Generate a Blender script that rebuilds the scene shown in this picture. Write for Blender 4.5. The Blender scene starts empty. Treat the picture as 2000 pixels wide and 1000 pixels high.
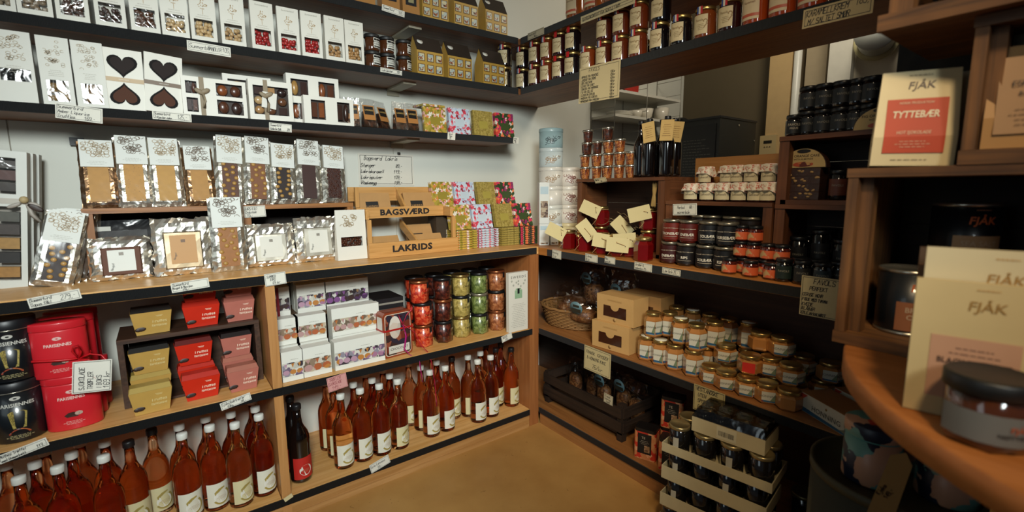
import bpy, bmesh, math, random
from mathutils import Vector, Matrix
S = bpy.context.scene
COL = S.collection
PI = math.pi
random.seed(7)

# ------------------------------------------------------------------ camera, light, exposure
cam = bpy.data.cameras.new('camera'); cam.lens = 16.521; cam.sensor_width = 36; cam.clip_start = .02
cam.dof.use_dof = True; cam.dof.focus_distance = 2.2; cam.dof.aperture_fstop = 2.8
co = bpy.data.objects.new('camera', cam); COL.objects.link(co)
def cam_matrix(yaw, pitch, roll):
    f = Vector((math.sin(yaw)*math.cos(pitch), math.cos(yaw)*math.cos(pitch), -math.sin(pitch)))
    r = Vector((math.cos(yaw), -math.sin(yaw), 0)); u = r.cross(f)
    c, s = math.cos(roll), math.sin(roll)
    R, U = c*r + s*u, -s*r + c*u
    m = Matrix((R, U, -f)).transposed().to_4x4(); m.translation = (0, 0, 1.2)
    return m
co.matrix_world = cam_matrix(.63932, .14256, -.00705)
S.camera = co
w = bpy.data.worlds.new('world'); S.world = w; w.use_nodes = True
w.node_tree.nodes['Background'].inputs[0].default_value = (.75, .85, 1, 1)
w.node_tree.nodes['Background'].inputs[1].default_value = .048
def area(name, loc, target, size, power, color):
    l = bpy.data.lights.new(name, 'AREA'); l.shape = 'RECTANGLE'; l.size, l.size_y = size; l.energy = power; l.color = color
    o = bpy.data.objects.new(name, l); COL.objects.link(o); o.location = loc
    o.rotation_euler = (Vector(target) - Vector(loc)).to_track_quat('-Z', 'Y').to_euler()
    return o
def spot(name, loc, target, power, color, deg, blend, r=.12):
    l = bpy.data.lights.new(name, 'SPOT'); l.energy = power; l.color = color; l.spot_size = math.radians(deg); l.spot_blend = blend; l.shadow_soft_size = r
    o = bpy.data.objects.new(name, l); COL.objects.link(o); o.location = loc
    o.rotation_euler = (Vector(target) - Vector(loc)).to_track_quat('-Z', 'Y').to_euler()
    return o
area('window_daylight', (-1.75, .55, 1.75), (.1, 2.0, 1.15), (1.0, 1.4), 5, (.80, .95, 1))
spot('door_daylight', (-.25, -.8, 1.98), (.6, 1.95, .92), 400, (.90, .98, .96), 66, 1, .28)
spot('fill_spot_corner', (.05, -.1, 2.5), (1.45, 1.42, 1.02), 115, (1, .80, .54), 50, 1, .2)  # added unseen spot that brightens the counter corner
spot('fill_spot_table', (-.3, -.55, 2.75), (.98, .2, 1.1), 118, (1, .76, .46), 34, 1)  # small unseen spot, added to lift the pouch and big bars
area('fill_light_staff', (2.35, .8, 2.5), (2.6, 2.1, 1.5), (.4, .4), 11, (1, .9, .72))  # fill light added so the string shelf fronts come up bright
vs = S.view_settings
vs.view_transform = 'Standard'; vs.look = 'None'; vs.gamma = 1; vs.use_curve_mapping = False; vs.exposure = 0

# ------------------------------------------------------------------ materials
def lin(h):
    h = h.lstrip('#'); c = [int(h[i:i+2], 16)/255 for i in (0, 2, 4)]
    return tuple(x/12.92 if x <= .04045 else ((x+.055)/1.055)**2.4 for x in c) + (1,)
MATS = {}
def _new(name):
    m = bpy.data.materials.new(name); m.use_nodes = True
    n = m.node_tree.nodes; return m, n, m.node_tree.links, n['Principled BSDF']
def mat(col, rough=.55, metal=0, coat=0, vary=.06, scale=25, trans=0, emis=0):
    key = ('p', col, rough, metal, coat, vary, trans)
    if key in MATS: return MATS[key]
    m, n, l, b = _new('paint_' + col.lstrip('#'))
    b.inputs['Roughness'].default_value = rough; b.inputs['Metallic'].default_value = metal
    b.inputs['Coat Weight'].default_value = coat; b.inputs['Coat Roughness'].default_value = .08
    if trans: b.inputs['Transmission Weight'].default_value = trans; b.inputs['IOR'].default_value = 1.33
    c = lin(col); b.inputs['Base Color'].default_value = c
    if vary and not trans:
        t = n.new('ShaderNodeTexNoise'); t.inputs['Scale'].default_value = scale; t.inputs['Detail'].default_value = 4
        tc = n.new('ShaderNodeTexCoord'); l.new(tc.outputs['Object'], t.inputs['Vector'])
        mx = n.new('ShaderNodeMix'); mx.data_type = 'RGBA'
        mx.inputs[6].default_value = tuple(x*(1-vary*1.6) for x in c[:3]) + (1,)
        mx.inputs[7].default_value = tuple(min(1, x*(1+vary)) for x in c[:3]) + (1,)
        l.new(t.outputs['Fac'], mx.inputs[0]); l.new(mx.outputs[2], b.inputs['Base Color'])
    MATS[key] = m; return m
def wood(c1, c2, axis=0, rough=.5, scale=9, knots=0, stretch=14):
    key = ('w', c1, c2, axis, rough, scale, knots)
    if key in MATS: return MATS[key]
    m, n, l, b = _new('wood_grain')
    tc = n.new('ShaderNodeTexCoord'); mp = n.new('ShaderNodeMapping'); l.new(tc.outputs['Object'], mp.inputs['Vector'])
    sc = [scale*stretch/2]*3; sc[axis] = scale*.35; mp.inputs['Scale'].default_value = sc
    t = n.new('ShaderNodeTexNoise'); t.inputs['Scale'].default_value = 1; t.inputs['Detail'].default_value = 7; t.inputs['Distortion'].default_value = 1.2
    l.new(mp.outputs[0], t.inputs['Vector'])
    r = n.new('ShaderNodeValToRGB'); r.color_ramp.elements[0].position = .33; r.color_ramp.elements[1].position = .68
    r.color_ramp.elements[0].color = lin(c2); r.color_ramp.elements[1].color = lin(c1)
    l.new(t.outputs['Fac'], r.inputs[0]); out = r.outputs[0]
    if knots:
        v = n.new('ShaderNodeTexNoise'); v.inputs['Scale'].default_value = knots; v.inputs['Detail'].default_value = 5
        l.new(tc.outputs['Object'], v.inputs['Vector'])
        r2 = n.new('ShaderNodeValToRGB'); r2.color_ramp.elements[0].position = .35; r2.color_ramp.elements[1].position = .6
        r2.color_ramp.elements[0].color = (.35, .3, .28, 1); r2.color_ramp.elements[1].color = (1, 1, 1, 1)
        l.new(v.outputs['Fac'], r2.inputs[0])
        mx = n.new('ShaderNodeMix'); mx.data_type = 'RGBA'; mx.blend_type = 'MULTIPLY'; mx.inputs[0].default_value = .8
        l.new(out, mx.inputs[6]); l.new(r2.outputs[0], mx.inputs[7]); out = mx.outputs[2]
    l.new(out, b.inputs['Base Color']); b.inputs['Roughness'].default_value = rough
    bp = n.new('ShaderNodeBump'); bp.inputs['Strength'].default_value = .15; bp.inputs['Distance'].default_value = .003
    l.new(t.outputs['Fac'], bp.inputs['Height']); l.new(bp.outputs[0], b.inputs['Normal'])
    MATS[key] = m; return m
def ribbed():
    if 'rib' in MATS: return MATS['rib']
    m, n, l, b = _new('black_ribbed_rubber')
    tc = n.new('ShaderNodeTexCoord'); sx = n.new('ShaderNodeSeparateXYZ'); l.new(tc.outputs['Object'], sx.inputs[0])
    ad = n.new('ShaderNodeMath'); l.new(sx.outputs[0], ad.inputs[0]); l.new(sx.outputs[1], ad.inputs[1])
    mu = n.new('ShaderNodeMath'); mu.operation = 'MULTIPLY'; mu.inputs[1].default_value = 2400; l.new(ad.outputs[0], mu.inputs[0])
    si = n.new('ShaderNodeMath'); si.operation = 'SINE'; l.new(mu.outputs[0], si.inputs[0])
    bp = n.new('ShaderNodeBump'); bp.inputs['Strength'].default_value = .7; bp.inputs['Distance'].default_value = .002
    l.new(si.outputs[0], bp.inputs['Height']); l.new(bp.outputs[0], b.inputs['Normal'])
    b.inputs['Base Color'].default_value = lin('#0c0e10'); b.inputs['Roughness'].default_value = .6
    MATS['rib'] = m; return m
def film(tint='#ffffff', gloss=.25, bump=.6, scale=45):
    key = ('film', tint, gloss, bump, scale)
    if key in MATS: return MATS[key]
    m, n, l, b = _new('clear_film'); n.remove(b)
    tr = n.new('ShaderNodeBsdfTransparent'); tr.inputs[0].default_value = lin(tint)
    gl = n.new('ShaderNodeBsdfGlossy'); gl.inputs['Roughness'].default_value = .1
    t = n.new('ShaderNodeTexNoise'); t.inputs['Scale'].default_value = scale*.6; t.inputs['Distortion'].default_value = 1.5
    tc = n.new('ShaderNodeTexCoord'); l.new(tc.outputs['Object'], t.inputs['Vector'])
    bp = n.new('ShaderNodeBump'); bp.inputs['Strength'].default_value = bump*.6; bp.inputs['Distance'].default_value = .01
    l.new(t.outputs['Fac'], bp.inputs['Height']); l.new(bp.outputs[0], gl.inputs['Normal'])
    mx = n.new('ShaderNodeMixShader'); mx.inputs[0].default_value = gloss
    l.new(tr.outputs[0], mx.inputs[1]); l.new(gl.outputs[0], mx.inputs[2]); l.new(mx.outputs[0], n['Material Output'].inputs[0])
    MATS[key] = m; return m
def foil(col='#d8d4ca', scale=38, bump=1.0, rough=.16):
    key = ('foil', col, scale, bump)
    if key in MATS: return MATS[key]
    m, n, l, b = _new('crinkled_foil')
    b.inputs['Base Color'].default_value = lin(col); b.inputs['Metallic'].default_value = .9; b.inputs['Roughness'].default_value = rough+.12
    t = n.new('ShaderNodeTexVoronoi'); t.inputs['Scale'].default_value = scale; t.feature = 'F1'
    no = n.new('ShaderNodeTexNoise'); no.inputs['Scale'].default_value = scale*.6; no.inputs['Detail'].default_value = 3
    tc = n.new('ShaderNodeTexCoord'); l.new(tc.outputs['Object'], no.inputs['Vector'])
    ad = n.new('ShaderNodeMix'); ad.data_type = 'RGBA'; ad.inputs[0].default_value = .06
    l.new(tc.outputs['Object'], ad.inputs[6]); l.new(no.outputs['Color'], ad.inputs[7]); l.new(ad.outputs[2], t.inputs['Vector'])
    bp = n.new('ShaderNodeBump'); bp.inputs['Strength'].default_value = bump*.6; bp.inputs['Distance'].default_value = .012
    l.new(t.outputs['Distance'], bp.inputs['Height']); l.new(bp.outputs[0], b.inputs['Normal'])
    MATS[key] = m; return m
def blotch(cols, scale=60, rough=.45, kind='voronoi', dist=.02):
    """printed all-over pattern of patches in the listed colours"""
    key = ('b', tuple(cols), scale, kind)
    if key in MATS: return MATS[key]
    m, n, l, b = _new('printed_pattern')
    tc = n.new('ShaderNodeTexCoord'); src = tc.outputs['Object']
    no = n.new('ShaderNodeTexNoise'); no.inputs['Scale'].default_value = scale*1.2; no.inputs['Detail'].default_value = 2; l.new(src, no.inputs['Vector'])
    if kind == 'voronoi':
        ad = n.new('ShaderNodeMix'); ad.data_type = 'RGBA'; ad.inputs[0].default_value = dist
        l.new(src, ad.inputs[6]); l.new(no.outputs['Color'], ad.inputs[7])
        v = n.new('ShaderNodeTexVoronoi'); v.inputs['Scale'].default_value = scale; l.new(ad.outputs[2], v.inputs['Vector'])
        sp = n.new('ShaderNodeSeparateColor'); l.new(v.outputs['Color'], sp.inputs[0]); fac = sp.outputs[0]
    else:
        fac = no.outputs['Fac']
    r = n.new('ShaderNodeValToRGB'); r.color_ramp.interpolation = 'CONSTANT'
    e = r.color_ramp.elements; k = len(cols)
    while len(e) < k: e.new(.5)
    for i, c in enumerate(cols):
        e[i].position = (i/k) if kind == 'voronoi' else (0 if i == 0 else .36+.28*(i-1)/max(1, k-2)); e[i].color = lin(c)
    l.new(fac, r.inputs[0]); l.new(r.outputs[0], b.inputs['Base Color']); b.inputs['Roughness'].default_value = rough
    MATS[key] = m; return m
def liquid(col, ior=1.2, rough=.0, trans=1.0):
    key = ('liq', col, ior, trans)
    if key in MATS: return MATS[key]
    m, n, l, b = _new('tinted_glass_and_liquid')
    b.inputs['Base Color'].default_value = lin(col); b.inputs['Roughness'].default_value = rough
    b.inputs['Transmission Weight'].default_value = trans; b.inputs['IOR'].default_value = ior
    MATS[key] = m; return m

# ------------------------------------------------------------------ mesh building
class MB:
    def __init__(s): s.v = []; s.f = []; s.sm = []
    def add(s, vs, fs, smooth=False, M=None):
        k = len(s.v)
        s.v += [tuple(M @ Vector(p)) for p in vs] if M is not None else [tuple(p) for p in vs]
        s.f += [tuple(i+k for i in q) for q in fs]; s.sm += [smooth]*len(fs); return s
    def box(s, x0, x1, y0, y1, z0, z1, M=None):
        v = [(x, y, z) for x in (x0, x1) for y in (y0, y1) for z in (z0, z1)]
        return s.add(v, [(0, 1, 3, 2), (4, 6, 7, 5), (0, 4, 5, 1), (2, 3, 7, 6), (0, 2, 6, 4), (1, 5, 7, 3)], False, M)
    def hexa(s, b, t):      # 4 bottom, 4 top points, both anticlockwise from above
        return s.add(b+t, [(3, 2, 1, 0), (4, 5, 6, 7), (0, 1, 5, 4), (1, 2, 6, 5), (2, 3, 7, 6), (3, 0, 4, 7)])
    def lathe(s, prof, n=20, M=None, smooth=True, sx=1, sy=1):
        v = []; f = []
        for r, z in prof:
            v += [(sx*r*math.cos(2*PI*i/n), sy*r*math.sin(2*PI*i/n), z) for i in range(n)]
        for j in range(len(prof)-1):
            for i in range(n):
                a, b = j*n+i, j*n+(i+1) % n; f.append((a, b, b+n, a+n))
        f.append(tuple(range(n))[::-1]); f.append(tuple((len(prof)-1)*n+i for i in range(n)))
        return s.add(v, f, smooth, M)
    def prism(s, poly, z0, z1, M=None):
        n = len(poly); v = [(x, y, z0) for x, y in poly] + [(x, y, z1) for x, y in poly]
        f = [tuple(range(n))[::-1], tuple(range(n, 2*n))] + [(i, (i+1) % n, n+(i+1) % n, n+i) for i in range(n)]
        return s.add(v, f, False, M)
    def quad(s, a, b, c, d): return s.add([a, b, c, d], [(0, 1, 2, 3)])
    def patch(s, r, a0, a1, z0, z1, n=8, r1=None):      # curved label on a cylinder, angles measured from -y
        r1 = r1 or r; v = []; f = []
        for i in range(n+1):
            a = a0+(a1-a0)*i/n
            v += [(r*math.sin(a), -r*math.cos(a), z0), (r1*math.sin(a), -r1*math.cos(a), z1)]
        f = [(2*i, 2*i+2, 2*i+3, 2*i+1) for i in range(n)]
        return s.add(v, f, True)
    def ball(s, c, r, M=None, seg=8, rings=5):
        rx, ry, rz = r if isinstance(r, tuple) else (r, r, r); v = [(0, 0, -1)]; f = []
        for j in range(1, rings):
            t = PI*j/rings
            v += [(math.sin(t)*math.cos(2*PI*i/seg), math.sin(t)*math.sin(2*PI*i/seg), -math.cos(t)) for i in range(seg)]
        v.append((0, 0, 1)); L = len(v)-1
        for i in range(seg):
            f.append((0, 1+(i+1) % seg, 1+i)); f.append((L, L-seg+i, L-seg+(i+1) % seg))
            for j in range(rings-2):
                a, b = 1+j*seg+i, 1+j*seg+(i+1) % seg; f.append((a, b, b+seg, a+seg))
        T = Matrix.Translation(c) @ (M or Matrix.Identity(4)) @ Matrix.Diagonal((rx, ry, rz, 1))
        return s.add(v, f, True, T)
    def tube(s, pts, r, n=6, flat=None):
        pts = [Vector(p) for p in pts]; v = []; f = []; m = len(pts)
        for i, p in enumerate(pts):
            d = (pts[min(i+1, m-1)]-pts[max(i-1, 0)]).normalized()
            u = d.cross(Vector((0, 0, 1)));
            if u.length < .05: u = d.cross(Vector((0, 1, 0)))
            u.normalize(); w_ = d.cross(u)
            ru, rw = (r, r) if not flat else flat
            v += [tuple(p + u*ru*math.cos(2*PI*k/n) + w_*rw*math.sin(2*PI*k/n)) for k in range(n)]
        for i in range(m-1):
            for k in range(n):
                a, b = i*n+k, i*n+(k+1) % n; f.append((a, b, b+n, a+n))
        f.append(tuple(range(n))[::-1]); f.append(tuple((m-1)*n+k for k in range(n)))
        return s.add(v, f, True)
    def mesh(s, name='mesh'):
        me = bpy.data.meshes.new(name); me.from_pydata(s.v, [], s.f); me.polygons.foreach_set('use_smooth', s.sm)
        me.materials.append(None); me.update(); return me
CACHE = {}
def memo(key, fn):
    if key not in CACHE: CACHE[key] = fn().mesh(str(key[0]))
    return CACHE[key]
def obj(name, me, m, parent=None, loc=(0, 0, 0), rot=(0, 0, 0), label=None, kind=None):
    if isinstance(me, MB): me = me.mesh(name)
    o = bpy.data.objects.new(name, me); COL.objects.link(o); o.location = loc; o.rotation_euler = rot
    if parent: o.parent = parent
    o.material_slots[0].link = 'OBJECT'; o.material_slots[0].material = m
    if label: o['label'] = label
    if kind: o['kind'] = kind
    return o
def tag(o, label, cat, group=None):
    o['label'] = label; o['category'] = cat
    if group: o['group'] = group
    return o
def thing(name, label, cat, loc=(0, 0, 0), rot=0, group=None):
    o = bpy.data.objects.new(name, None); COL.objects.link(o); o.location = loc; o.empty_display_size = .02
    o.rotation_euler = rot if isinstance(rot, tuple) else (0, 0, rot)
    return tag(o, label, cat, group)
def struct(name, me, m, label=None):
    o = obj(name, me, m); o['kind'] = 'structure'
    if label: o['label'] = label
    return o
ORD = ['first', 'second', 'third', 'fourth', 'fifth', 'sixth', 'seventh', 'eighth', 'ninth', 'tenth', 'eleventh', 'twelfth', 'thirteenth', 'fourteenth', 'fifteenth', 'sixteenth', 'seventeenth', 'eighteenth', 'nineteenth', 'twentieth']

# ------------------------------------------------------------------ lettering
TXT = {}
def print_text(s, size, weight=0, shear=0, space=1.0, wrap=None, width=None):
    """flat printed lettering, centred on the origin in the x-z plane facing -y; wrap = radius of the cylinder it lies on"""
    key = ('txt', s, round(size, 4), weight, shear, space, wrap and round(wrap, 4), width and round(width, 4))
    if key in CACHE: return CACHE[key]
    k0 = (s, weight, shear, space)
    if k0 not in TXT:
        c = bpy.data.curves.new('lettering', 'FONT'); c.body = s; c.align_x = 'CENTER'; c.align_y = 'CENTER'; c.size = 1
        c.offset = weight; c.shear = shear; c.space_character = space; c.resolution_u = 2
        o = bpy.data.objects.new('lettering', c); t = o.to_mesh()
        TXT[k0] = ([tuple(p.co) for p in t.vertices], [tuple(p.vertices) for p in t.polygons]); o.to_mesh_clear(); bpy.data.objects.remove(o)
    V, F = TXT[k0]
    b = MB(); sx = size
    if width and V:
        sx = width/max(1e-6, max(p[0] for p in V)-min(p[0] for p in V))
    if wrap: v = [(wrap*math.sin(x*sx/wrap), -wrap*math.cos(x*sx/wrap), y*size) for x, y, z in V]
    else: v = [(x*sx, 0, y*size) for x, y, z in V]
    b.add(v, F); CACHE[key] = b.mesh('lettering'); return CACHE[key]
GL = {'a': "45150403123243 4542", 'b': "0802 0415354443321203", 'c': "45150403123242", 'd': "4842 4435150403123243", 'e': "04444535150403123242", 'f': "48382722 0545",
 'g': "4541301001 4435150403123243", 'h': "0802 0415354442", 'i': "2522 2728", 'j': "35311000 3738", 'k': "0802 0345 2342", 'l': "2822", 'm': "0502 04152422 24354442", 'n': "0502 0415354442",
 'o': "153544433212030415", 'p': "0500 0415354443321203", 'q': "4540 4435150403123243", 'r': "0502 04153545", 's': "45150434433202", 't': "28233242 0545", 'u': "0503123243 4542", 'v': "052245",
 'w': "0512233245", 'x': "0542 0245", 'y': "0523 4510", 'z': "05450242", 'A': "022842 1535", 'B': "02082837362505 2534332202", 'C': "4738180703123243", 'D': "02083847433202", 'E': "48080242 0535",
 'F': "480802 0535", 'G': "473818070312324345 4525", 'H': "0802 4842 0545", 'I': "2822", 'J': "3833221203", 'K': "0802 4805 0542", 'L': "080242", 'M': "0208254842", 'N': "02084248",
 'O': "183847433212030718", 'P': "02083847463505", 'Q': "183847433212030718 3342", 'R': "02083847463505 2542", 'S': "473818070615354443321203", 'T': "0848 2822", 'U': "080312324348", 'V': "082248",
 'W': "0812253248", 'X': "0842 0248", 'Y': "082548 2522", 'Z': "08480242", '0': "183847433212030718", '1': "062822", '2': "07183847460242", '3': "07183847463525 354443321203", '4': "3832 380444",
 '5': "480805354443321203", '6': "473818070312324344351504", '7': "084812", '8': "250607183847462504031232434425", '9': "463515060718384746433212", '-': "1535", ',': "2211", '.': "2223", '/': "0248",
 '&': "4207182726040312324 5".replace(' ', ''), ':': "2223 2526"}
GL['Æ'] = "0228 2848 2822 2242 2545 1525"; GL['æ'] = "251504031222 2522 24444535 24233242"; GL['ø'] = GL['o']+" 0246"; GL['Ø'] = GL['O']+" 0248"; GL['å'] = GL['a']+" 1727"; GL['Å'] = GL['A']+" 1939"
def handwriting(lines, w, h, pen=.0011, seed=1, border=False, slant=.15):
    """pen strokes on a card w by h, in the x-z plane facing -y. lines: (text, x0, y, letter height) in card fractions, y from the top"""
    rnd = random.Random(seed); b = MB()
    def seg(p, q, wd):
        d = Vector((q[0]-p[0], q[1]-p[1])); L = d.length
        if L < 1e-6: return
        d /= L; nx, nz = -d.y*wd/2, d.x*wd/2; ex, ez = d.x*wd*.3, d.y*wd*.3
        b.quad((p[0]-nx-ex, 0, p[1]-nz-ez), (q[0]-nx+ex, 0, q[1]-nz+ez), (q[0]+nx+ex, 0, q[1]+nz+ez), (p[0]+nx-ex, 0, p[1]+nz-ez))
    if border:
        i = .035*w; X, Z = w/2-i, h/2-i
        for p, q in (((-X, Z), (X, Z)), ((X, Z), (X, -Z)), ((X, -Z), (-X, -Z)), ((-X, -Z), (-X, Z))): seg(p, q, pen*.8)
    for ln in lines:
        t, x0, y0, lh = ln[:4]; u = lh*h/6; cw = u*(ln[4] if len(ln) > 4 else 4.0); x = -w/2+x0*w; z = h/2-y0*h
        for ch in t:
            j = rnd.uniform(-.25, .25)*u
            g = GL.get(ch)
            if g:
                for st in g.split(' '):
                    P = [(int(st[k]), int(st[k+1])-2) for k in range(0, len(st)-1, 2)]
                    Q = [(x + px/4*cw*.78 + py*u*slant + rnd.uniform(-.12, .12)*u, z + py*u + j + rnd.uniform(-.12, .12)*u) for px, py in P]
                    for p, q in zip(Q, Q[1:]): seg(p, q, pen)
            x += cw*(.62 if ch in 'il.,:I' else 1.0) * (.8 if ch == ' ' else 1)
    return b
def scribble(w, h, rows, bar=.35, seed=3, align='c', dens=.8):
    """rows of tiny printed words, too small to read"""
    rnd = random.Random(seed); b = MB(); dz = h/rows
    for r in range(rows):
        z = h/2-(r+.5)*dz; L = w*rnd.uniform(.6, 1); x = -L/2 if align == 'c' else -w/2
        e = x+L
        while x < e:
            k = min(rnd.uniform(.05, .16)*w, e-x); b.quad((x, 0, z-dz*bar/2), (x+k, 0, z-dz*bar/2), (x+k, 0, z+dz*bar/2), (x, 0, z+dz*bar/2)); x += k+.03*w
    return b
INK = lambda: mat('#1b1a1c', .6, vary=0)
def card(name, label, loc, w, h, lines, rot=0, tilt=0, roll=0, paper='#d9d5c8', ink='#2a2a2c', pen=.0011, border=True, cat='price tag', seed=1, thick=.0012, group=None, slant=.15):
    o = thing(name, label, cat, loc, (tilt, roll, rot), group)
    obj('paper', MB().box(-w/2, w/2, 0, thick, -h/2, h/2), mat(paper, .7, vary=.03), o)
    if lines or border: obj('handwriting', handwriting(lines, w, h, pen, seed, border, slant), mat(ink, .6, vary=0), o, (0, -.0006, 0))
    return o

# ------------------------------------------------------------------ the room
WALL_Y = 2.19; FA = 1.755; FU = 1.945; FB = 1.47; ZC = .918; ZL = .512; ZB = .092
def floor_mat():
    m, n, l, b = _new('worn_floor_sheet')
    tc = n.new('ShaderNodeTexCoord'); src = tc.outputs['Object']
    a = n.new('ShaderNodeTexNoise'); a.inputs['Scale'].default_value = 2.2; a.inputs['Detail'].default_value = 6; a.inputs['Roughness'].default_value = .62; l.new(src, a.inputs['Vector'])
    r = n.new('ShaderNodeValToRGB'); r.color_ramp.elements[0].position = .3; r.color_ramp.elements[1].position = .72
    r.color_ramp.elements[0].color = lin('#a0713a'); r.color_ramp.elements[1].color = lin('#bd8e50'); l.new(a.outputs['Fac'], r.inputs[0])
    s = n.new('ShaderNodeTexNoise'); s.inputs['Scale'].default_value = 34; s.inputs['Detail'].default_value = 3; s.inputs['Distortion'].default_value = 2; l.new(src, s.inputs['Vector'])
    r2 = n.new('ShaderNodeValToRGB'); r2.color_ramp.elements[0].position = .255; r2.color_ramp.elements[1].position = .285
    r2.color_ramp.elements[0].color = (.45, .38, .3, 1); r2.color_ramp.elements[1].color = (1, 1, 1, 1); l.new(s.outputs['Fac'], r2.inputs[0])
    mx = n.new('ShaderNodeMix'); mx.data_type = 'RGBA'; mx.blend_type = 'MULTIPLY'; mx.inputs[0].default_value = .8
    l.new(r.outputs[0], mx.inputs[6]); l.new(r2.outputs[0], mx.inputs[7]); l.new(mx.outputs[2], b.inputs['Base Color'])
    b.inputs['Roughness'].default_value = .42; return m
def wall_mat(c1, c2, sc=1.6):
    m, n, l, b = _new('painted_board_wall')
    tc = n.new('ShaderNodeTexCoord'); a = n.new('ShaderNodeTexNoise'); a.inputs['Scale'].default_value = sc; a.inputs['Detail'].default_value = 5; l.new(tc.outputs['Object'], a.inputs['Vector'])
    r = n.new('ShaderNodeValToRGB'); r.color_ramp.elements[0].position = .3; r.color_ramp.elements[1].position = .7
    r.color_ramp.elements[0].color = lin(c2); r.color_ramp.elements[1].color = lin(c1); l.new(a.outputs['Fac'], r.inputs[0]); l.new(r.outputs[0], b.inputs['Base Color'])
    b.inputs['Roughness'].default_value = .6; return m
XE = 3.26
struct('floor', MB().box(-2.6, XE, -2.0, WALL_Y, -.05, 0), floor_mat())
WH = wall_mat('#d2d2c8', '#c8c8bd')
struct('wall_left', MB().box(-2.6, XE+.1, WALL_Y, WALL_Y+.1, -.05, 3.0), WH)
struct('wall_right', MB().box(XE, XE+.1, -2.0, WALL_Y, -.05, 3.0), wall_mat('#5c503a', '#524732'))
struct('ceiling', MB().box(-2.6, XE+.1, -2.0, WALL_Y+.1, 3.0, 3.05), mat('#d2cfc6', .8))
# joints of the wall boards and small fixings
struct('trim_1', MB().box(-0.367-.0015, -0.367+.0015, WALL_Y-.0015, WALL_Y, .93, 1.43), mat('#8d877a', .8))
struct('trim_2', MB().box(0.921-.001, 0.921+.001, WALL_Y-.0012, WALL_Y, .93, 1.43), mat('#a9a395', .8))
o = obj('wall_hook', MB().box(-.006, .006, -.01, 0, -.006, .006).box(-.002, .002, -.022, -.01, -.002, .002), mat('#35322d', .5), None, (0.947, WALL_Y-.0005, 1.371)); tag(o, 'small dark hook in the white wall above the handwritten price sheet', 'hook')
o = obj('sensor_block', MB().box(-.018, .018, -.018, 0, -.013, .013).box(-.006, .006, -.022, -.018, -.005, .005), mat('#111113', .5), None, (-0.206, WALL_Y-.0005, 1.367)); tag(o, 'small black plastic block on white wall beside caramel bar bags', 'fixture')
# the staff side beyond the right-hand counter: pilasters and pipe on the far wall
def pil(nm, n, y0, y1, d, c): struct(nm + str(n), MB().box(XE-d, XE, y0, y1, 0, 3.0), mat(c, .6))
pil('trim_', 3, 1.377, 1.509, .11, '#c0a271')
pil('trim_', 4, 1.208, 1.32, .06, '#a8987c')
pil('trim_', 5, 1.015, 1.123, .26, '#c9c6ba')
pil('trim_', 6, 0.804, 1.03, .21, '#b5ab97')
o = obj('wall_pipe', MB().lathe([(.022, 0), (.022, 3.0)], 14), mat('#d4d4cc', .35), None, (XE-.1, 1.349, 0)); tag(o, 'slim white vertical pipe on the far wall behind black jars', 'pipe')
o = thing('wall_duct', 'grey round duct stub with yellowed collar under the long jam shelf', 'duct', (2.997,0.911, 1.93), (PI/2, 0, -PI/2+.25))
obj('pipe', MB().lathe([(.075, 0), (.078, .02), (.078, .16), (.084, .165), (.084, .2)], 24), mat('#a9aca6', .4), o)
obj('collar', MB().lathe([(.084, -.004), (.096, -.004), (.096, .012), (.08, .012)], 24), mat('#b5ac80', .5), o)

# ------------------------------------------------------------------ wall shelves
WU = lambda ax: wood('#8a5a33', '#6d4325', ax, .5, 6)      # board undersides
WC = lambda ax: wood('#dcaa6c', '#c68f4c', ax, .42, 7)     # worktop veneer
def wall_shelf(label, x0, x1, y0, y1, zt, th, strip_axis, strips, brackets=(), bw=.03):
    t = thing('wall_shelf', label, 'shelf', ((x0+x1)/2, (y0+y1)/2, zt)); cx, cy = t.location.x, t.location.y
    obj('board', MB().box(x0-cx, x1-cx, y0-cy, y1-cy, -th, 0), WU(strip_axis), t)
    for (a0, a1, b0, b1) in strips:
        obj('edge_strip', MB().box(a0-cx, a1-cx, b0-cy, b1-cy, -th, .001), ribbed(), t)
    for bx in brackets:
        obj('bracket', MB().box(bx-bw-cx, bx+bw-cx, y0+.05-cy, y1-.004-cy, -th-.009, -th).box(bx-bw-cx, bx+bw-cx, y1-.008-cy, y1-.004-cy, -th-.03, -th), mat('#a8a08c', .5), t)
    return t
wall_shelf('long wooden shelf carrying heart boxes and floral chocolate bars', -1.2, 1.461, FU, 2.189, 1.452, .026, 0, [(-1.2, 1.461, FU-.004, FU)], [0.938])
wall_shelf('long wooden shelf carrying the window bags of candied nuts', -1.2, 1.503, FU, 2.189, 1.696, .029, 0, [(-1.2, 1.49, FU-.004, FU)], [0.93])
wall_shelf('highest shelf on the white wall carrying printed house boxes', -1.2, 1.503, FU, 2.189, 1.934, .029, 0, [(-1.2, 1.49, FU-.004, FU)], [0.965])
wall_shelf('long shelf over the side counter lined with jam jars', 1.505, 1.825, -.2, 2.189, 1.696, .029, 1, [(1.501, 1.505, -.2, 1.935)])
wall_shelf('upper shelf above the jam jars, partly out of view', 1.505, 1.825, -.2, 2.189, 1.934, .029, 1, [(1.501, 1.505, -.2, 1.935)])

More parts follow.
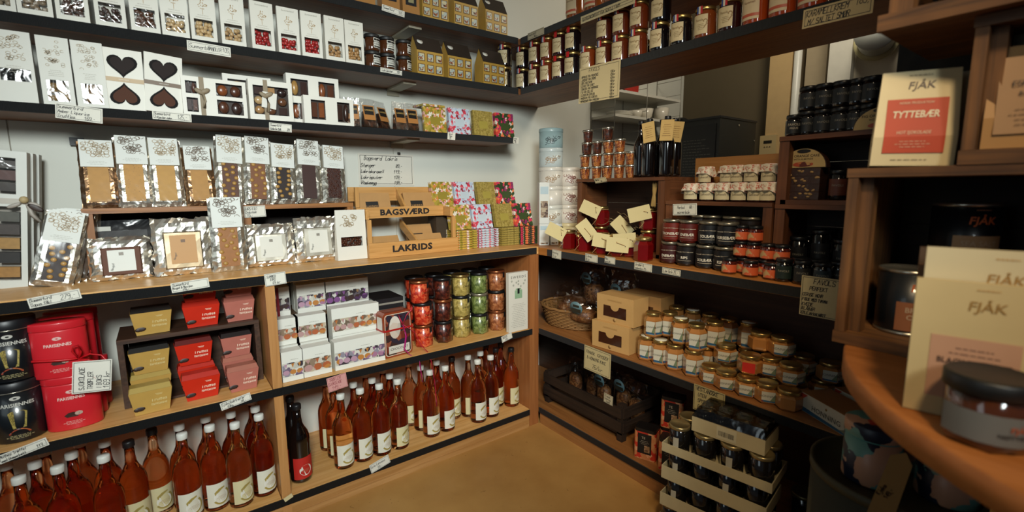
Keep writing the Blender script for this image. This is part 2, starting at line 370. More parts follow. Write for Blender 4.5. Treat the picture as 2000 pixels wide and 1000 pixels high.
# ------------------------------------------------------------------ low units and worktops
DX = 0.29
t = thing('worktop', 'long veneered worktop under the white wall with black ribbed edge', 'worktop', (.1, FA, ZC))
obj('board', MB().box(-1.3, 1.366, 0, .434, -.036, 0), WC(0), t)
obj('edge_strip', MB().box(-1.3, 1.352, -.004, 0, -.034, -.004), ribbed(), t)
t = thing('shelving_unit', 'low open shelving under the long worktop holding bottles and gifts', 'shelving unit', (0, FA, 0))
for nm, zt in (('shelf', ZL), ('shelf', ZB)):
    for a, b in ((-1.2, DX-.0325), (DX, 1.41)):
        obj(nm, MB().box(a+.001, b-.001, 0, .434, zt-.03, zt), WC(0), t)
    obj('edge_strip', MB().box(-1.2, 1.408 if zt < .3 else 1.425, -.004, 0, zt-.03, zt-.002), ribbed(), t)
obj('divider', MB().box(DX-.031, DX-.001, .001, .434, 0, ZC-.037), wood('#b9854f', '#a87440', 2, .45, 7), t)
obj('side_panel', MB().box(1.411, 1.467, 0, .434, 0, ZC-.037), wood('#a3683a', '#8f572e', 2, .45, 7), t)
obj('plinth', MB().box(-1.2, 1.41, .004, .03, 0, ZB-.03).box(-1.2, 1.4, -.004, .004, .0, .02), wood('#b98a55', '#a3733f', 0, .45, 6), t)
t = thing('worktop', 'side counter worktop under the jam shelf, meeting the corner', 'worktop', (FB, 1.3, ZC-.004))
obj('board', MB().box(0, .41, -.9, .889, -.036, 0), wood('#b5763a', '#a0642c', 1, .42, 7), t)
obj('edge_strip', MB().box(-.004, 0, -.9, .39, -.034, -.004), ribbed(), t)
t = thing('shelving_unit', 'dark low shelving under the side counter holding honey and crates', 'shelving unit', (FB, 1.3, 0))
obj('shelf', MB().box(0, .362, -.9, .889, ZL-.032, ZL-.002), wood('#9c6838', '#85552c', 1, .42, 7), t)
obj('shelf', MB().box(0, .362, -.9, .889, ZB-.03, ZB), wood('#9c6838', '#85552c', 1, .42, 7), t)
obj('edge_strip', MB().box(-.004, 0, -.9, .45, ZL-.034, ZL-.006), ribbed(), t)
obj('edge_strip', MB().box(-.004, 0, -.9, .45, ZB-.032, ZB-.004), ribbed(), t)
obj('back_panel', MB().box(.365, .38, -.9, .889, 0, ZC-.045), wood('#4a2d1c', '#3b2315', 1, .5, 5), t)
obj('plinth', MB().box(.004, .03, -.9, .45, 0, ZB-.033), wood('#a3703f', '#8f5f33', 1, .45, 6), t)
obj('side_panel', MB().box(0, .362, -.93, -.902, 0, ZC-.045), wood('#6b4526', '#5a381d', 2, .45, 6), t)

# ------------------------------------------------------------------ builders for kinds of goods
def panel(w, h, holes, t=.0015, y=0):
    """board in the x-z plane (x centred, z from 0), rectangular holes (x0,x1,z0,z1) cut right through"""
    xs = sorted({-w/2, w/2, *[v for q in holes for v in q[:2]]}); zs = sorted({0, h, *[v for q in holes for v in q[2:]]}); b = MB()
    for x0, x1 in zip(xs, xs[1:]):
        for z0, z1 in zip(zs, zs[1:]):
            cx, cz = (x0+x1)/2, (z0+z1)/2
            if not any(q[0] < cx < q[1] and q[2] < cz < q[3] for q in holes): b.box(x0, x1, y, y+t, z0, z1)
    return b
def nuts(x0, x1, z0, z1, y, r, seed, flat=.7, jit=.3):
    rnd = random.Random(seed); b = MB(); nx = max(2, round((x1-x0)/(1.5*r))); nz = max(2, round((z1-z0)/(1.4*r)))
    for i in range(nx):
        for k in range(nz):
            p = (x0+(x1-x0)*(i+.5+rnd.uniform(-jit, jit))/nx, y+rnd.uniform(0, r*.8), z0+(z1-z0)*(k+.5+rnd.uniform(-jit, jit))/nz)
            M = Matrix.Rotation(rnd.uniform(0, PI), 4, 'Y') @ Matrix.Rotation(rnd.uniform(-.6, .6), 4, 'X')
            b.ball(p, (r*1.05, r*flat, r*.82), M, 7, 5)
    return b
def tree_logo(s):
    b = MB(); rnd = random.Random(5)
    for i in range(26):
        a, q = rnd.uniform(0, 2*PI), math.sqrt(rnd.random())*s*.42
        x, z, e = q*math.cos(a), q*math.sin(a)+s*.3, s*.055
        b.quad((x-e, 0, z), (x, 0, z-e), (x+e, 0, z), (x, 0, z+e))
    return b.quad((-.02*s, 0, -s*.62), (.02*s, 0, -s*.62), (.02*s, 0, 0), (-.02*s, 0, 0))
def window_bag(label, loc, w, h, nutcol, group, rot=0, seed=1, paper='#d6d2c6', r=.0085, d=.052):
    t = thing('candy_bag', label, 'candy bag', loc, rot, group); k = (round(w, 3), round(h, 3))
    W = (-.36*w, .36*w, .1*h, .43*h)
    pm = mat(paper, .55, vary=.03)
    obj('front_panel', memo(('wbf',)+k, lambda: panel(w, h, [W])), pm, t)
    def sh():
        b = MB(); e = .012
        v = [(-w/2, .0016, 0), (w/2, .0016, 0), (w/2, d, 0), (-w/2, d, 0), (-w/2, .0016, h), (w/2, .0016, h), (w/2, e, h), (-w/2, e, h)]
        b.add(v, [(3, 2, 1, 0), (4, 5, 6, 7), (1, 2, 6, 5), (2, 3, 7, 6), (3, 0, 4, 7)])
        return b.quad((W[0]-.004, .03, W[2]-.004), (W[1]+.004, .03, W[2]-.004), (W[1]+.004, .03, W[3]+.004), (W[0]-.004, .03, W[3]+.004))
    obj('paper_bag', memo(('wbs',)+k, sh), pm, t)
    obj('candied_nuts', memo(('wbn', seed % 4)+k, lambda: nuts(W[0]+.003, W[1]-.003, W[2]+.002, W[3]-(.012 if seed % 2 else .004), .012, r, seed)), mat(nutcol, .35, coat=.5, vary=.25, scale=90), t, kind='stuff')
    obj('window_film', memo(('wbw',)+k, lambda: MB().box(W[0], W[1], .0026, .003, W[2], W[3])), film(gloss=.04, scale=40+5*(seed % 3), bump=.4), t)
    obj('tree_logo', memo(('wbt',)+k, lambda: tree_logo(.034)), mat('#a98a5c', .5, vary=0), t, (0, -.0006, .66*h))
    obj('lettering', print_text('Summerbird', .0085, 0, .2), mat('#8f8a7e', .5, vary=0), t, (0, -.0006, .93*h))
    obj('small_print', memo(('wbp',)+k, lambda: scribble(.6*w, .014, 2, .18)), mat('#a8a294', .6, vary=0), t, (0, -.0006, .49*h))
    return t
def jar(name, label, cat, loc, rot, r, h, content, lidm, lidh=.012, group=None, shape='round', lid_r=1.0, labels=(), neck=.86, fill='contents', coat=None, lidtop=None):
    t = thing(name, label, cat, loc, rot, group); n = 20 if shape == 'round' else 6; hb = h-lidh
    def body():
        if shape == 'round': pr = [(r*.86, 0), (r*.97, .003), (r, .009), (r, hb*.84), (r*.97, hb*.9), (r*neck, hb*.96), (r*neck, hb)]
        elif shape == 'straight': pr = [(r*.94, 0), (r, .005), (r, hb*.95), (r*neck, hb*.99), (r*neck, hb)]
        elif shape == 'cup': pr = [(r*.78, 0), (r*.82, .003), (r*.9, hb*.55), (r*.93, hb*.9), (r*.98, hb)]
        else: pr = [(r*.9, 0), (r*1.04, .006), (r*1.04, hb*.8), (r*.8, hb*.95), (r*.8, hb)]
        b = MB(); b.lathe(pr, n, smooth=(shape != 'hex')); return b
    obj('glass_body', memo(('jb', shape, round(r, 4), round(h, 4), lidh, neck), body), content, t)
    lr = r*lid_r
    def lid(): return MB().lathe([(lr*.97, hb), (lr, hb+.0015), (lr, h-.003), (lr*.96, h-.0008), (lr*.9, h), (lr*.86, h-.0012), (.001, h-.0012)], 24)
    obj('lid', memo(('jl', round(lr, 4), round(h, 4), lidh), lid), lidm, t)
    if lidtop: obj('lid_sticker', memo(('jt', round(lr, 4), round(h, 4)), lambda: MB().lathe([(lr*.8, h-.001), (lr*.8, h+.0006)], 20)), lidtop, t)
    for L in labels:
        a, aw, z0, z1, m = L['a'], L['w'], L['z0']*h, L['z1']*h, L['m']
        rr = r*(1.012 if shape != 'cup' else .94) + .0004
        if shape == 'hex':
            ap = r*1.04*math.cos(PI/6)+.0006; hw = r*1.04*.5*L.get('hw', .96)
            p = obj(L.get('n', 'paper_label'), memo(('hl', round(ap, 4), round(hw, 4), round(z0, 4), round(z1, 4)), lambda: MB().box(-hw, hw, -ap-.0006, -ap, z0, z1)), m, t, (0, 0, 0), (0, 0, a))
            for (m2, c) in L.get('polys', ()):
                obj('print', memo(('hp', round(ap, 4), tuple(c)), lambda: MB().add([(x*hw, -ap-.001, z0+(z1-z0)*z) for x, z in c], [tuple(range(len(c)))])), m2, p)
            for (s, sz, z, tm, wt) in L.get('texts', ()):
                obj('lettering', print_text(s, sz, wt), tm, p, (0, -ap-.0011, z0+(z1-z0)*z))
        else:
            p = obj(L.get('n', 'paper_label'), memo(('cl', round(rr, 4), round(aw, 3), round(z0, 4), round(z1, 4)), lambda: MB().patch(rr, -aw/2, aw/2, z0, z1, 8)), m, t, (0, 0, 0), (0, 0, a))
            for (s, sz, z, tm, wt) in L.get('texts', ()):
                obj('lettering', print_text(s, sz, wt, wrap=rr+.0006), tm, p, (0, 0, z0+(z1-z0)*z))
            for (m2, b0, b1, c0, c1) in L.get('bands', ()):
                obj('print', memo(('cb', round(rr, 4), round(aw, 3), round(z0, 4), round(z1, 4), b0, b1, c0, c1), lambda: MB().patch(rr+.0005, (b0-.5)*aw, (b1-.5)*aw, z0+(z1-z0)*c0, z0+(z1-z0)*c1, 6)), m2, p)
    return t
BK = lambda: mat('#101113', .35, vary=.02)
GOLD = lambda: mat('#b89a5e', .28, metal=.9, vary=.04)
SILV = lambda: mat('#b9b4a6', .25, metal=.9, vary=.04)
def box_thing(name, label, cat, loc, w, d, h, m, rot=0, group=None, bev=0):
    t = thing(name, label, cat, loc, rot, group)
    obj('carton', memo(('bx', round(w, 4), round(d, 4), round(h, 4)), lambda: MB().box(-w/2, w/2, 0, d, 0, h)), m, t); return t
def bar(name, label, loc, w, h, th, m, rot=0, tilt=.0, group=None, frame=None, lab=None, cat='chocolate bar'):
    """slab chocolate standing on its lower edge and leaning back"""
    t = thing(name, label, cat, loc, (-tilt, 0, rot), group)
    obj('wrapper', memo(('br', round(w, 4), round(h, 4), th), lambda: MB().box(-w/2, w/2, 0, th, 0, h)), m, t)
    if lab: obj('name_panel', memo(('brl', round(w, 4), round(h, 4)), lambda: MB().box(-w*.22, w*.22, -.0008, 0, h*.28, h*.58)), lab, t)
    return t
SPRING = lambda: blotch(['#8f7d2a', '#a8903a', '#9c8a34', '#c77a3c', '#b9963d', '#d8cfc0', '#8f7d2a', '#d39a9a', '#6f6a1e'], 95)
BLUEFL = lambda: blotch(['#b9c6d2', '#c4ccd4', '#c23a4c', '#b8c4d0', '#d66a74', '#bcc8d2', '#a8b6c8', '#8f2a3c'], 85)
GOLDFL = lambda: blotch(['#93803c', '#a08c46', '#7d6a2c', '#b09c58', '#88743a'], 210)
GREENFL = lambda: blotch(['#2c4224', '#334a28', '#d2453a', '#c8305c', '#e07a4a', '#2c4224', '#d8cfc4', '#8a2a5a', '#26391f'], 80)

# ------------------------------------------------------------------ shelf with the nut bags
Z1 = 1.6975; YF = 1.953
GB = 'window bags of candied nuts'
bags = [(-0.311, '#9c8a72', 'pale candies, cut off by the picture edge'), (-0.235, '#8f7a60', 'greyish nuts, second bag along'), (-0.155, '#4a2a18', 'dark brown nuts, beside the greyish ones'),
 (-0.069, '#3d2214', 'almost black nuts behind shiny film'), (0.015, '#5a3620', 'brown almonds, just before the cream ones'), (0.093, '#c9a877', 'cream almonds, nearest the brown almonds'),
 (0.172, '#cfae7c', 'cream almonds, middle of the three cream bags'), (0.258, '#c4a070', 'cream almonds, nearest the red ones'), (0.35, '#a32420', 'red almonds, first of the three red bags'),
 (0.437, '#b02a24', 'red almonds, middle of the three red bags'), (0.517, '#a8231f', 'red almonds, last of the three red bags'), (0.602, '#b58a58', 'beige nuts, next to the red bags'), (0.68, '#b08450', 'beige nuts, next to the black-lidded jars')]
for i, (x, c, s) in enumerate(bags):
    window_bag('white window bag of ' + s, (x, YF+(.004 if i % 3 == 0 else 0), Z1), .0735, .163, c, GB, rot=(-.03, .02, 0, .03, -.02)[i % 5], seed=i)
# ------------------------------------------------------------------ liquorice powder jars
lic = lambda a: [dict(a=a, w=1.15, z0=.16, z1=.74, m=mat('#d8d5ca', .5), bands=[(BK(), .06, .94, .74, .94), (BK(), .06, .94, .06, .2)], texts=[('BAGSVÆRD', .0075, .6, INK(), .02), ('LAKRIDS', .0085, .38, INK(), .02)])]
for row in (0, 1):
    for i, px in enumerate((728, 757, 789)):
        x = (0.761, 0.825, 0.9)[i]
        jar('liquorice_jar', 'black-lidded liquorice jar, ' + ('lower' if row == 0 else 'upper') + ' row, ' + ('nearest the nut bags', 'middle of three', 'nearest the printed house boxes')[i], 'jar', (x, 1.985, Z1+row*.0665), (.35, .15, .62)[i]+row*.1, .032, .066, mat('#4a2814', .12, coat=1), mat('#141414', .5), .014, 'liquorice powder jars', 'straight', 1.0, lic(0))
# ------------------------------------------------------------------ printed house gift boxes
def house_box(label, loc, w, rot=0, sticker=True):
    t = thing('house_gift_box', label, 'gift box', loc, rot, 'printed house gift boxes'); d, hb, hr = .075, .1, .165
    ym = mat('#b08a3a', .5, vary=.12); dk = mat('#2a2018', .55, vary=.2)
    obj('carton', memo(('hbx', round(w, 3)), lambda: MB().box(-w/2, w/2, 0, d, 0, hb).add([(-w/2, 0, hb), (-w/2, d, hb), (-w/2, d/2, hr), (w/2, 0, hb), (w/2, d, hb), (w/2, d/2, hr)], [(0, 2, 1), (3, 4, 5)])), ym, t)
    obj('printed_roof', memo(('hbr', round(w, 3)), lambda: MB().hexa([(-w/2+.001, -.001, hb), (w/2-.001, -.001, hb), (w/2-.001, d+.001, hb), (-w/2+.001, d+.001, hb)], [(-w/2+.001, d/2-.004, hr+.001), (w/2-.001, d/2-.004, hr+.001), (w/2-.001, d/2+.004, hr+.001), (-w/2+.001, d/2+.004, hr+.001)])), dk, t)
    cols = [(-.34, .13), (0, .13), (.33, .13)]
    def win(): 
        b = MB()
        for zz in (.1, .56):
            for cx, hw in cols: b.box((cx-hw)*w, (cx+hw)*w, -.0008, 0, zz*hb, (zz+.34)*hb)
        return b
    def win2():
        b = MB()
        for zz in (.1, .56):
            for cx, hw in cols: b.box((cx-hw+.03)*w, (cx+hw-.03)*w, -.0014, -.0008, (zz+.03)*hb, (zz+.31)*hb)
        return b
    def birds():
        b = MB(); rnd = random.Random(3)
        for zz in (.1, .56):
            for cx, hw in cols:
                x, z = (cx+rnd.uniform(-.03, .03))*w, (zz+.06)*hb; s = .015*rnd.uniform(.7, 1.1)
                b.add([(x-s, -.002, z+s*.9), (x-s*.4, -.002, z), (x+s*.5, -.002, z), (x+s*.8, -.002, z+s*1.3), (x+s*.1, -.002, z+s*.6)], [(0, 1, 2, 3, 4)])
        return b
    p = obj('printed_window', memo(('hw1', round(w, 3)), win), mat('#6b4a26', .5), t)
    obj('window_pane_print', memo(('hw2', round(w, 3)), win2), blotch(['#b9b6a2', '#a8b0a8', '#c4b890', '#98a4a0'], 70), p)
    obj('bird_print', memo(('hw3', round(w, 3)), birds), blotch(['#2a2420', '#7a3a1c', '#a85a2a', '#c9bfa8'], 160), p)
    if sticker: obj('round_sticker', memo(('hs',), lambda: MB().lathe([(.014, 0), (.014, .001)], 18)), mat('#cfcbc0', .5), t, (-w*.3, d*.27, hb+.041), (.95, 0, 0))
    return t
hw_ = 1.073-0.934
for (x, s) in ((1.012, 'nearest the liquorice jars'), (1.163, 'middle of the lower three'), (1.353, 'in the shelf corner by the jam jars')):
    house_box('yellow house-shaped gift box with dark roof, ' + s, (x, YF, Z1), .128, .02)
for (x, s) in ((1.045, 'highest shelf, beside the gold boxes'), (1.202, 'highest shelf, middle of three'), (1.371, 'highest shelf, by the bare corner wall')):
    house_box('yellow house-shaped gift box with dark roof on ' + s, (x, YF, 1.9355), .128, .02)
def gold_box(label, x, w, panel_=True):
    t = box_thing('gold_gift_box', label, 'gift box', (x, YF, 1.9355), w, .05, .14, mat('#a0703a', .4, vary=.1), 0, 'gold boxes on the highest shelf')
    if panel_:
        p = obj('black_panel', memo(('gbp', round(w, 3)), lambda: MB().box(-w*.32, w*.32, -.0008, 0, .034, .12)), mat('#14161c', .4), t)
        obj('window_print', memo(('gbw', round(w, 3)), lambda: MB().box(-w*.16, w*.16, -.0014, -.0008, .045, .07)), mat('#8a8460', .5), p)
gold_box('gold gift box with black printed panel touching the house boxes', 0.929, .077)
gold_box('gold gift box with black printed panel, above the card', 0.839, .077)
gold_box('plain bronze gift box at the left of the black-panelled ones', 0.732, .08, False)
gold_box('plain bronze gift box whose lower edge just shows at the top', 0.604, .08, False)
card('price_tag', 'narrow white tag hanging from the highest shelf below gold boxes', (0.842, 1.938, 1.927), .098, .024, [('Summerbird', .05, .6, .4, 3), ('169,-', .72, .72, .45, 3)], roll=.09, seed=4)
card('price_tag', 'white tag reading Summerbird Mandler 105 under the cream almonds', (0.18, 1.9385, 1.672), .124, .032, [('Summerbird', .05, .68, .42, 3.2), ('MANDLER', .46, .64, .36, 3), ('105,-', .8, .6, .42, 2.8)], roll=.035, seed=5)
card('price_tag', 'white tag under the liquorice jars with one handwritten line', (0.822, 1.938, 1.686), .094, .017, [('Lakrispulver', .08, .7, .45, 3.2), ('109,-', .76, .7, .45, 3)], tilt=.15, roll=.03, seed=6)
# ------------------------------------------------------------------ shelf with boxes of chocolates
Z2 = 1.4535
def ornament(w, h, seed=1, n=12):
    """loose curling line drawing printed on the labels"""
    rnd = random.Random(seed); b = MB()
    for i in range(n):
        x, z, a, k = rnd.uniform(-.4, .4)*w, rnd.uniform(-.42, .42)*h, rnd.uniform(0, 6), rnd.choice((-1, 1)); s = .065*w; wd = w*.011; pts = []
        for j in range(9):
            pts.append((x, z)); x += math.cos(a)*s; z += math.sin(a)*s*.8; a += k*.75
        for p, q in zip(pts, pts[1:]):
            if max(abs(p[0]), abs(q[0])) < w*.48 and max(abs(p[1]), abs(q[1])) < h*.49:
                d = Vector((q[0]-p[0], q[1]-p[1])).normalized(); nx, nz = -d.y*wd, d.x*wd; b.quad((p[0]-nx, 0, p[1]-nz), (q[0]-nx, 0, q[1]-nz), (q[0]+nx, 0, q[1]+nz), (p[0]+nx, 0, p[1]+nz))
        if i % 2 == 0:
            e = w*.035; b.quad((x-e, 0, z), (x, 0, z-e*.6), (x+e, 0, z), (x, 0, z+e*.6)) if abs(x) < w*.42 and abs(z) < h*.42 else None
    return b
ORN = lambda: mat('#a08a68', .5, vary=0); ORD2 = lambda: mat('#6b5c4a', .5, vary=0)
def tall_bag(label, x0, x1, ztop, W, nutcol, r, dark=False, seed=1):
    w = x1-x0; h = ztop-Z2; t = thing('truffle_bag', label, 'candy bag', ((x0+x1)/2, YF, Z2), 0, 'ornamented truffle bags'); d = .045
    hole = (W[0]*w, W[1]*w, W[2]*h, W[3]*h); pm = mat('#d2d0c6', .55, vary=.03)
    obj('front_panel', panel(w, h, [hole]), pm, t)
    obj('paper_bag', MB().add([(-w/2, .0016, 0), (w/2, .0016, 0), (w/2, d, 0), (-w/2, d, 0), (-w/2, .0016, h), (w/2, .0016, h), (w/2, .012, h), (-w/2, .012, h)], [(3, 2, 1, 0), (4, 5, 6, 7), (1, 2, 6, 5), (2, 3, 7, 6), (3, 0, 4, 7)]).quad((hole[0], .03, hole[2]), (hole[1], .03, hole[2]), (hole[1], .03, hole[3]), (hole[0], .03, hole[3])), pm, t)
    obj('truffles', nuts(hole[0]+.003, hole[1]-.003, hole[2]+.002, hole[3]-.002, .012, r, seed), mat(nutcol, .35, coat=.3, vary=.2), t, kind='stuff')
    obj('window_film', MB().box(hole[0], hole[1], .0022, .0026, hole[2], hole[3]), film(gloss=.05, scale=24), t)
    obj('ornament_print', ornament(w*.66, h*.4, seed, 30), ORN(), t, (0, -.0006, h*.76))
    obj('small_print', scribble(w*.5, .02, 4, .2, seed), mat('#a8a294', .6, vary=0), t, (0, -.0006, h*.47))
tall_bag('white ornamented pouch with dark liquorice behind a clear middle band', -0.337, -0.255, 1.648, (-.36, .4, .3, .47), '#15130f', .008, True, 3)
tall_bag('white ornamented truffle bag between the dark pouch and its twin', -0.245, -0.175, 1.646, (-.34, .34, .06, .37), '#8a6a3c', .012, seed=4)
tall_bag('white ornamented truffle bag standing beside the heart boxes', -0.171, -0.099, 1.645, (-.32, .34, .06, .36), '#7a5a34', .012, seed=5)
def heart(s):
    P = []
    for i in range(28):
        a = 2*PI*i/28; P.append((s*.062*16*math.sin(a)**3, s*.062*(13*math.cos(a)-5*math.cos(2*a)-2*math.cos(3*a)-math.cos(4*a))))
    return P
def heart_box(label, x, rot, roll, band):
    t = thing('heart_box', label, 'gift box', (x, YF+.004, Z2+.001), (0, roll, rot), 'boxes with two heart windows'); w, h = .1, .183
    cm = mat('#d8d4c8', .5, vary=.03)
    obj('carton', memo(('hb0',), lambda: MB().box(-w/2, w/2, .0001, .034, 0, h)), cm, t)
    for z, s in ((h*.74, 1), (h*.24, -1)):
        f = obj('heart_recess', memo(('hb1', s), lambda: MB().prism([(x_, s*z_) for x_, z_ in heart(.038)], 0, .0008, Matrix.Rotation(PI/2, 4, 'X'))), mat('#0c0706', .9), t, (0, .0001, z))
        obj('chocolate_heart', memo(('hb2', s), lambda: MB().prism([(x_*.8, s*z_*.8) for x_, z_ in heart(.038)], 0, .0014, Matrix.Rotation(PI/2, 4, 'X'))), mat('#1c0d08' if s > 0 else '#4a2612', .8), f)
    obj('ribbon', memo(('hb3',), lambda: MB().box(-w/2-.0008, w/2+.0008, -.001, .035, h*.46, h*.53)), mat(band, .5), t)
    obj('lettering', print_text('summerbird', .005), mat('#e0dccf', .5, vary=0), t, (0, -.0015, h*.497))
heart_box('white heart-window box with tan ribbon beside the ornamented bags', -.058, .02, .02, '#b59a74')
heart_box('white heart-window box with brown ribbon, leaning to one side', 0.039, .05, .07, '#6b5642')
def window_box(label, x, w, h, holes, ribbon=None, rot=0, y=YF, z=Z2, seed=1, d=.03, name='chocolate_box', tagcard=False, cols=('#8a4a20', '#3a2014', '#b58a4a', '#5a3018'), group='white boxes of filled chocolates', single=False, tilt=0, rx=0):
    t = thing(name, label, 'gift box', (x, y, z), (-tilt, 0, rot), group); cm = mat('#dcd8cd', .45, vary=.03); rnd = random.Random(seed)
    H = [(a*w, b*w, c*h, e*h) for a, b, c, e in holes]
    obj('front_panel', panel(w, h, H, .002), cm, t)
    obj('carton', MB().add([(-w/2, .002, 0), (w/2, .002, 0), (w/2, d, 0), (-w/2, d, 0), (-w/2, .002, h), (w/2, .002, h), (w/2, d, h), (-w/2, d, h)], [(3, 2, 1, 0), (4, 5, 6, 7), (1, 2, 6, 5), (2, 3, 7, 6), (3, 0, 4, 7)]), cm, t)
    obj('tray', MB().box(-w/2+.003, w/2-.003, .018, .02, .003, h-.003), mat('#3a2a20', .5), t)
    for q in H:
        n = 2 if not single else 3; m_ = 1 if not single else 3
        for i in range(n):
            for k in range(m_):
                cx, cz = q[0]+(q[1]-q[0])*(i+.5)/n, q[2]+(q[3]-q[2])*(k+.5)/m_
                rx_, rz_ = (q[1]-q[0])/n*.42, (q[3]-q[2])/m_*.44
                b = MB()
                if rnd.random() < .35: b.box(-rx_*.85, rx_*.85, -.006, .008, -rz_*.85, rz_*.85)
                else: b.ball((0, 0, 0), (rx_, .009, rz_), None, 12, 7)
                obj('chocolate', b, mat(rnd.choice(cols), .3, coat=.4, vary=.15), t, (cx, .0115, cz))
    for q in H: obj('window_film', MB().quad((q[0], .0022, q[2]), (q[1], .0022, q[2]), (q[1], .0022, q[3]), (q[0], .0022, q[3])), film(gloss=.14, scale=30), t)
    if ribbon is not None:
        rm = mat('#8a7a62', .6)
        r = obj('ribbon', MB().box(ribbon*w-.007, ribbon*w+.007, -.0012, d+.001, -.0002, h+.001), rm, t)
        obj('bow', MB().ball((ribbon*w-.008, -.006, h*.62), (.017, .004, .008), Matrix.Rotation(.5, 4, 'Y')).ball((ribbon*w+.008, -.006, h*.64), (.017, .004, .008), Matrix.Rotation(-.5, 4, 'Y')).tube([(ribbon*w, -.004, h*.62), (ribbon*w+.006, -.007, h*.4), (ribbon*w+.002, -.006, h*.2)], .005, 4), rm, r)
    if tagcard: obj('gift_card', MB().box(-.024, .024, -.004, -.003, -.028, .028), mat('#d6d2c8', .6), t, (-.008, 0, h*.5), (0, .12, 0))
    return t
Q4 = [(-.42, -.04, .54, .9), (.06, .44, .54, .9), (-.42, -.04, .1, .46), (.06, .44, .1, .46)]
window_box('white four-window chocolate box tied with a taupe ribbon bow', 0.186, .19, .125, [(-.44, -.27, .56, .88), (.02, .44, .56, .9), (-.44, -.27, .08, .45), (.02, .44, .08, .46)], -.2, .05, seed=3)
window_box('plain-backed white box standing behind the ribboned one', 0.303, .16, .17, [(-.4, .4, .6, .9)], None, 0, 2.06, seed=5)
window_box('white box with one big window of mixed chocolates and gift card', 0.361, .146, .14, [(-.4, .4, .14, .86)], -.12, .03, seed=6, single=True, tagcard=True, cols=('#b58a58', '#3a1f14', '#c9a878', '#6b4226', '#2c1812'))
window_box('white four-window box with egg chocolates, front one by liquorice pouches', 0.566, .19, .104, [(-.36, -.08, .16, .86), (.16, .42, .12, .86)], None, .02, seed=8)
window_box('white four-window box rising behind the front egg chocolate box', 0.521, .195, .185, [(-.42, -.1, .56, .9), (.1, .42, .56, .9), (-.42, -.1, .1, .42)], None, .02, 1.992, seed=9, d=.04)
# small liquorice pouches
def pouch(label, x, y, w, h, rot, lean, z=Z2, roll=0):
    k = 1.35
    t = thing('liquorice_pouch', label, 'candy bag', (x, y, z), (-lean, roll, rot), 'small clear liquorice pouches'); t.scale = (k, k, k)
    obj('contents', memo(('lp1',), lambda: MB().hexa([(-.02, -.012, .001), (.02, -.012, .001), (.02, .012, .001), (-.02, .012, .001)], [(-.019, -.005, .048), (.019, -.005, .048), (.019, .004, .048), (-.019, .004, .048)])), blotch(['#1c110b', '#3a2012', '#120c08', '#5a3218'], 110, .3), t)
    obj('clear_bag', memo(('lp2',), lambda: MB().hexa([(-.024, -.014, 0), (.024, -.014, 0), (.024, .014, 0), (-.024, .014, 0)], [(-.023, -.0015, .088), (.023, -.0015, .088), (.023, .0015, .088), (-.023, .0015, .088)])), film(gloss=.22, scale=70), t)
    f = obj('label_card', memo(('lp3',), lambda: MB().box(-.0185, .0185, -.001, 0, 0, .046)), mat('#a8713a', .5), t, (0, -.0112, .022), (-.155, 0, 0))
    obj('black_panel', memo(('lp4',), lambda: MB().box(-.015, .015, -.0016, -.001, .016, .042)), mat('#15120f', .5), f)
    obj('lettering', print_text('LAKRIDS', .0068, .01), mat('#c9a45c', .5, vary=0), f, (0, -.0022, .03))
for (x, y, r, ln, s) in ((0.662, 1.975, -.25, .1, 'half hidden behind the egg chocolate box'), (0.727, 1.966, .1, .12, 'leaning, second along'), (0.797, 1.985, .5, .2, 'turned sideways, third along'), (0.864, 1.97, .2, .08, 'upright, fourth along'), (0.919, 1.966, .12, .08, 'standing against the spring-coloured bar')):
    pouch('small clear pouch of dark liquorice, ' + s, x, y, .05, .09, r, ln)
# upright floral chocolate bars on this shelf
zt = 1.59
for (x, m, lb, nm) in ((1.032, SPRING, '#8f7d2a', 'olive floral'), (1.16, BLUEFL, '#b9c4cc', 'pale blue floral'), (1.292, GOLDFL, '#a09040', 'antique gold'), (1.42, GREENFL, '#3a4a24', 'dark green rose-printed')):
    for k in range(3):
        bar('chocolate_bar', nm + ' chocolate bar on the heart-box shelf, ' + ('front of its row', 'second in its row', 'back of its row')[k], (x+.004*k, YF+.003+.0115*k, Z2+.002), .113, .118, .0095, m(), .02, .12, 'floral chocolate bars on the upper shelf', lab=mat(lb, .5) if k == 0 else None)
bar('chocolate_bar', 'spring floral bar lying flat across the upright bars', (1.029, 1.962, Z2+.123), .11, .1, .0095, SPRING(), .05, PI/2-.02, 'floral chocolate bars on the upper shelf')
card('price_tag', 'white tag for liquorice truffles at 169, under the ornamented bags', (-0.169, 1.9385, 1.432), .105, .044, [('Summerbird', .05, .3, .22, 3.6), ('Amber Liquorice', .05, .6, .2, 3.4), ('Truffles', .05, .9, .2, 3.4), ('169,-', .6, .9, .22, 3.4)], roll=.09, seed=7)
card('price_tag', 'white tag for two-heart boxes at 125, under the heart boxes', (0.058, 1.9385, 1.442), .104, .027, [('Summerbird', .05, .46, .3, 3.2), ('2-Hjerter eske', .05, .88, .28, 2.6), ('125,-', .63, .75, .5, 2.6)], roll=.03, seed=8)
card('price_tag', 'white tag for the nine-piece collection box at 229', (0.382, 1.9385, 1.429), .076, .028, [('Summerbird', .06, .42, .28, 2.8), ('Collection 9stk', .06, .86, .25, 2.2), ('229', .78, .86, .3, 2.2)], roll=.04, seed=9)
card('price_tag', 'small white tag hanging under the pale blue floral bar', (1.1, 1.938, 1.44), .04, .032, [('Spiret', .15, .34, .24, 2.6), ('Plate', .2, .64, .24, 2.6), ('59,-', .25, .92, .24, 2.6)], tilt=.08, roll=.04, seed=10, border=False)
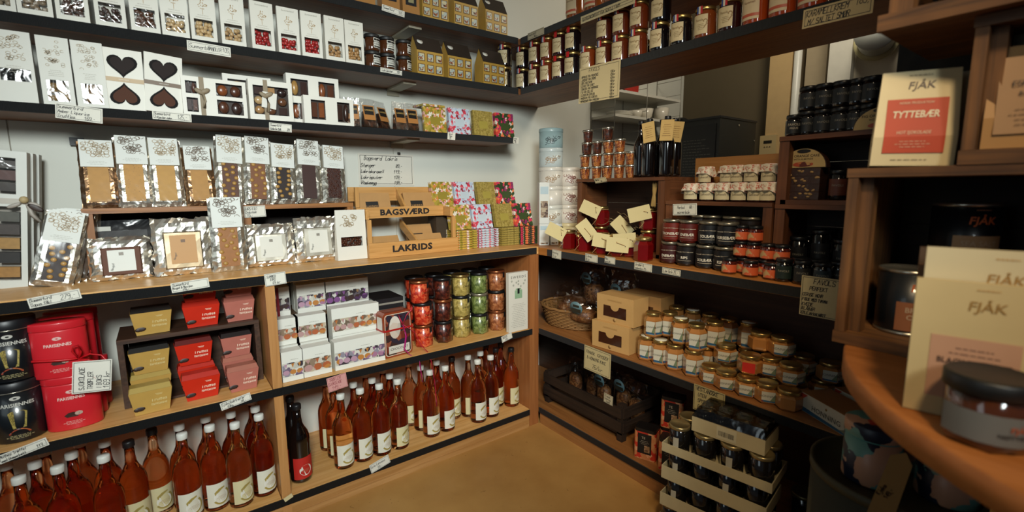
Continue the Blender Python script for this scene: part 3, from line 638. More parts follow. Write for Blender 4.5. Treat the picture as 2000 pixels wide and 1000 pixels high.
card('price_tag', 'small white tag hanging off the end of the upper shelf', (1.472, 1.938, 1.441), .034, .03, [('Spiret', .12, .36, .24, 2.4), ('mørk', .15, .66, .24, 2.4), ('59,-', .3, .94, .24, 2.4)], tilt=.08, roll=.08, seed=11, border=False)

# ------------------------------------------------------------------ on the long worktop
ZC1 = ZC+.0012; RY = 1.985; RZ = 1.1465
RW = lambda ax: wood('#9c6634', '#7f4f26', ax, .45, 8)
xl, xr = -0.2, 0.649
t = thing('riser_shelf', 'low brown wooden riser shelf standing on the long worktop', 'riser', (xl, RY, ZC1))
obj('top_board', MB().box(0, xr-xl, 0, .2, RZ-ZC1-.017, RZ-ZC1), RW(0), t)
for a in (0, (xr-xl)*.52, xr-xl-.026):
    obj('upright', MB().box(a, a+.026, .001, .199, 0, RZ-ZC1-.0175), RW(2), t)
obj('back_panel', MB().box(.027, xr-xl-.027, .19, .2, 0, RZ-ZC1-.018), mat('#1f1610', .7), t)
def crinkle(w, h, d, nx, nz, amp, seed, edge=.16, pillow=None):
    """pillow-shaped foil skin with crimped rim, front towards -y, base on z = 0"""
    rnd = random.Random(seed); b = MB(); v = []; f = []
    for side in (-1, 1):
        for k in range(nz+1):
            for i in range(nx+1):
                u, q = i/nx*2-1, k/nz*2-1
                m = min(1, (1-abs(u))/edge)*min(1, (1-abs(q))/edge)
                rim = (i in (0, nx)) or (k in (0, nz))
                v.append((u*w/2+(0 if not rim else rnd.uniform(-amp, amp)), side*(d/2*math.sqrt(max(m, 0))) + rnd.uniform(-amp, amp)*(.4+.6*(m < .9)), max(0, (q+1)*h/2+(rnd.uniform(-amp, amp) if rim else 0))))
    n = (nx+1)*(nz+1)
    for s in (0, 1):
        for k in range(nz):
            for i in range(nx):
                a = s*n+k*(nx+1)+i; q = (a, a+1, a+nx+2, a+nx+1); f.append(q if s == 0 else q[::-1])
    return b.add(v, f)
def bar_bag(label, x, y, z, w, h, slab, kind, rot=0, roll=0, lean=.1, seed=1, foilcol='#c9c2b4', name='bar_bag', group='chocolate bars in foil bags'):
    t = thing(name, label, 'chocolate bar', (x, y, z), (-lean, roll, rot), group); k = (round(w, 3), round(h, 3))
    obj('foil_bag', memo(('bbf', seed % 3)+k, lambda: crinkle(w, h, .016, 8, 14, .0014, seed)), foil(foilcol, 30, .5), t)
    sw, sh = w*.27, h*.63
    sl = obj('chocolate_slab', memo(('bbs',)+k, lambda: MB().box(-sw, sw, -.0125, -.004, .018, sh)), mat(slab, .6, vary=.14, scale=60), t)
    if kind == 'nuts':
        rnd = random.Random(seed); b = MB()
        for i in range(13): b.ball(((.55 if i % 2 else -.55)*sw+rnd.uniform(-.35, .35)*sw, -.0125, .024+(sh-.03)*((i+.5)/13)), (.0078, .004, .0068), None, 8, 5)
        obj('hazelnuts', b, mat('#b58a48', .4, vary=.2), sl, kind='stuff')
    elif kind == 'specks':
        rnd = random.Random(seed); b = MB()
        for i in range(34):
            xx, zz, e = rnd.uniform(-.9, .9)*sw, rnd.uniform(.022, sh-.004), rnd.uniform(.0007, .0016); b.quad((xx-e, -.0128, zz), (xx, -.0128, zz-e*.6), (xx+e, -.0128, zz), (xx, -.0128, zz+e*.6))
        obj('spice_specks', b, mat('#4a2c14', .5, vary=0), sl, kind='stuff')
    elif kind == 'rubble':
        obj('cocoa_nibs', memo(('bbr',)+k, lambda: nuts(-sw, sw, .02, sh, -.0125, .0045, 3, .6, .5)), mat('#4a2416', .5, vary=.3, scale=200), sl, kind='stuff')
    obj('clear_front', memo(('bbc',)+k, lambda: MB().box(-w*.46, w*.46, -.0175, -.0172, .006, h*.66)), film(gloss=.022 if seed < 20 else .008, scale=12+seed % 5, bump=.6), t)
    p = obj('paper_band', memo(('bbp',)+k, lambda: MB().box(-w*.43, w*.43, -.0185, .0135, h*.6, h*1.005)), mat('#d3d4cd', .55, vary=.03), t)
    obj('ornament_print', memo(('bbo', seed % 4)+k, lambda: ornament(w*.8, h*.27, seed % 4, 34)), ORD2() if seed % 2 else ORN(), p, (0, -.0191, h*.87))
    obj('small_print', memo(('bbq',)+k, lambda: scribble(w*.55, .014, 3, .2)), mat('#a09c92', .6, vary=0), p, (0, -.0191, h*.66))
    return t
cara = [(198, 403, 276, '#b5843f', 'plain', 'caramel slab with few specks, at the riser end'), (267, 402, 267, '#b8863e', 'specks', 'caramel slab full of dark specks'), (330, 401, 272, '#b98a42', 'plain', 'smooth caramel slab, third along the riser'), (395, 399, 288, '#b07f3c', 'plain', 'smooth caramel slab, the shortest of the caramel bags')]
bw_ = -0.103--0.198
P_ = [(-0.15, 1.362, .095), (-0.061, 1.381, .095), (0.026, 1.378, .095), (0.121, 1.355, .092)]
for i, (x, zt_, w) in enumerate(P_):
    bar_bag('foil bag with ' + cara[i][5], x, 2.01, RZ+.0008, w, (zt_-RZ)*1.01, cara[i][3], cara[i][4], seed=i, lean=.24, foilcol='#8a6a4c' if i in (0, 3) else '#c9c2b4')
N_ = [(0.21, 1.397, '#5a3420', 'nuts', 'milk chocolate with hazelnuts, first after the caramel'), (0.302, 1.398, '#7a4a28', 'nuts', 'lighter milk chocolate and hazelnuts'), (0.39, 1.376, '#24130c', 'nuts', 'very dark chocolate dotted with pale nuts'), (0.485, 1.396, '#3a1c14', 'plain', 'dark chocolate and red berries'), (0.583, 1.377, '#3a1a10', 'rubble', 'dark rough cocoa nibs, last on the riser')]
for i, (x, zt_, c, kd, s) in enumerate(N_):
    bar_bag('foil bag of ' + s, x, 2.01, RZ+.0008, .094, (zt_-RZ)*1.02, c, kd, seed=i+4, lean=.24, roll=.06)
    for k in (1, 2):
        if i in (1, 2, 3): bar_bag('foil bag behind the ' + ('lighter milk', 'very dark', 'berry')[i-1] + ' chocolate bag, ' + ('middle of three', 'furthest back')[k-1], x+.014*k, 2.01+.038*k, RZ+.0008, .094, (zt_-RZ)*.97, c, 'plain', seed=i+4, lean=.2, roll=.05)
# square foil packs in front of and under the riser
def foil_pack(label, x, y, w, h, slab, lab, seed, lean=.12, vert=False):
    t = thing('foil_pack', label, 'chocolate pack', (x, y, ZC1), (-lean, 0, .02), 'square chocolates in crinkled foil')
    obj('foil_bag', crinkle(w, h, .026, 14, 13, .0045, seed, .22), foil('#ece6da', 16, .8, .17), t)
    s = obj('chocolate_slab', MB().hexa([(-w*.3, -.021, h*.13), (w*.3, -.021, h*.13), (w*.34, -.008, h*.1), (-w*.34, -.008, h*.1)], [(-w*.3, -.021, h*.74), (w*.3, -.021, h*.74), (w*.34, -.008, h*.78), (-w*.34, -.008, h*.78)]), foil(slab, 16, .25, .3) if slab != '#5a3018' else mat(slab, .65), t)
    p = obj('paper_label', MB().box(-w*.22, w*.22, -.0225, -.0212, h*.2, h*.7), mat(lab, .55, vary=.03), t)
    obj('emblem', MB().box(-.006, .006, -.0228, -.0225, h*.57, h*.57+.01), mat('#8a8276' if lab[1] == 'd' else '#6b4a2a', .5, vary=.3, scale=300), p)
    obj('handwriting', handwriting([('Nougat', 0, .5, .3)], .05, .02, .0008, seed), mat('#5a5650', .6, vary=0), p, (-w*.12, -.023, h*.4), (0, -1.35, 0))
    return t
foil_pack('brown-centred square foil pack with white label under the riser', -0.114, 1.945, .155, .135, '#5a3018', '#d6d6ce', 11)
foil_pack('square foil pack with tan label, tallest of the silver packs', 0.05, 1.925, .165, .19, '#98866c', '#b98a55', 12)
foil_pack('square foil pack with white label just beside the tall nut bar', 0.319, 1.945, .17, .155, '#c9c2b2', '#d8d4c8', 13)
foil_pack('square foil pack with white label beside the small white pouch', 0.489, 1.95, .165, .175, '#c9c2b2', '#d8d4c8', 14)
bar_bag('tall foil bag of light milk chocolate with hazelnuts in front of riser', 0.181, 1.9, ZC1, .105, (1.174-ZC)*1.0, '#9c6634', 'nuts', seed=9, lean=.08, foilcol='#d6cfc0')
t = thing('clear_bag_pack', 'dark slab in a clear bag standing inside the riser', 'chocolate pack', (-0.119, 2.05, ZC1), (-.05, 0, 0))
obj('dark_slab', MB().box(-.075, .075, 0, .008, .004, .15), mat('#1c120c', .5), t)
obj('clear_bag', MB().box(-.085, .085, -.006, .014, 0, .185), film(gloss=.12, scale=14), t); obj('white_sticker', MB().box(-.06, -.02, -.0068, -.0062, .15, .165), mat('#c9c6bc', .6), t)
# white zip pouch of nuts
t = thing('white_pouch', 'small white stand-up pouch with nut window beside the liquorice stand', 'pouch', (0.609, 1.9, ZC1), (-.04, 0, .03)); w, h = 0.668-0.548, (1.119-ZC)
obj('front_panel', panel(w, h, [(-w*.36, w*.36, h*.27, h*.46)]), mat('#dad6cb', .5, vary=.03), t)
obj('paper_bag', MB().add([(-w/2, .0016, 0), (w/2, .0016, 0), (w/2, .04, 0), (-w/2, .04, 0), (-w/2, .0016, h), (w/2, .0016, h), (w/2, .004, h), (-w/2, .004, h)], [(3, 2, 1, 0), (4, 5, 6, 7), (1, 2, 6, 5), (2, 3, 7, 6), (3, 0, 4, 7)]), mat('#dad6cb', .5, vary=.03), t)
obj('nuts', nuts(-w*.36, w*.36, h*.27, h*.46, .012, .007, 5), mat('#6b3418', .4, vary=.4, scale=120), t, kind='stuff'); obj('window_film', MB().box(-w*.36, w*.36, .0016, .002, h*.27, h*.46), film(gloss=.2), t)
obj('ornament_print', ornament(w*.8, h*.28, 6, 14), ORN(), t, (0, -.0008, h*.8))
# tall window boxes at the end of the worktop
def tall_box(label, x, y, rot, k):
    w, h = .135, .405; t = thing('tall_window_box', label, 'gift box', (x, y, ZC1), (0, .1, rot), 'tall white boxes of mixed chocolates'); cm = mat('#d0d0c8', .5, vary=.03)
    H = [(-w*.36, w*.33, h*.69, h*.95), (-w*.34, w*.4, h*.06, h*.6)]
    obj('front_panel', panel(w, h, H, .003), cm, t)
    obj('carton', MB().add([(-w/2, .003, 0), (w/2, .003, 0), (w/2, .045, 0), (-w/2, .045, 0), (-w/2, .003, h), (w/2, .003, h), (w/2, .045, h), (-w/2, .045, h)], [(3, 2, 1, 0), (4, 5, 6, 7), (1, 2, 6, 5), (2, 3, 7, 6), (3, 0, 4, 7)]), mat('#b8a894' if k else '#c9c0b2', .5), t)
    if k: return
    rows = [(.08, .155, '#b08040', 1), (.185, .265, '#2a2622', 2), (.29, .37, '#b58a4a', 2), (.395, .47, '#4a403a', 1), (.49, .56, '#5c5a50', 2), (.71, .77, '#3a3028', 2), (.79, .86, '#5a342c', 1), (.875, .93, '#4a4038', 1)]
    for a, b_, c, n in rows:
        for i in range(n):
            x0, x1 = -w*.34+w*.72*i/n+.002, -w*.34+w*.72*(i+1)/n-.002
            obj('chocolate_block', MB().box(x0, x1, .012, .03, a*h, b_*h), mat(c, .5, vary=.2, scale=80), t)
    for q in H: obj('window_film', MB().quad((q[0], .002, q[2]), (q[1], .002, q[2]), (q[1], .002, q[3]), (q[0], .002, q[3])), film(gloss=.13, scale=20), t)
    r = obj('ribbon', MB().box(-w/2-.0005, w/2+.0015, -.0012, .046, h*.62, h*.66), mat('#b8b0a4', .5), t)
    obj('bow', MB().ball((w*.3, -.004, h*.61), (.018, .003, .006), Matrix.Rotation(-.5, 4, 'Y')).ball((w*.62, -.004, h*.62), (.016, .003, .008), Matrix.Rotation(.4, 4, 'Y')).tube([(w*.5, 0, h*.63), (w*.58, -.004, h*.55), (w*.7, .002, h*.5)], .006, 4), mat('#a39a90', .5), r)
    obj('ribbon_leaf', MB().ball((w*.64, -.006, h*.6), (.02, .002, .009), Matrix.Rotation(.5, 4, 'Y')), mat('#3a2c26', .5), r); obj('dried_flower', MB().ball((w*.46, -.008, h*.655), .011), mat('#b09a70', .6), r)
bx = -0.342
tall_box('tall white chocolate box with ribbon bow, front of the stack', bx-.0675, 1.99, 0, 0)
tall_box('tall white box directly behind the ribboned box', bx-.062, 2.04, 0, 1)
tall_box('tall white box furthest back behind the ribboned box', bx-.056, 2.09, 0, 2)
# fan of dark nut bars
for i in range(5):
    bar_bag('foil bag of dark hazelnut chocolate, ' + ('front of the leaning fan', 'second in the leaning fan', 'third in the leaning fan', 'fourth in the leaning fan', 'rearmost in the leaning fan')[i], -0.283+.012*i, 1.93+.03*i, ZC1, .095, .225, '#2a1710', 'nuts' if i == 0 else 'plain', rot=.03, roll=.25-.03*i, lean=.16, seed=20+i, group='leaning fan of hazelnut bars')
# ------------------------------------------------------------------ liquorice display stand
PW = lambda ax: wood('#c9975a', '#b07e42', ax, .45, 8)
sx0, sx1 = 0.668, 1.085; SW = sx1-sx0
t = thing('liquorice_stand', 'pale wooden two-tier display stand stencilled with black letters', 'display stand', (sx0, 1.875, ZC1))
fb = obj('front_board', MB().box(0, SW, 0, .01, 0, .062), PW(0), t)
obj('lettering', print_text('LAKRIDS', .037, .045, 0, 1.08, width=.185), mat('#1a1210', .6, vary=0), fb, (SW*.46, -.0008, .031))
ub = obj('front_board', MB().box(-.01, SW+.012, .1, .11, .158, .205), PW(0), t)
obj('lettering', print_text('BAGSVÆRD', .034, .045, 0, 1.08, width=.235), mat('#1a1210', .6, vary=0), ub, (SW*.5, .0992, .181))
obj('back_board', MB().box(-.01, SW+.012, .2, .21, .23, .292), PW(0), t)
for x in (.003, SW-.02):
    obj('upright', MB().box(x, x+.016, .012, .026, 0, .157), PW(2), t)
    obj('side_rail', MB().box(x, x+.014, .03, .212, .158, .2).box(x, x+.014, .03, .212, 0, .05), PW(1), t)
obj('upright', MB().box(-.008, .008, .112, .126, .206, .29), PW(2), t); obj('upright', MB().box(SW-.012, SW+.01, .196, .2, .158, .292), PW(2), t)
obj('tray_floor', MB().box(.018, SW-.02, .011, .2, .002, .008), PW(0), t); obj('tray_floor', MB().box(.018, SW-.02, .111, .199, .16, .166), PW(0), t)
def slant(x, y0, y1, z0, z1): return MB().hexa([(x, y0, z0), (x+.01, y0, z0), (x+.01, y1, z1), (x, y1, z1)], [(x, y0, z0+.04), (x+.01, y0, z0+.04), (x+.01, y1, z1+.04), (x, y1, z1+.04)])
obj('tray_divider', slant(SW*.5, .112, .199, .168, .25), PW(1), t); obj('tray_divider', slant(SW*.53, .012, .2, .012, .105), PW(1), t)
def kraft_pack(label, x, y, z, w, h, rot, lean, hue='#b08450'):
    o = thing('kraft_pack', label, 'carton', (x, y, z), (-lean, 0, rot), 'small kraft cartons in the stand')
    obj('carton', MB().box(-w/2, w/2, 0, .02, 0, h), mat(hue, .6, vary=.1), o)
    p = obj('black_label', MB().box(-w*.3, w*.1, -.0008, 0, h*.2, h*.62), mat('#191512', .6), o)
    obj('lettering', print_text('LAKRIDS', h*.13), mat('#b08450', .6, vary=0), p, (-w*.1, -.0014, h*.4))
Zs = ZC1
for (x, y, z, w, h, r, l, s) in ((.09, .13, .1675, .14, .105, 0, .35, 'upper tray, beside the slanted divider'), (.3, .125, .1675, .15, .105, 0, .35, 'upper tray, far side of the divider'), (-.035, .14, .1675-.1, .05, .1, .2, .1, 'poking out past the stand end'), (.1, .06, .0092, .14, .085, 0, .6, 'lower tray, lying low by the upright'), (.3, .035, .0092, .14, .085, 0, .6, 'lower tray, front of the far half'), (.3, .12, .0092, .13, .12, 0, .45, 'lower tray, behind in the far half')):
    if s.startswith('poking'): continue
    kraft_pack('kraft liquorice carton with black label in ' + s, sx0+x, 1.875+y, Zs+z, w, h, r, l)
card('price_sheet', 'handwritten liquorice price sheet with wavy outline on the white wall', (0.885, 2.1865, 1.292), .275, .15, [('Bagsværd  Lakris', .1, .2, .12, 3.6), ('Stænger', .04, .42, .11, 3.6), ('89,-', .66, .42, .1, 3.6), ('Lakriskaramell', .04, .6, .1, 3.4), ('119,-', .62, .6, .1, 3.6), ('Lakrispulver', .04, .78, .1, 3.6), ('109,-', .62, .78, .1, 3.6), ('Påskeegg', .04, .95, .1, 3.6), ('199,-', .62, .95, .1, 3.6)], paper='#d2cdc0', pen=.0022, cat='price sheet', ink='#1c1c1e', seed=21, slant=.25)
# ------------------------------------------------------------------ floral chocolate bars stacked on the worktop
cols = [(1.088, 1.201, SPRING, '#8f7d2a', 'olive floral'), (1.204, 1.333, BLUEFL, '#b9c4cc', 'pale blue floral'), (1.332, 1.464, GOLDFL, '#a09040', 'antique gold'), (1.456, 1.557, GREENFL, '#3a4a24', 'dark green rose-printed')]
GF = 'floral chocolate bars on the worktop'
for ci, (xa, xb, m, lb, nm) in enumerate(cols):
    cx = (xa+xb)/2; w = .113; y0 = (1.89, 1.89, 1.885, 1.87)[ci]; n = 8
    for k in range(n):
        t = thing('chocolate_bar', nm + ' bar lying flat, ' + ('bottom', 'second', 'third', 'fourth', 'fifth', 'sixth', 'seventh', 'top')[k] + ' of its low stack', 'chocolate bar', (cx+((k*7) % 3-1)*.0012, y0+((k*5) % 3)*.0012, ZC1+.0112*k), 0, GF)
        obj('wrapper', memo(('flat', ci), lambda: MB().box(-w/2, w/2, 0, .1, 0, .0095)), m(), t)
    zs = ZC1+.0112*n
    t = box_thing('carton_riser', 'plain dark carton raising the back row of ' + nm + ' bars', 'carton', (cx-.052, y0+.112, ZC1), .1, .085, .199, mat('#3a2c1c', .7), 0, 'cartons under the back row of bars')
    for k in range(2):
        bar('chocolate_bar', nm + ' bar standing in front row on the low stacks, ' + ('foremost', 'just behind'), (cx-.012, y0+.03+.014*k, zs+.001), .113, .118, .0095, m(), 0, .22, GF, lab=mat(lb, .5) if k == 0 else None) if False else bar('chocolate_bar', nm + ' bar standing on the low stack, ' + ('foremost', 'just behind the foremost')[k], (cx-.012, y0+.03+.014*k, zs+.001), .113, .118, .0095, m(), 0, .22, GF, lab=mat(lb, .5) if k == 0 else None)
        bar('chocolate_bar', nm + ' bar standing in the raised back row, ' + ('foremost', 'just behind the foremost')[k], (cx-.052, y0+.125+.014*k, ZC1+.2), .113, .118, .0095, m(), 0, .22, GF, lab=mat(lb, .5) if k == 0 else None)
# price tags on the worktop edge and riser
card('price_tag', 'white tag reading 279 on worktop edge above the red tins', (-0.253, 1.7495, 0.912), .106, .028, [('Summerbird', .04, .42, .32, 3), ('Tapas 18kl', .04, .86, .3, 3), ('279,-', .6, .74, .5, 3)], roll=-.13, seed=22)
card('price_tag', 'white tag for nougat and marzipan on the worktop edge, 115', (0.053, 1.7495, 0.909), .098, .03, [('Summerbird', .05, .36, .26, 3.2), ('Nougat & Marcipan', .03, .66, .22, 2.9), ('115,-', .28, .94, .22, 3.4)], roll=-.07, seed=23)
card('price_tag', 'squarish white tag reading 69 kr where divider meets the worktop', (0.293, 1.7495, 0.9), .066, .042, [('SUMMER', .1, .36, .2, 3.4), ('BIRD', .25, .6, .2, 3.4), ('69 kr', .35, .88, .2, 3.6)], roll=-.05, seed=24)
card('price_tag', 'white tag on the riser edge beside the tall hazelnut bar', (0.281, 1.9825, 1.122), .072, .042, [('BARS KILO', .06, .36, .24, 2.8), ('Chokolade', .06, .64, .22, 2.8), ('115,-', .1, .92, .22, 3)], roll=-.04, seed=25)

# ------------------------------------------------------------------ bottles on the bottom shelf
def wrapped(b, R):
    m = MB(); m.add([(R*math.sin(x/R), -R*math.cos(x/R), z) for x, y, z in b.v], b.f); return m
def arc(r0, r1, a0, a1, cx=0, cz=0, n=14, sq=1):
    b = MB()
    for i in range(n):
        t0, t1 = a0+(a1-a0)*i/n, a0+(a1-a0)*(i+1)/n
        b.quad((cx+r0*math.cos(t0), 0, cz+sq*r0*math.sin(t0)), (cx+r1*math.cos(t0), 0, cz+sq*r1*math.sin(t0)), (cx+r1*math.cos(t1), 0, cz+sq*r1*math.sin(t1)), (cx+r0*math.cos(t1), 0, cz+sq*r0*math.sin(t1)))
    return b
BH, BR = .306, .0385
def bottle(label, x, y, rot, cap, liq, lab='gold', group='bottles of pale rose cordial', opaque=False, name='cordial_bottle', z=None, h=BH, r=BR, cat='bottle'):
    t = thing(name, label, cat, (x, y, ZB+.0008 if z is None else z), rot, group)
    def body(): return MB().lathe([(r*.8, 0), (r*.97, .004), (r, .012), (r, h*.53), (r*.97, h*.58), (r*.82, h*.64), (r*.56, h*.7), (r*.42, h*.75), (r*.36, h*.82), (r*.33, h*.93)], 24)
    obj('glass_body', memo(('btl', round(h, 3), round(r, 4)), body), liq, t)
    obj('cap', memo(('cap', round(h, 3), round(r, 4)), lambda: MB().lathe([(r*.4, h*.93), (r*.42, h*.935), (r*.42, h*.985), (r*.38, h*.998), (.001, h)], 18)), cap, t)
    if lab is None: return t
    R = r+.0005; lw = 2.3
    cream, gold, white = ('#cfc59a', '#9c8a4a', '#dcd9cc') if lab == 'gold' else (('#d8d4c2', '#a08c46', '#e0ddd2') if lab == 'white' else ('#b5241c', '#b5241c', '#d9d5c9'))
    p = obj('paper_label', memo(('bl', round(R, 4), lab == 'red'), lambda: MB().patch(R, -lw/2, lw/2, h*.06, h*.34, 10)), mat(cream, .55, vary=.03), t)
    s = r*.62
    obj('white_disc_print', memo(('bd', round(R, 4)), lambda: wrapped(MB().add([(s*math.cos(2*PI*i/20), 0, h*.17+s*.9*math.sin(2*PI*i/20)) for i in range(20)], [tuple(range(20))]), R+.0006)), mat(white, .55, vary=0), p)
    obj('swoosh_print', memo(('bs', round(R, 4)), lambda: wrapped(arc(s*.95, s*1.22, -2.6, .9, 0, h*.175).add([(-s*.9, 0, h*.235), (-s*.3, 0, h*.275), (s*.45, 0, h*.285), (s*.5, 0, h*.27), (-s*.1, 0, h*.25), (-s*.8, 0, h*.2)], [(0, 5, 4, 3, 2, 1)]), R+.0009)), mat(gold, .5, vary=0), p)
    obj('small_print', memo(('bp', round(R, 4)), lambda: wrapped(scribble(s*1.3, .014, 3, .25), R+.0011)), mat('#a88a6a', .5, vary=0), p, (0, 0, h*.165))
    return t
WCAP = mat('#d6d6ce', .4, vary=.03); KCAP = mat('#141416', .4)
ROSE, AMB, DEEP, PEACH = liquid('#fbd0a8', 1.3), liquid('#f8c094', 1.3), liquid('#ec9c68', 1.3), liquid('#fce2c8', 1.3)
NOIR = mat('#0d0807', .08, coat=1)
caps = [(-0.394,1.836, 'w', 'D', 'w'), (-0.373,1.927, 'w', 'D', None), (-0.31,1.855, 'w', 'D', 'g'), (-0.292,1.922, 'w', 'D', None), (-0.21,1.83, 'w', 'D', 'w'), (-0.219,1.945, 'w', 'D', None), (-0.439,1.957, 'w', 'D', None), (-0.149,1.896, 'k', 'D', 'g'), (-0.087,1.94, 'k', 'A', 'g'), (-0.009,1.846, 'w', 'A', 'w'), (-0.016,1.929, 'w', 'D', None), (0.072,1.849, 'w', 'A', 'w'), (0.066,1.933, 'w', 'D', None), (0.145,1.825, 'w', 'P', 'g'), (0.146,1.921, 'w', 'D', None), (0.226,1.839, 'w', 'A', 'w'), (0.227,1.921, 'w', 'D', None), (0.22,1.986, 'w', 'D', None), (-0.364,1.98, 'w', 'D', None), (-0.284,1.972, 'w', 'D', None)]
LQ = {'D': DEEP, 'A': AMB, 'P': PEACH, 'R': ROSE}; LB = {'w': 'white', 'g': 'gold', None: None}
nmL = ['front row, lowest white cap by picture edge', 'second row, under the hazelnut tag', 'front row, below the red oval tins', 'second row, under the shelf shadow', 'front row, last white cap before black caps', 'second row, behind the last white cap', 'rear row, at the picture edge', 'front row, black-capped, darker of the two', 'front row, black-capped, beside a white cap', 'front row, just after the black caps', 'second row, just after the black caps', 'front row, under the middle of the truffle crate', 'second row, under the truffle crate', 'front row, palest peach liquid', 'second row, behind the palest peach bottle', 'front row, touching the divider post', 'second row, touching the divider post', 'rear row, nearest the divider post', 'rear row, third from the picture edge', 'rear row, below the red tins']
def apart(pts, dmin, xmax):
    pts = [list(p) for p in pts]
    for _ in range(60):
        for i in range(len(pts)):
            for j in range(i):
                dx, dy = pts[i][0]-pts[j][0], pts[i][1]-pts[j][1]; d = math.hypot(dx, dy) or 1e-4
                if d < dmin:
                    k = (dmin-d)/2/d; pts[i][0] += dx*k; pts[i][1] += dy*k; pts[j][0] -= dx*k; pts[j][1] -= dy*k
        for p in pts: p[1] = min(max(p[1], 1.797), 2.145); p[0] = min(p[0], xmax)
    return pts
pos = apart([(c[0], c[1]) for c in caps], .079, DX-.073)
for (x, y), c, s in zip(pos, caps, nmL):
    bottle('cordial bottle in left bay, ' + s, x, y, .15+((int(x*1000)) % 7)*.05, WCAP if c[2] == 'w' else KCAP, LQ[c[3]], LB[c[4]], 'bottles in the left bay')
bottle('black bottle with red and white label beside the divider post', DX+.055, 1.84, .25, KCAP, NOIR, 'red', 'black bottles'); bottle('black bottle standing behind the red-labelled black one', DX+.05, 1.93, .2, KCAP, NOIR, 'red', 'black bottles')
capsR = [(0.507,1.83, 'w', 'R', 'w', 'front row, nearest the red-labelled black bottle'), (0.585,1.837, 'w', 'R', 'w', 'front row, second from the black bottle'), (0.662,1.835, 'w', 'R', 'w', 'front row, third from the black bottle'), (0.744,1.832, 'w', 'R', 'g', 'front row, fourth from the black bottle'), (0.515,1.942, 'w', 'A', 'g', 'second row, below the pink tag'), (0.582,1.91, 'w', 'D', None, 'second row, second along'), (0.657,1.906, 'w', 'D', None, 'second row, third along'), (0.736,1.909, 'w', 'D', None, 'second row, fourth along'), (0.662,1.982, 'w', 'D', None, 'rear row, left of its neighbour'), (0.741,1.981, 'w', 'D', None, 'rear row, in the middle'), (0.501,1.986, 'w', 'D', 'g', 'rear row, against the white wall'),
 (0.903,1.84, 'w', 'R', 'w', 'front row, with the pink ribbon hanging over it'), (0.977,1.838, 'w', 'R', 'w', 'front row, beside the ribboned bottle'), (0.983,1.931, 'w', 'D', None, 'second row, behind the ribboned bottle'), (0.889,1.921, 'w', 'A', 'g', 'second row, with a green motif'), (0.871,1.976, 'w', 'A', 'g', 'second row, beside the green-motif one'), (1.064,1.921, 'k', 'D', 'g', 'second row, lone black cap'), (1.133,1.893, 'w', 'A', 'g', 'second row, after the lone black cap'), (1.141,1.817, 'w', 'R', 'w', 'front row, second from the end'), (1.214,1.904, 'w', 'A', None, 'rear row, above the second from the end'), (1.222,1.825, 'w', 'R', 'w', 'front row, last of the white caps'),
 (1.333,1.899, 'k', 'A', 'g', 'black-capped, first of the three by the end panel'), (1.316,1.963, 'k', 'D', None, 'black-capped, rear row'), (1.451,1.943, 'k', 'D', 'g', 'black-capped, behind the last bottle'), (1.463,1.87, 'k', 'A', 'g', 'black-capped, last by the end panel'), (0.997,1.999, 'w', 'D', None, 'rear row, behind the pink ribbon')]
pos = apart([(c[0], c[1]) for c in capsR], .079, 1.368)
for (x, y), c in zip(pos, capsR):
    bottle('rose cordial bottle in right bay, ' + c[5], x, y, .2+((int(x*1000)) % 5)*.06, WCAP if c[2] == 'w' else KCAP, LQ[c[3]], LB[c[4]], 'bottles in the right bay')
# ------------------------------------------------------------------ left bay, upper shelf: tins and truffles
ZL1 = ZL+.001
def round_tin(label, x, y, z, r, h, rot):
    t = thing('chocolate_tin', label, 'tin', (x, y, z), rot, 'black round chocolate tins')
    obj('tin_body', memo(('rt1',), lambda: MB().lathe([(r*.97, 0), (r, .003), (r, h*.84)], 32)), mat('#0e1216', .3, coat=.4), t)
    obj('lid', memo(('rt2',), lambda: MB().lathe([(r*1.02, h*.84), (r*1.025, h*.845), (r*1.025, h*.985), (r*.98, h), (r*.9, h-.002), (.001, h-.002)], 32)), mat('#121418', .4), t)
    obj('silver_rim', memo(('rt3',), lambda: MB().lathe([(r*1.03, h*.83), (r*1.035, h*.836), (r*1.03, h*.842)], 32)), SILV(), t)
    obj('lettering', print_text('PARISIENNES', .014, .015, 0, 1, r+.0008, .075), mat('#d0cec4', .5, vary=0), t, (0, 0, h*.63))
    obj('emblem', memo(('rt4',), lambda: wrapped(arc(.004, .011, 0, 2*PI, 0, h*.74, 14, .5), r+.0008)), mat('#c9c6bc', .5, vary=.3, scale=200), t)
    b_ = obj('basket_print', memo(('rt5',), lambda: wrapped(MB().add([(-.019, 0, h*.5), (-.012, 0, h*.24), (.014, 0, h*.24), (.02, 0, h*.5), (.012, 0, h*.53), (-.012, 0, h*.53)], [(0, 1, 2, 3, 4, 5)]), r+.0009)), blotch(['#8a7a3a', '#a8944a', '#6b5c2c', '#b09a50'], 220), t)
    obj('fruit_print', memo(('rt6',), lambda: wrapped(MB().add([(-.022+.044*i/11, 0, h*.17+.012*math.sin(PI*i/11)) for i in range(12)]+[(.022, 0, h*.15), (-.022, 0, h*.15)], [tuple(range(14))[::-1]]), r+.0011)), blotch(['#a8482a', '#7a2a1c', '#8a8a92', '#c97a4a'], 130), b_)
    obj('small_print', memo(('rt7',), lambda: wrapped(scribble(.06, .012, 3, .3), r+.0008)), mat('#b5a878', .5, vary=0), t, (0, 0, h*.1))
rt_h = .172
round_tin('black round chocolate tin with basket picture, lower of the stack', -0.374, 1.848, ZL1, .056, rt_h, .12)
round_tin('black round chocolate tin with basket picture, upper of the stack', -0.371, 1.854, ZL1+rt_h, .056, rt_h, .12)
round_tin('black round tin mostly outside the picture beside the stack', -0.371-.125, 1.854, ZL1, .056, rt_h, .12)
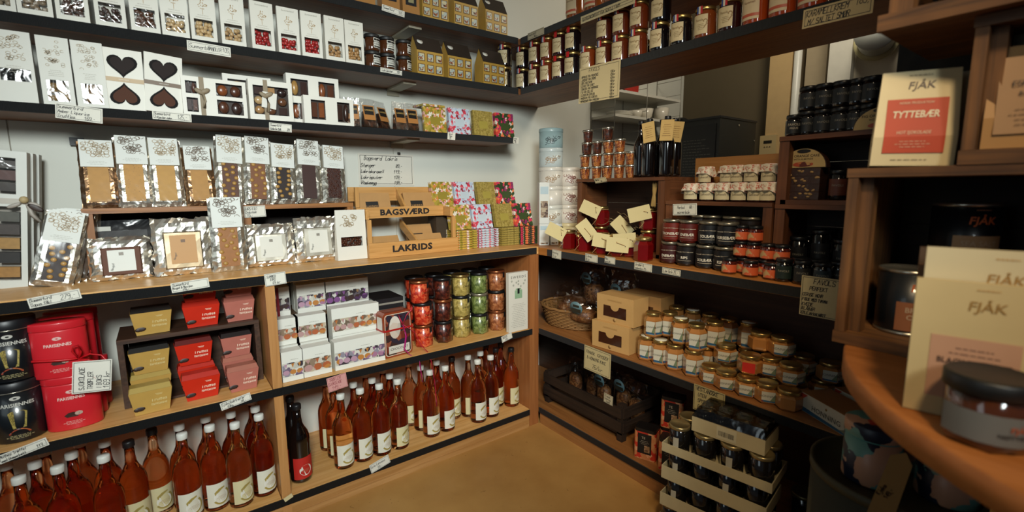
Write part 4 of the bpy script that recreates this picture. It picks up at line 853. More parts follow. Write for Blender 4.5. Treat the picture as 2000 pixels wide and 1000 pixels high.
def oval_tin(label, x, y, z, h, rot, bright=True):
    t = thing('red_oval_tin', label, 'tin', (x, y, z), rot, 'red oval chocolate tins'); a, b = .062, .034; n = 36
    def ov(k, z0, z1, top=False):
        m = MB(); m.lathe([(k*.985, z0), (k, z0+.003), (k, z1-.003), (k*.985, z1)], n, sx=a, sy=b); return m
    obj('tin_body', memo(('ov1', h), lambda: ov(1, 0, h*.86)), mat('#c8202a', .35, coat=.3, vary=.05), t)
    obj('lid', memo(('ov2', h), lambda: ov(1.02, h*.862, h)), mat('#c41e28', .35, coat=.3, vary=.05), t)
    def lay(me, zz): 
        for i, p in enumerate(me.v):
            x_, _, z_ = p; me.v[i] = (x_, -b*math.sqrt(max(0, 1-(x_/a)**2))-.0012, z_+zz)
        return me
    obj('emblem', memo(('ov3', h), lambda: lay(arc(.003, .01, 0, 2*PI, 0, 0, 12, .5), h*.72)), mat('#e0b8b0', .5, vary=.3, scale=200), t)
    T = print_text('PARISIENNES', .0125, .012, 0, 1, None, .058)
    if ('ov4', h) not in CACHE:
        m = MB(); m.add([tuple(v.co) for v in T.vertices], [tuple(p.vertices) for p in T.polygons]); CACHE[('ov4', h)] = lay(m, h*.6).mesh('lettering')
    obj('lettering', CACHE[('ov4', h)], mat('#e6d2c8', .5, vary=0), t)
    obj('truffle_print', memo(('ov5', h), lambda: lay(MB().add([(-.02, 0, 0), (-.014, 0, -.006), (.01, 0, -.006), (.014, 0, .004), (.0, 0, .009), (-.01, 0, .008)], [(0, 1, 2, 3, 4, 5)]), h*.28)), mat('#3a2018', .5, vary=.3, scale=200), t)
    obj('cream_truffle_print', memo(('ov6', h), lambda: lay(MB().add([(.012+.009*math.cos(2*PI*i/10), 0, .003+.006*math.sin(2*PI*i/10)) for i in range(10)], [tuple(range(10))]), h*.28)), mat('#b59a8a', .5, vary=0), t)
    obj('small_print', memo(('ov7', h), lambda: lay(scribble(.05, .012, 3, .28), h*.14)), mat('#e0b8b0', .5, vary=0), t)
    return t
oh = .16; ox, oy = -0.258, 1.832
oval_tin('red oval chocolate tin at the bottom of the front stack', ox, oy, ZL1, oh, .02)
oval_tin('red oval chocolate tin tied with red ribbon, top of front stack', ox-.012, oy+.002, ZL1+oh, oh, .02)
for i in (1, 2):
    oval_tin('red oval tin in the ' + ('second', 'third')[i-1] + ' stack back, lower one', ox+.006*i, oy+.074*i, ZL1, oh, .02); oval_tin('red oval tin in the ' + ('second', 'third')[i-1] + ' stack back, upper one', ox-.004+.003*i, oy+.074*i, ZL1+oh, oh, .02)
RIB = mat('#c0141c', .35)
t = thing('gift_ribbon', 'red satin ribbon tied round the upper front red tin', 'ribbon', (ox, oy, ZL1+oh))
def oring(z, k): return [((.062*k)*math.cos(2*PI*i/36)-.012, (.034*k)*math.sin(2*PI*i/36), z+.004*math.sin(4*PI*i/36)) for i in range(37)]
obj('band', MB().tube(oring(.052, 1.05), .004, 4, (.0012, .004)), RIB, t)
obj('bow', MB().tube([(.03, -.04, .05), (.02, -.05, .075), (.022, -.05, .09), (.034, -.05, .092), (.036, -.046, .07), (.03, -.041, .05)], .004, 5, (.0045, .0015)).tube([(.03, -.041, .05), (.05, -.05, .045), (.066, -.05, .04), (.064, -.05, .034), (.045, -.046, .04), (.03, -.041, .049)], .004, 5, (.0045, .0015)), RIB, t)
obj('ribbon_tail', MB().tube([(.03, -.041, .05), (.04, -.05, .03), (.05, -.055, .01), (.062, -.057, -.012)], .004, 5, (.004, .0014)), RIB, t); obj('ribbon_tail', MB().tube([(.03, -.041, .05), (.055, -.046, .06), (.08, -.05, .052), (.092, -.052, .03), (.094, -.054, .0)], .002, 5), RIB, t)
card('price_card', 'white handwritten card reading 169 kr hanging on the red tin', (-0.203, 1.772, 0.669), .094, .086, [('SJOKOLADE', .1, .3, .13, 4), ('TRØFLER', .1, .52, .13, 4), ('I BOKS', .1, .74, .13, 4), ('169 kr', .1, .94, .15, 4)], roll=-1.45, seed=31, cat='price card', pen=.0015)
# dark little crate with truffle cartons
cx0, cx1, cz = -0.149, 0.248, 0.738
CW = lambda ax: wood('#4a3020', '#332014', ax, .5, 8)
t = thing('small_crate', 'dark brown little wooden crate turned on its side among truffle cartons', 'crate', (cx0, 1.87, ZL1)); w = cx1-cx0; hh = cz-ZL1
obj('top_board', MB().box(0, w, 0, .19, hh-.014, hh), CW(0), t); obj('side_board', MB().box(0, .016, 0, .19, 0, hh-.0145), CW(1), t); obj('side_board', MB().box(w-.016, w, 0, .19, 0, hh-.0145), CW(1), t)
obj('bottom_board', MB().box(.017, w-.017, 0, .19, 0, .008), CW(0), t); obj('back_board', MB().box(.017, w-.017, .18, .19, .009, hh-.015), CW(0), t)
def truffle(label, x, y, z, col, lid, rot=.04, k=1.0):
    t = thing('truffle_carton', label, 'carton', (x, y, z), rot, 'tapered truffle cartons'); w, wb, d, h = .108*k, .086*k, .05, .074
    obj('carton', memo(('tc', k), lambda: MB().hexa([(-wb/2, .008, 0), (wb/2, .008, 0), (wb/2, d-.006, 0), (-wb/2, d-.006, 0)], [(-w/2, 0, h), (w/2, 0, h), (w/2, d, h), (-w/2, d, h)])), mat(col, .4, vary=.08), t)
    obj('lid', memo(('tl', k), lambda: MB().hexa([(-w/2+.001, .001, h+.0002), (w/2-.001, .001, h+.0002), (w/2-.001, d-.001, h+.0002), (-w/2+.001, d-.001, h+.0002)], [(-w/2+.004, .012, h+.014), (w/2-.004, .012, h+.014), (w/2-.004, d-.001, h+.014), (-w/2+.004, d-.001, h+.014)])), mat(lid, .4), t)
    a = -.108
    tx = mat('#e6cfb8' if col != '#b8924a' else '#c9b57a', .5, vary=0)
    obj('lettering', print_text('Truffes', .0145, .006, .1), tx, t, (.018, .0028, h*.56), (a, 0, 0)); obj('lettering', print_text('fantaisie', .0125, .006, .1), tx, t, (.018, .0043, h*.38), (a, 0, 0))
    p = obj('truffle_print', memo(('tp',), lambda: MB().ball((-.03, 0, 0), (.013, .0012, .0075), None, 10, 5).ball((-.038, 0, -.002), (.008, .0014, .006), None, 8, 5)), mat('#2c1810', .5, vary=.3, scale=200), t, (0, .0052, h*.28), (a, 0, 0))
    obj('crown_print', memo(('tq',), lambda: scribble(.022, .006, 2, .5, 5)), tx, t, (.02, .0012, h*.8), (a, 0, 0))
G_, R_, K_ = '#b8924a', '#c4260e', '#b0685a'
zt1 = cz+.001
truffle('gold truffle carton with black lid standing alone on the small crate', -0.055, 1.885, zt1, G_, '#17130f')
truffle('gold truffle carton at the front on the bare shelf', -0.076, 1.782, ZL1, G_, '#a58a42')
truffle('gold truffle carton inside the crate, lower one', -0.075, 1.885, ZL1+.009, G_, '#a58a42'); truffle('gold truffle carton with black lid inside the crate, upper one', -0.072, 1.885, ZL1+.009+.0885, G_, '#17130f')
truffle('red truffle carton on the crate, lower of two', 0.081, 1.885, zt1, R_, '#b0200c'); truffle('red truffle carton on the crate, upper of two', 0.081, 1.885, zt1+.089, R_, '#b0200c')
truffle('red truffle carton at the front on the bare shelf', 0.057, 1.806, ZL1, R_, '#b0200c'); truffle('red truffle carton inside the crate, lower one', 0.05, 1.89, ZL1+.009, R_, '#b0200c'); truffle('red truffle carton with dark lid inside the crate, upper one', 0.049, 1.885, ZL1+.098, R_, '#5a120c')
truffle('pink truffle carton on the crate, lower of two', 0.194, 1.885, zt1, K_, '#9a5a4c', k=.9); truffle('pink truffle carton on the crate, upper of two', 0.195, 1.885, zt1+.089, K_, '#9a5a4c', k=.9)
truffle('pink truffle carton at the front on the bare shelf', 0.177, 1.795, ZL1, K_, '#a0604e', k=.9); truffle('pink truffle carton inside the crate, lower one', 0.174, 1.885, ZL1+.009, K_, '#a0604e', k=.9); truffle('pink truffle carton with dark lid inside the crate, upper one', 0.175, 1.885, ZL1+.098, K_, '#1c100e', k=.9)
# ------------------------------------------------------------------ right bay, upper shelf: picture boxes
t = thing('small_crate', 'dark wooden crate on its side under the bonbon picture boxes', 'crate', (0.321, 1.93, ZL1)); w = 0.711-0.321; hh = .205
DW = lambda ax: wood('#5a4028', '#3f2c1a', ax, .5, 8)
obj('top_board', MB().box(0, w, 0, .19, hh-.014, hh), DW(0), t); obj('side_board', MB().box(0, .014, 0, .19, 0, hh-.0145), DW(1), t); obj('side_board', MB().box(w-.014, w, 0, .19, 0, hh-.0145), DW(1), t); obj('back_board', MB().box(.015, w-.015, .18, .19, 0, hh-.015), DW(0), t)
def bonbon_print(w, h, seed):
    rnd = random.Random(seed); b = MB(); n = max(3, int(w/.026)); c = []
    for i in range(n):
        x = -w/2+w*(i+.5)/n; r = min(h*.34, w/n*.47); z = h*.3
        b.add([(x+r*math.cos(2*PI*j/12), 0, z+r*.85*math.sin(2*PI*j/12)) for j in range(12)]+[(x-r*.5, 0, h*.92), (x+r*.45, 0, h*.95), (x, 0, h*.6)], [tuple(range(12)), (12, 14, 13)])
    return b
def picture_box(label, x, y, z, w, h, tone, seed, d=.05, ribbon=False):
    t = thing('bonbon_box', label, 'gift box', (x, y, z), 0, 'white bonbon boxes with printed photo band'); cm = mat('#dcdad0', .5, vary=.03)
    obj('carton', memo(('pb', round(w, 3), round(h, 3)), lambda: MB().box(-w/2, w/2, 0, d, 0, h)), cm, t)
    p = obj('photo_band', memo(('pf', round(w, 3), round(h, 3)), lambda: MB().box(-w/2+.001, w/2-.001, -.0008, 0, h*.17, h*.62)), blotch({'p': ['#b8b4a8', '#3a3038', '#8a8490', '#c4c0b4', '#6a5a70', '#d0ccc0'], 'o': ['#c4bcae', '#6b5a4a', '#b8a890', '#d0c8ba', '#8a7460'], 'd': ['#a8a49a', '#2a2024', '#5a5058', '#c4c0b8', '#3a2c34']}[tone], 60), t)
    obj('bonbon_print', memo(('pp', round(w, 3), round(h, 3), seed % 3), lambda: bonbon_print(w*.96, h*.44, seed)), blotch({'p': ['#a0708a', '#b08a9c', '#b5783a', '#7a4a70'], 'o': ['#b5783a', '#b08a86', '#a85a34', '#c49060'], 'd': ['#4a2c50', '#7a4a80', '#3a2420', '#8a6a4a']}[tone], 28), p, (0, -.0014, h*.175))
    obj('small_print', memo(('ps', round(w, 3)), lambda: scribble(min(.05, w*.5), .004, 1, .4)), mat('#a09a90', .5, vary=0), t, (w*.1, -.0008, h*.72))
    if ribbon: obj('ribbon', MB().box(-w*.18, -w*.04, -.0016, .0, .0, h), mat('#7a1420', .4), t)
PBH = .112
zr = ZL1+.206
picture_box('narrow bonbon box with dark red ribbon on the dark crate', DX+.045, 1.945, zr, .07, PBH, 'd', 1, ribbon=True)
picture_box('bonbon box with purple sweets, middle of three on the crate', 0.451, 1.945, zr, .11, PBH, 'p', 2)
picture_box('wide bonbon box with dark sweets on the crate end', 0.591, 1.945, zr, .178, PBH, 'd', 3)
picture_box('small bonbon box at the front, touching the divider', 0.333, 1.785, ZL1, .072, PBH, 'p', 4); picture_box('bonbon box with orange and pink sweets at the front', 0.418, 1.785, ZL1, .102, PBH, 'o', 5); picture_box('wide bonbon box at the front beside the ribboned tin', 0.58, 1.783, ZL1, .198, PBH, 'p', 6)
for k in range(2):
    for nm, x, w, tn in (('left', DX+.047, .082, 'o'), ('middle', 0.424, .11, 'o'), ('wide', 0.593, .19, 'o')):
        if nm != 'wide' and k == 1: picture_box('bonbon box raised behind the front row, ' + ('nearest the divider', 'next along')[nm == 'middle'], x, 1.868, ZL1+.113, w, .1, tn, 7, .05)
        elif k == 0: picture_box('bonbon box behind the front row at shelf level, ' + {'left': 'nearest the divider', 'middle': 'second along', 'wide': 'the wide one'}[nm], x, 1.855, ZL1, w, PBH, tn, 8, .06)
        else: picture_box('wide bonbon box raised behind the front row', x, 1.855, ZL1+.113, w, PBH, 'o', 9, .06)
for nm, x, w in (('divider', DX+.045, .07), ('middle', 0.451, .11), ('crate end', 0.591, .178)):
    picture_box('bonbon box behind its twin on the crate, ' + nm, x, 2.0, zr, w, PBH+.012, 'd', 3, .05)
t = thing('keepsake_tin', 'rust-red keepsake tin with oval portrait picture and curling ribbon', 'tin', (0.743, 1.795, ZL1), .1)
w, h = .13, .19
def rr(w, h, r, n=5):
    P = []
    for cx, cz, a0 in ((w/2-r, h-r, 0), (-w/2+r, h-r, PI/2), (-w/2+r, r, PI), (w/2-r, r, 3*PI/2)):
        P += [(cx+r*math.cos(a0+PI/2*i/n), cz+r*math.sin(a0+PI/2*i/n)) for i in range(n+1)]
    return P
RX = Matrix.Rotation(PI/2, 4, 'X')
obj('tin_body', MB().prism(rr(w, h, .016), -.06, 0, RX), mat('#8a3a1e', .35, coat=.4), t)
obj('cream_frame', MB().prism([(x*.9, z*.92+.007) for x, z in rr(w, h, .014)], 0, .001, RX), mat('#d0c4b0', .5), t)
obj('picture_ground', MB().prism([(x*.86, z*.89+.01) for x, z in rr(w, h, .012)], .001, .0018, RX), blotch(['#6b2a1c', '#3a2420', '#8a4a34', '#2c2430'], 40), t)
obj('portrait_print', MB().prism([(-.014+.026*math.cos(2*PI*i/16), .125+.048*math.sin(2*PI*i/16)) for i in range(16)], .0018, .0024, RX), blotch(['#d0c8bc', '#b8ada0', '#c9b8a8'], 30), t); obj('text_panel_print', MB().box(-.045, .05, -.0026, -.0018, .016, .048), mat('#c9c4b8', .5), t); obj('lettering', print_text('CHOCOLAT', .014, .005, width=.08), mat('#4a3a34', .5, vary=0), t, (.002, -.0032, .034))
obj('side_sticker', MB().box(-w/2-.0012, -w/2-.0002, .01, .05, .03, .17), mat('#d8d4ca', .5), t)
MAG = mat('#a8186a', .35)
rb = obj('ribbon', MB().box(-w/2-.002, w/2+.002, -.0044, .061, .112, .119), mat('#a8201c', .35), t)
obj('ribbon_bow', MB().tube([(.02, -.005, .13), (.035, -.012, .17), (.055, -.016, .188), (.06, -.014, .2)], .004, 5, (.004, .0012)).tube([(.02, -.005, .13), (.005, -.012, .16), (-.002, -.01, .18), (.012, -.012, .17)], .004, 5, (.004, .0012)), mat('#c8284a', .35), rb)
zf = lambda px, py: None
obj('ribbon_tail', MB().tube([(.02, -.006, .13), (.03, -.014, .08), (.015, -.02, .03), (.035, -.03, .002), (.07, -.046, -.02), (.066, -.056, -.05), (.074, -.056, -.12)], .004, 5, (.0045, .0012)), MAG, rb)
obj('ribbon_tail', MB().tube([(.022, -.006, .13), (.07, -.012, .09), (.09, -.03, .03), (.118, -.05, -.01), (.125, -.058, -.08), (.135, -.06, -.17), (.138, -.06, -.25)], .003, 5, (.004, .0012)), mat('#b01838', .35), rb)
for k in range(5):
    o = box_thing('flat_album', 'dark flat gift album in the pile behind the keepsake tin, ' + ('bottom', 'second', 'third', 'fourth', 'top')[k], 'box', (0.765-.005*k, 1.885, ZL1+.046*k), .13, .16, .044, mat(('#1c1a1c', '#4a4448', '#2a2628', '#6b645e', '#1f1d1f')[k], .4), .04*((k % 3)-1), 'pile of flat albums'); obj('gilt_edge', MB().box(-.0652, .0652, -.001, 0, .018, .026), mat('#8a8478', .5), o)
# candy jars
SW_ = {'red': blotch(['#b5301a', '#c8482a', '#a02414', '#d0603a'], 90, .3), 'brown': blotch(['#3a140e', '#4a1c12', '#2a0e0a', '#5c2618'], 90, .3), 'yellow': blotch(['#9c8a4a', '#b5a05c', '#8a783c', '#a8924e'], 90, .3), 'green': blotch(['#5c6a34', '#6f7c42', '#4c5a2a', '#7c8850'], 90, .3), 'amber': blotch(['#8a4e2c', '#9c5e38', '#7a4224', '#a86c44'], 90, .3)}
for m in SW_.values():
    b = m.node_tree.nodes['Principled BSDF']; b.inputs['Coat Weight'].default_value = .8; b.inputs['Coat Roughness'].default_value = .03
CU, AL = mat('#9c5a38', .3, metal=.8), mat('#a8a28e', .3, metal=.8)
colsJ = [('red', 0.887, 1.858, CU), ('brown', 0.987, 1.856, CU), ('yellow', 1.091, 1.872, GOLD()), ('green', 1.188, 1.864, AL), ('amber', 1.285, 1.86, CU)]
JH = .0985
for ci, (c, x, y, lm) in enumerate(colsJ):
    x = colsJ[0][1]+ci*.0985*1.0 if False else x
    for depth in (0, 1):
        for k in range(3):
            yy = y+.1*depth; xx = x+.01*depth
            if yy > 2.13: continue
            tier = ('bottom', 'middle', 'top')[k]
            if c == 'red' and k == 2 and depth == 0: xx -= .012; yy += .004
            j = jar('candy_jar', {'red': 'red', 'brown': 'dark brown', 'yellow': 'yellow', 'green': 'green', 'amber': 'amber'}[c] + ' candy jar, ' + tier + ' of the ' + ('front' if depth == 0 else 'rear') + ' column' , 'jar', (xx, yy, ZL1+(JH+.0005)*k), .3+.12*((ci+k) % 3), .0425, JH, SW_[c], BK() if depth or (ci+k) % 2 else lm, .013, 'stacked candy jars', 'straight', .99, [] if depth else [dict(n='seal_strip', a=.15, w=.42, z0=.66, z1=.9, m=mat('#131315', .5)), dict(n='name_print', a=-.15, w=.9, z0=.4, z1=.5, m=mat('#1c1512', .6)) ][:1])
            if depth == 0: obj('lettering', print_text('SWEEDS', .013, .005, 0, 1.3, .0438), mat('#241a16', .5, vary=0), j, (0, 0, JH*.46))
t = thing('product_card', 'tall white printed card headed SWEEDS beside the candy jars', 'card', (1.347, 1.762, ZL1), 0); w, h = .115, .29
obj('card_sheet', MB().box(-w/2, w/2, 0, .022, 0, h), mat('#d6d2c6', .5, vary=.02), t); obj('lettering', print_text('SWEEDS', .017, 0, 0, 1.35, width=.09), mat('#4a463f', .5, vary=0), t, (0, -.0008, h*.92))
obj('jar_print', MB().box(-.022, .022, -.001, -.0004, h*.56, h*.7).box(-.016, .016, -.001, -.0004, h*.705, h*.73), mat('#8fae8c', .5, vary=.2), t); obj('seal_print', MB().box(-.006, .006, -.0016, -.001, h*.64, h*.73), mat('#15181a', .5), t)
b = MB()
for (x, z) in ((-.04, .86), (.04, .85), (0, .85), (-.03, .79), (0, .8), (.032, .8), (-.012, .83), (.014, .76)): b.add([(x+.0055*math.cos(i*PI/4), 0, z*h+.0055*math.sin(i*PI/4)) for i in range(8)], [tuple(range(8))])
obj('candy_print', b, mat('#a8a89c', .5, vary=0), t, (0, -.0006, 0), kind='stuff'); obj('small_print', scribble(.09, h*.42, 14, .22), mat('#a8a49a', .5, vary=0), t, (0, -.0006, h*.27))
# tags on the low shelf edge
card('price_tag', 'white tag for hazelnut truffle tins reading 119 on lower shelf edge', (-0.358, 1.7475, 0.505), .1, .024, [('Mathez Trøffel', .05, .42, .32, 3), ('med Hasselnøtt', .05, .9, .3, 3), ('119,-', .76, .8, .36, 3)], roll=-.23, seed=33)
card('price_tag', 'white tag for chocolate truffles 106 g under the pink cartons', (0.144, 1.7475, 0.501), .09, .026, [('Sjokoladetrøfler', .05, .46, .36, 2.9), ('106g', .2, .92, .32, 3), ('99,-', .65, .9, .32, 3)], roll=-.17, seed=34)
card('price_tag', 'pink handwritten tag reading 149 under the bonbon boxes', (0.475, 1.7475, 0.481), .072, .056, [('TRØFLER', .1, .3, .2, 3.4), ('SJOKOLADE', .06, .56, .18, 3.2), ('149,-', .2, .88, .22, 3.6)], roll=-.1, seed=35, paper='#c9908a', ink='#8a2f3a')
card('price_tag', 'small white tag on the shelf edge below the tall card', (1.266, 1.7475, 0.499), .062, .03, [('SWEEDS', .1, .45, .3, 3), ('109,-', .3, .9, .3, 3)], roll=-.22, seed=36)
card('price_tag', 'white tag reading 99 on the bottom shelf edge under rose bottles', (0.622, 1.7475, 0.094), .083, .038, [('Eple Lønnens', .06, .44, .26, 3.2), ('99,-', .35, .86, .26, 3.4)], roll=-.24, seed=37)
card('price_tag', 'tiny blank cream tag stuck on the bottom edge by divider', (0.278, 1.7475, 0.092), .03, .016, [], roll=-.35, paper='#c9b98c', border=False)

# ------------------------------------------------------------------ side counter
ZS = ZC-.003
FACE = -PI/2        # things on this side look towards -x
# white and blue tins in the corner
def tea_tin(label, x, y, z, r, h, col, rot, kind):
    t = thing('biscuit_tin', label, 'tin', (x, y, z), rot, 'pale round biscuit tins')
    obj('tin_body', memo(('tt1', r, h), lambda: MB().lathe([(r*.97, 0), (r, .003), (r, h*.8)], 28)), mat(col, .4, coat=.2, vary=.06), t)
    obj('lid', memo(('tt2', r, h), lambda: MB().lathe([(r*1.015, h*.8), (r*1.02, h*.81), (r*1.02, h*.975), (r*.97, h*.998), (.001, h*.998)], 28)), mat(col, .4, coat=.2), t)
    if kind: obj('scene_print', memo(('tt3', r, h, kind), lambda: wrapped(ornament(r*1.5, h*.55, len(kind)+int(h*100), 16), r+.0008)), mat({'dark': '#2f3d40', 'gold': '#9a7a52', 'red': '#7a2c20'}[kind], .5, vary=.3, scale=60), t, (0, 0, h*.36))
TH = .0985
for k in range(6):
    c = ('#c9cdcb', '#c6c6be', '#c9c5bc', '#c9c5bc', '#b8c3c4', '#8fa9ad')[k]
    tea_tin('pale round tin, ' + ('bottom', 'second', 'third', 'fourth', 'fifth', 'blue top one')[k] + ' of the tall corner stack', 1.672, 1.9, ZS+TH*k, .062, TH, c, -.5, ('', 'gold', '', 'gold', 'gold', 'dark')[k])
for k in range(4):
    tea_tin('cream round tin, ' + ('bottom', 'second', 'third', 'top')[k] + ' of the shorter corner stack', 1.786, 1.885, ZS+TH*k, .061, TH, ('#c9b98c', '#cfc7bb', '#d0cabf', '#cfc8be')[k], -.5, ('dark', 'red', 'red', 'red')[k])
def slim_box(label, x, y, z, w, h, win):
    t = thing('slim_carton', label, 'carton', (x, y, z), -.5, 'slim white cartons by the tins')
    obj('carton', MB().box(-w/2, w/2, 0, .05, 0, h), mat('#cdcfca', .5, vary=.03), t)
    obj('photo_print', MB().box(-w*.38, w*.38, -.0008, 0, h*win[0], h*win[1]), blotch(['#4a3428', '#8a7460', '#6b5444', '#a89880'], 90), t); obj('pale_panel', MB().box(-w*.4, w*.4, -.0008, 0, h*.72, h*.9), mat('#a9bcc4', .5), t)
slim_box('tall slim white carton with nut photo, standing on its twin', 1.542, 1.8, ZS+.109, .05, .205, (.15, .55)); slim_box('short slim white carton, lowest beside the tins', 1.542, 1.8, ZS, .05, .108, (.04, .12)); slim_box('short slim white carton between its twin and the cream tin', 1.595, 1.782, ZS, .04, .108, (.04, .12))
HL = lambda c: [dict(a=0, w=2.2, z0=.12, z1=.62, m=mat(c, .5))]
jar('honey_jar', 'dark-lidded jar with green and cream label in the corner', 'jar', (1.64,1.923, ZS), -.45, .036, .088, mat('#8a6a2c', .15, coat=1), mat('#1c1512', .4), .016, None, 'round', .96, HL('#a89a5c')); jar('honey_jar', 'dark-lidded jar with landscape label beside the red jellies', 'jar', (1.663,1.841, ZS), -.6, .035, .086, mat('#7a6428', .15, coat=1), mat('#1c1512', .4), .016, None, 'round', .96, HL('#9c9660'))
# crates on the counter
KW = lambda ax: wood('#7a4a2a', '#5c361d', ax, .5, 8, 3)
def crate(label, x0, y0, y1, z0, h, d, post=.035, th=.014, shelfless=False, wd=KW, extra=True, name='wooden_crate', back=True):
    """crate lying on its side, open towards -x; front at x0, y0 < y1"""
    t = thing(name, label, 'crate', (x0, (y0+y1)/2, z0)); W = (y1-y0)/2
    obj('top_board', MB().box(-.004, d, -W, W, h-th, h), wd(1), t); obj('bottom_board', MB().box(0, d, -W+th, W-th, 0, th), wd(1), t)
    for s in (-1, 1):
        obj('side_board', MB().box(post, d, s*W-(th if s > 0 else 0), s*W+(0 if s > 0 else th), 0, h-th-.0005), wd(0), t)
        obj('corner_post', MB().box(0, post-.0005, s*W-(.03 if s > 0 else 0), s*W+(0 if s > 0 else .03), .0, h-th-.0005), wd(2), t)
    if back:
        for k in range(3): obj('back_slat', MB().box(d-.01, d, -W+th+.001, W-th-.001, th+.001+(h-2*th)*k/3, th+(h-2*th)*(k+1)/3), wood('#3c2516', '#2a190e', 1, .6, 8), t)  # back slats in darker wood: interior shade is put into the colour
    return t
K1y0, K1y1 = 1.141, 1.626; K1h = 1.242-ZS
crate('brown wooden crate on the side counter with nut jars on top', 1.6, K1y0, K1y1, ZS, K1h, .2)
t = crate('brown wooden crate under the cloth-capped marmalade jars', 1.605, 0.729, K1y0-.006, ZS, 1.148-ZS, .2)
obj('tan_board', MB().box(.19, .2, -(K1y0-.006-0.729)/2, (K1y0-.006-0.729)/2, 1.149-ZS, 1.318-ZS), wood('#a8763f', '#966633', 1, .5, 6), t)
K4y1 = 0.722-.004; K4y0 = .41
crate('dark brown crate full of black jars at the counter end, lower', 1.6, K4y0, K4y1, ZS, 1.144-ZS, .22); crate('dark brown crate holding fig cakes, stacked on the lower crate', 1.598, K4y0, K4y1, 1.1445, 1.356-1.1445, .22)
# nut jars pyramid on the first crate
zk = ZS+K1h+.001; NT = lambda: blotch(['#7a3c1c', '#5a2a14', '#9c5a2c', '#8a4422', '#b5783c'], 130, .3); NT2 = lambda: blotch(['#2c1812', '#4a2416', '#3a1c12', '#5a2c1a'], 120, .3)
for m in (NT(), NT2()): m.node_tree.nodes['Principled BSDF'].inputs['Coat Weight'].default_value = .8; m.node_tree.nodes['Principled BSDF'].inputs['Coat Roughness'].default_value = .04
rows = [[1.622, 1.548, 1.483, 1.414, 1.357], [1.624, 1.548, 1.476, 1.41, 1.359], [1.611, 1.547, 1.477, 1.412], [1.606, 1.482]]
for k, row in enumerate(rows):
    for i, y in enumerate(row):
        jar('nut_jar', 'small silver-lidded nut jar, ' + ('lowest', 'second', 'third', 'topmost')[k] + ' row of pyramid, ' + ORD[i] + ' from the tins', 'jar', (1.645+(.012 if i == 4 else 0), y, zk+.0565*k), FACE+.3*((i+k) % 2), .0265, .056, NT() if k < 2 or i > 1 else NT2(), SILV(), .009, 'pyramid of nut jars', 'cup', 1.0, [dict(n='side_label', a=-.75, w=.5, z0=.1, z1=.8, m=mat('#c9a878', .5))] if (i+k) % 2 == 0 else [])
# dark syrup bottles with hanging tags
for i, (y, x) in enumerate(((1.31, 1.66), (1.246, 1.632), (1.233, 1.69), (1.162, 1.634), (1.18, 1.71))):
    if i == 2: x = 1.7
    b = bottle('dark syrup bottle on the crate, ' + ORD[i] + ' from the nut jars', x, y, FACE, KCAP, NOIR, None, 'dark syrup bottles', False, 'syrup_bottle', zk, .235, .0295)
    if i in (1, 3, 4):
        p = obj('hanging_tag', MB().box(-.026, .026, -.0338, -.033, -.045, .035), mat('#c9a868', .6), b, (.012 if i != 4 else .02, 0, .18), (-.06, .1*i-.25, .25)); obj('tag_print', scribble(.036, .05, 6, .2), mat('#8a6a3c', .6, vary=0), p, (0, -.0344, -.005)); obj('string', MB().tube([(-.01, -.014, .03), (.0, -.03, .032), (.004, -.034, .028)], .0008, 4), mat('#b09a6a', .7), p)
# red jelly jars with cards
JEL = mat('#6b0a0a', .08, coat=1, vary=.15)
def jelly(label, x, y, z, rot, cardpose, lid=GOLD, h=.092, shape='hex'):
    t = jar('jelly_jar', label, 'jar', (x, y, z), rot, .036, h, JEL, GOLD(), .012, 'red jelly jars with cream cards', shape, .88)
    if cardpose:
        dx, dy, dz, roll, tilt = cardpose; T = mat('#c9b884', .65, vary=.04)
        c = obj('cream_card', memo(('jc',), lambda: MB().box(-.046, .046, -.0005, .0005, -.03, .03)), T, t, (dx, dy, dz), (tilt, roll, 0)); obj('punch_hole', memo(('jh',), lambda: MB().lathe([(.0022, 0), (.0022, .0006)], 8, Matrix.Translation((.032, -.0006, -.004)) @ Matrix.Rotation(PI/2, 4, 'X'))), mat('#4a3a24', .7), c)
        tw = mat('#b08a58', .8)
        obj('twine', MB().tube([(.034*math.cos(a), .034*math.sin(a), h-.014) for a in [i*PI/8 for i in range(17)]], .0013, 5).tube([(0, -.035, h-.014), (dx*.5, dy-.004, dz+.01), (dx+.03*math.cos(roll), dy-.003, dz-.03*math.sin(roll))], .0012, 5).tube([(0, -.036, h-.014), (-.02, -.044, h*.6), (-.016, -.042, h*.35), (-.034, -.05, h*.1)], .0012, 5), tw, t)
    return t
jl = [(1.535, 1.616, 'first by the corner honey jars', (-.05, -.045, .085, .45, -.1)), (1.535, 1.512, 'second, with square lid showing', (.02, -.05, .1, .9, -.1)), (1.535, 1.403, 'third, half hidden by cards', (.012, -.05, .062, .15, -.1)), (1.535, 1.317, 'fourth, almost covered by a level card', (.006, -.052, .052, .06, -.1)), (1.562, 1.271, 'fifth, just behind the last', (-.02, -.04, .07, -.1, 0)), (1.512, 1.165, 'last one, front-most and uncovered', None)]
ja = apart([(c[0], c[1]) for c in jl], .075, 9) if False else [(c[0], c[1]) for c in jl]
for (x, y), c in zip(ja, jl): jelly('red jelly jar with gold lid, ' + c[2], x, y, ZS, FACE+.6, c[3])
for (x, y, zz, s, cp) in ((1.655, 1.521, ZS+.0145, 'low inside the crate, supporting another', None), (1.655, 1.521, ZS+.108, 'stacked in the crate with a tilted card', (-.045, -.045, .08, .42, -.1)), (1.655, 1.254, ZS+.0145, 'low inside the crate at its far post', None), (1.655, 1.254, ZS+.108, 'stacked in the crate with dried husk and large card', (-.035, -.046, .07, -.25, -.1))):
    jelly('red jelly jar, ' + s, x, y, zz, FACE+.6, cp)
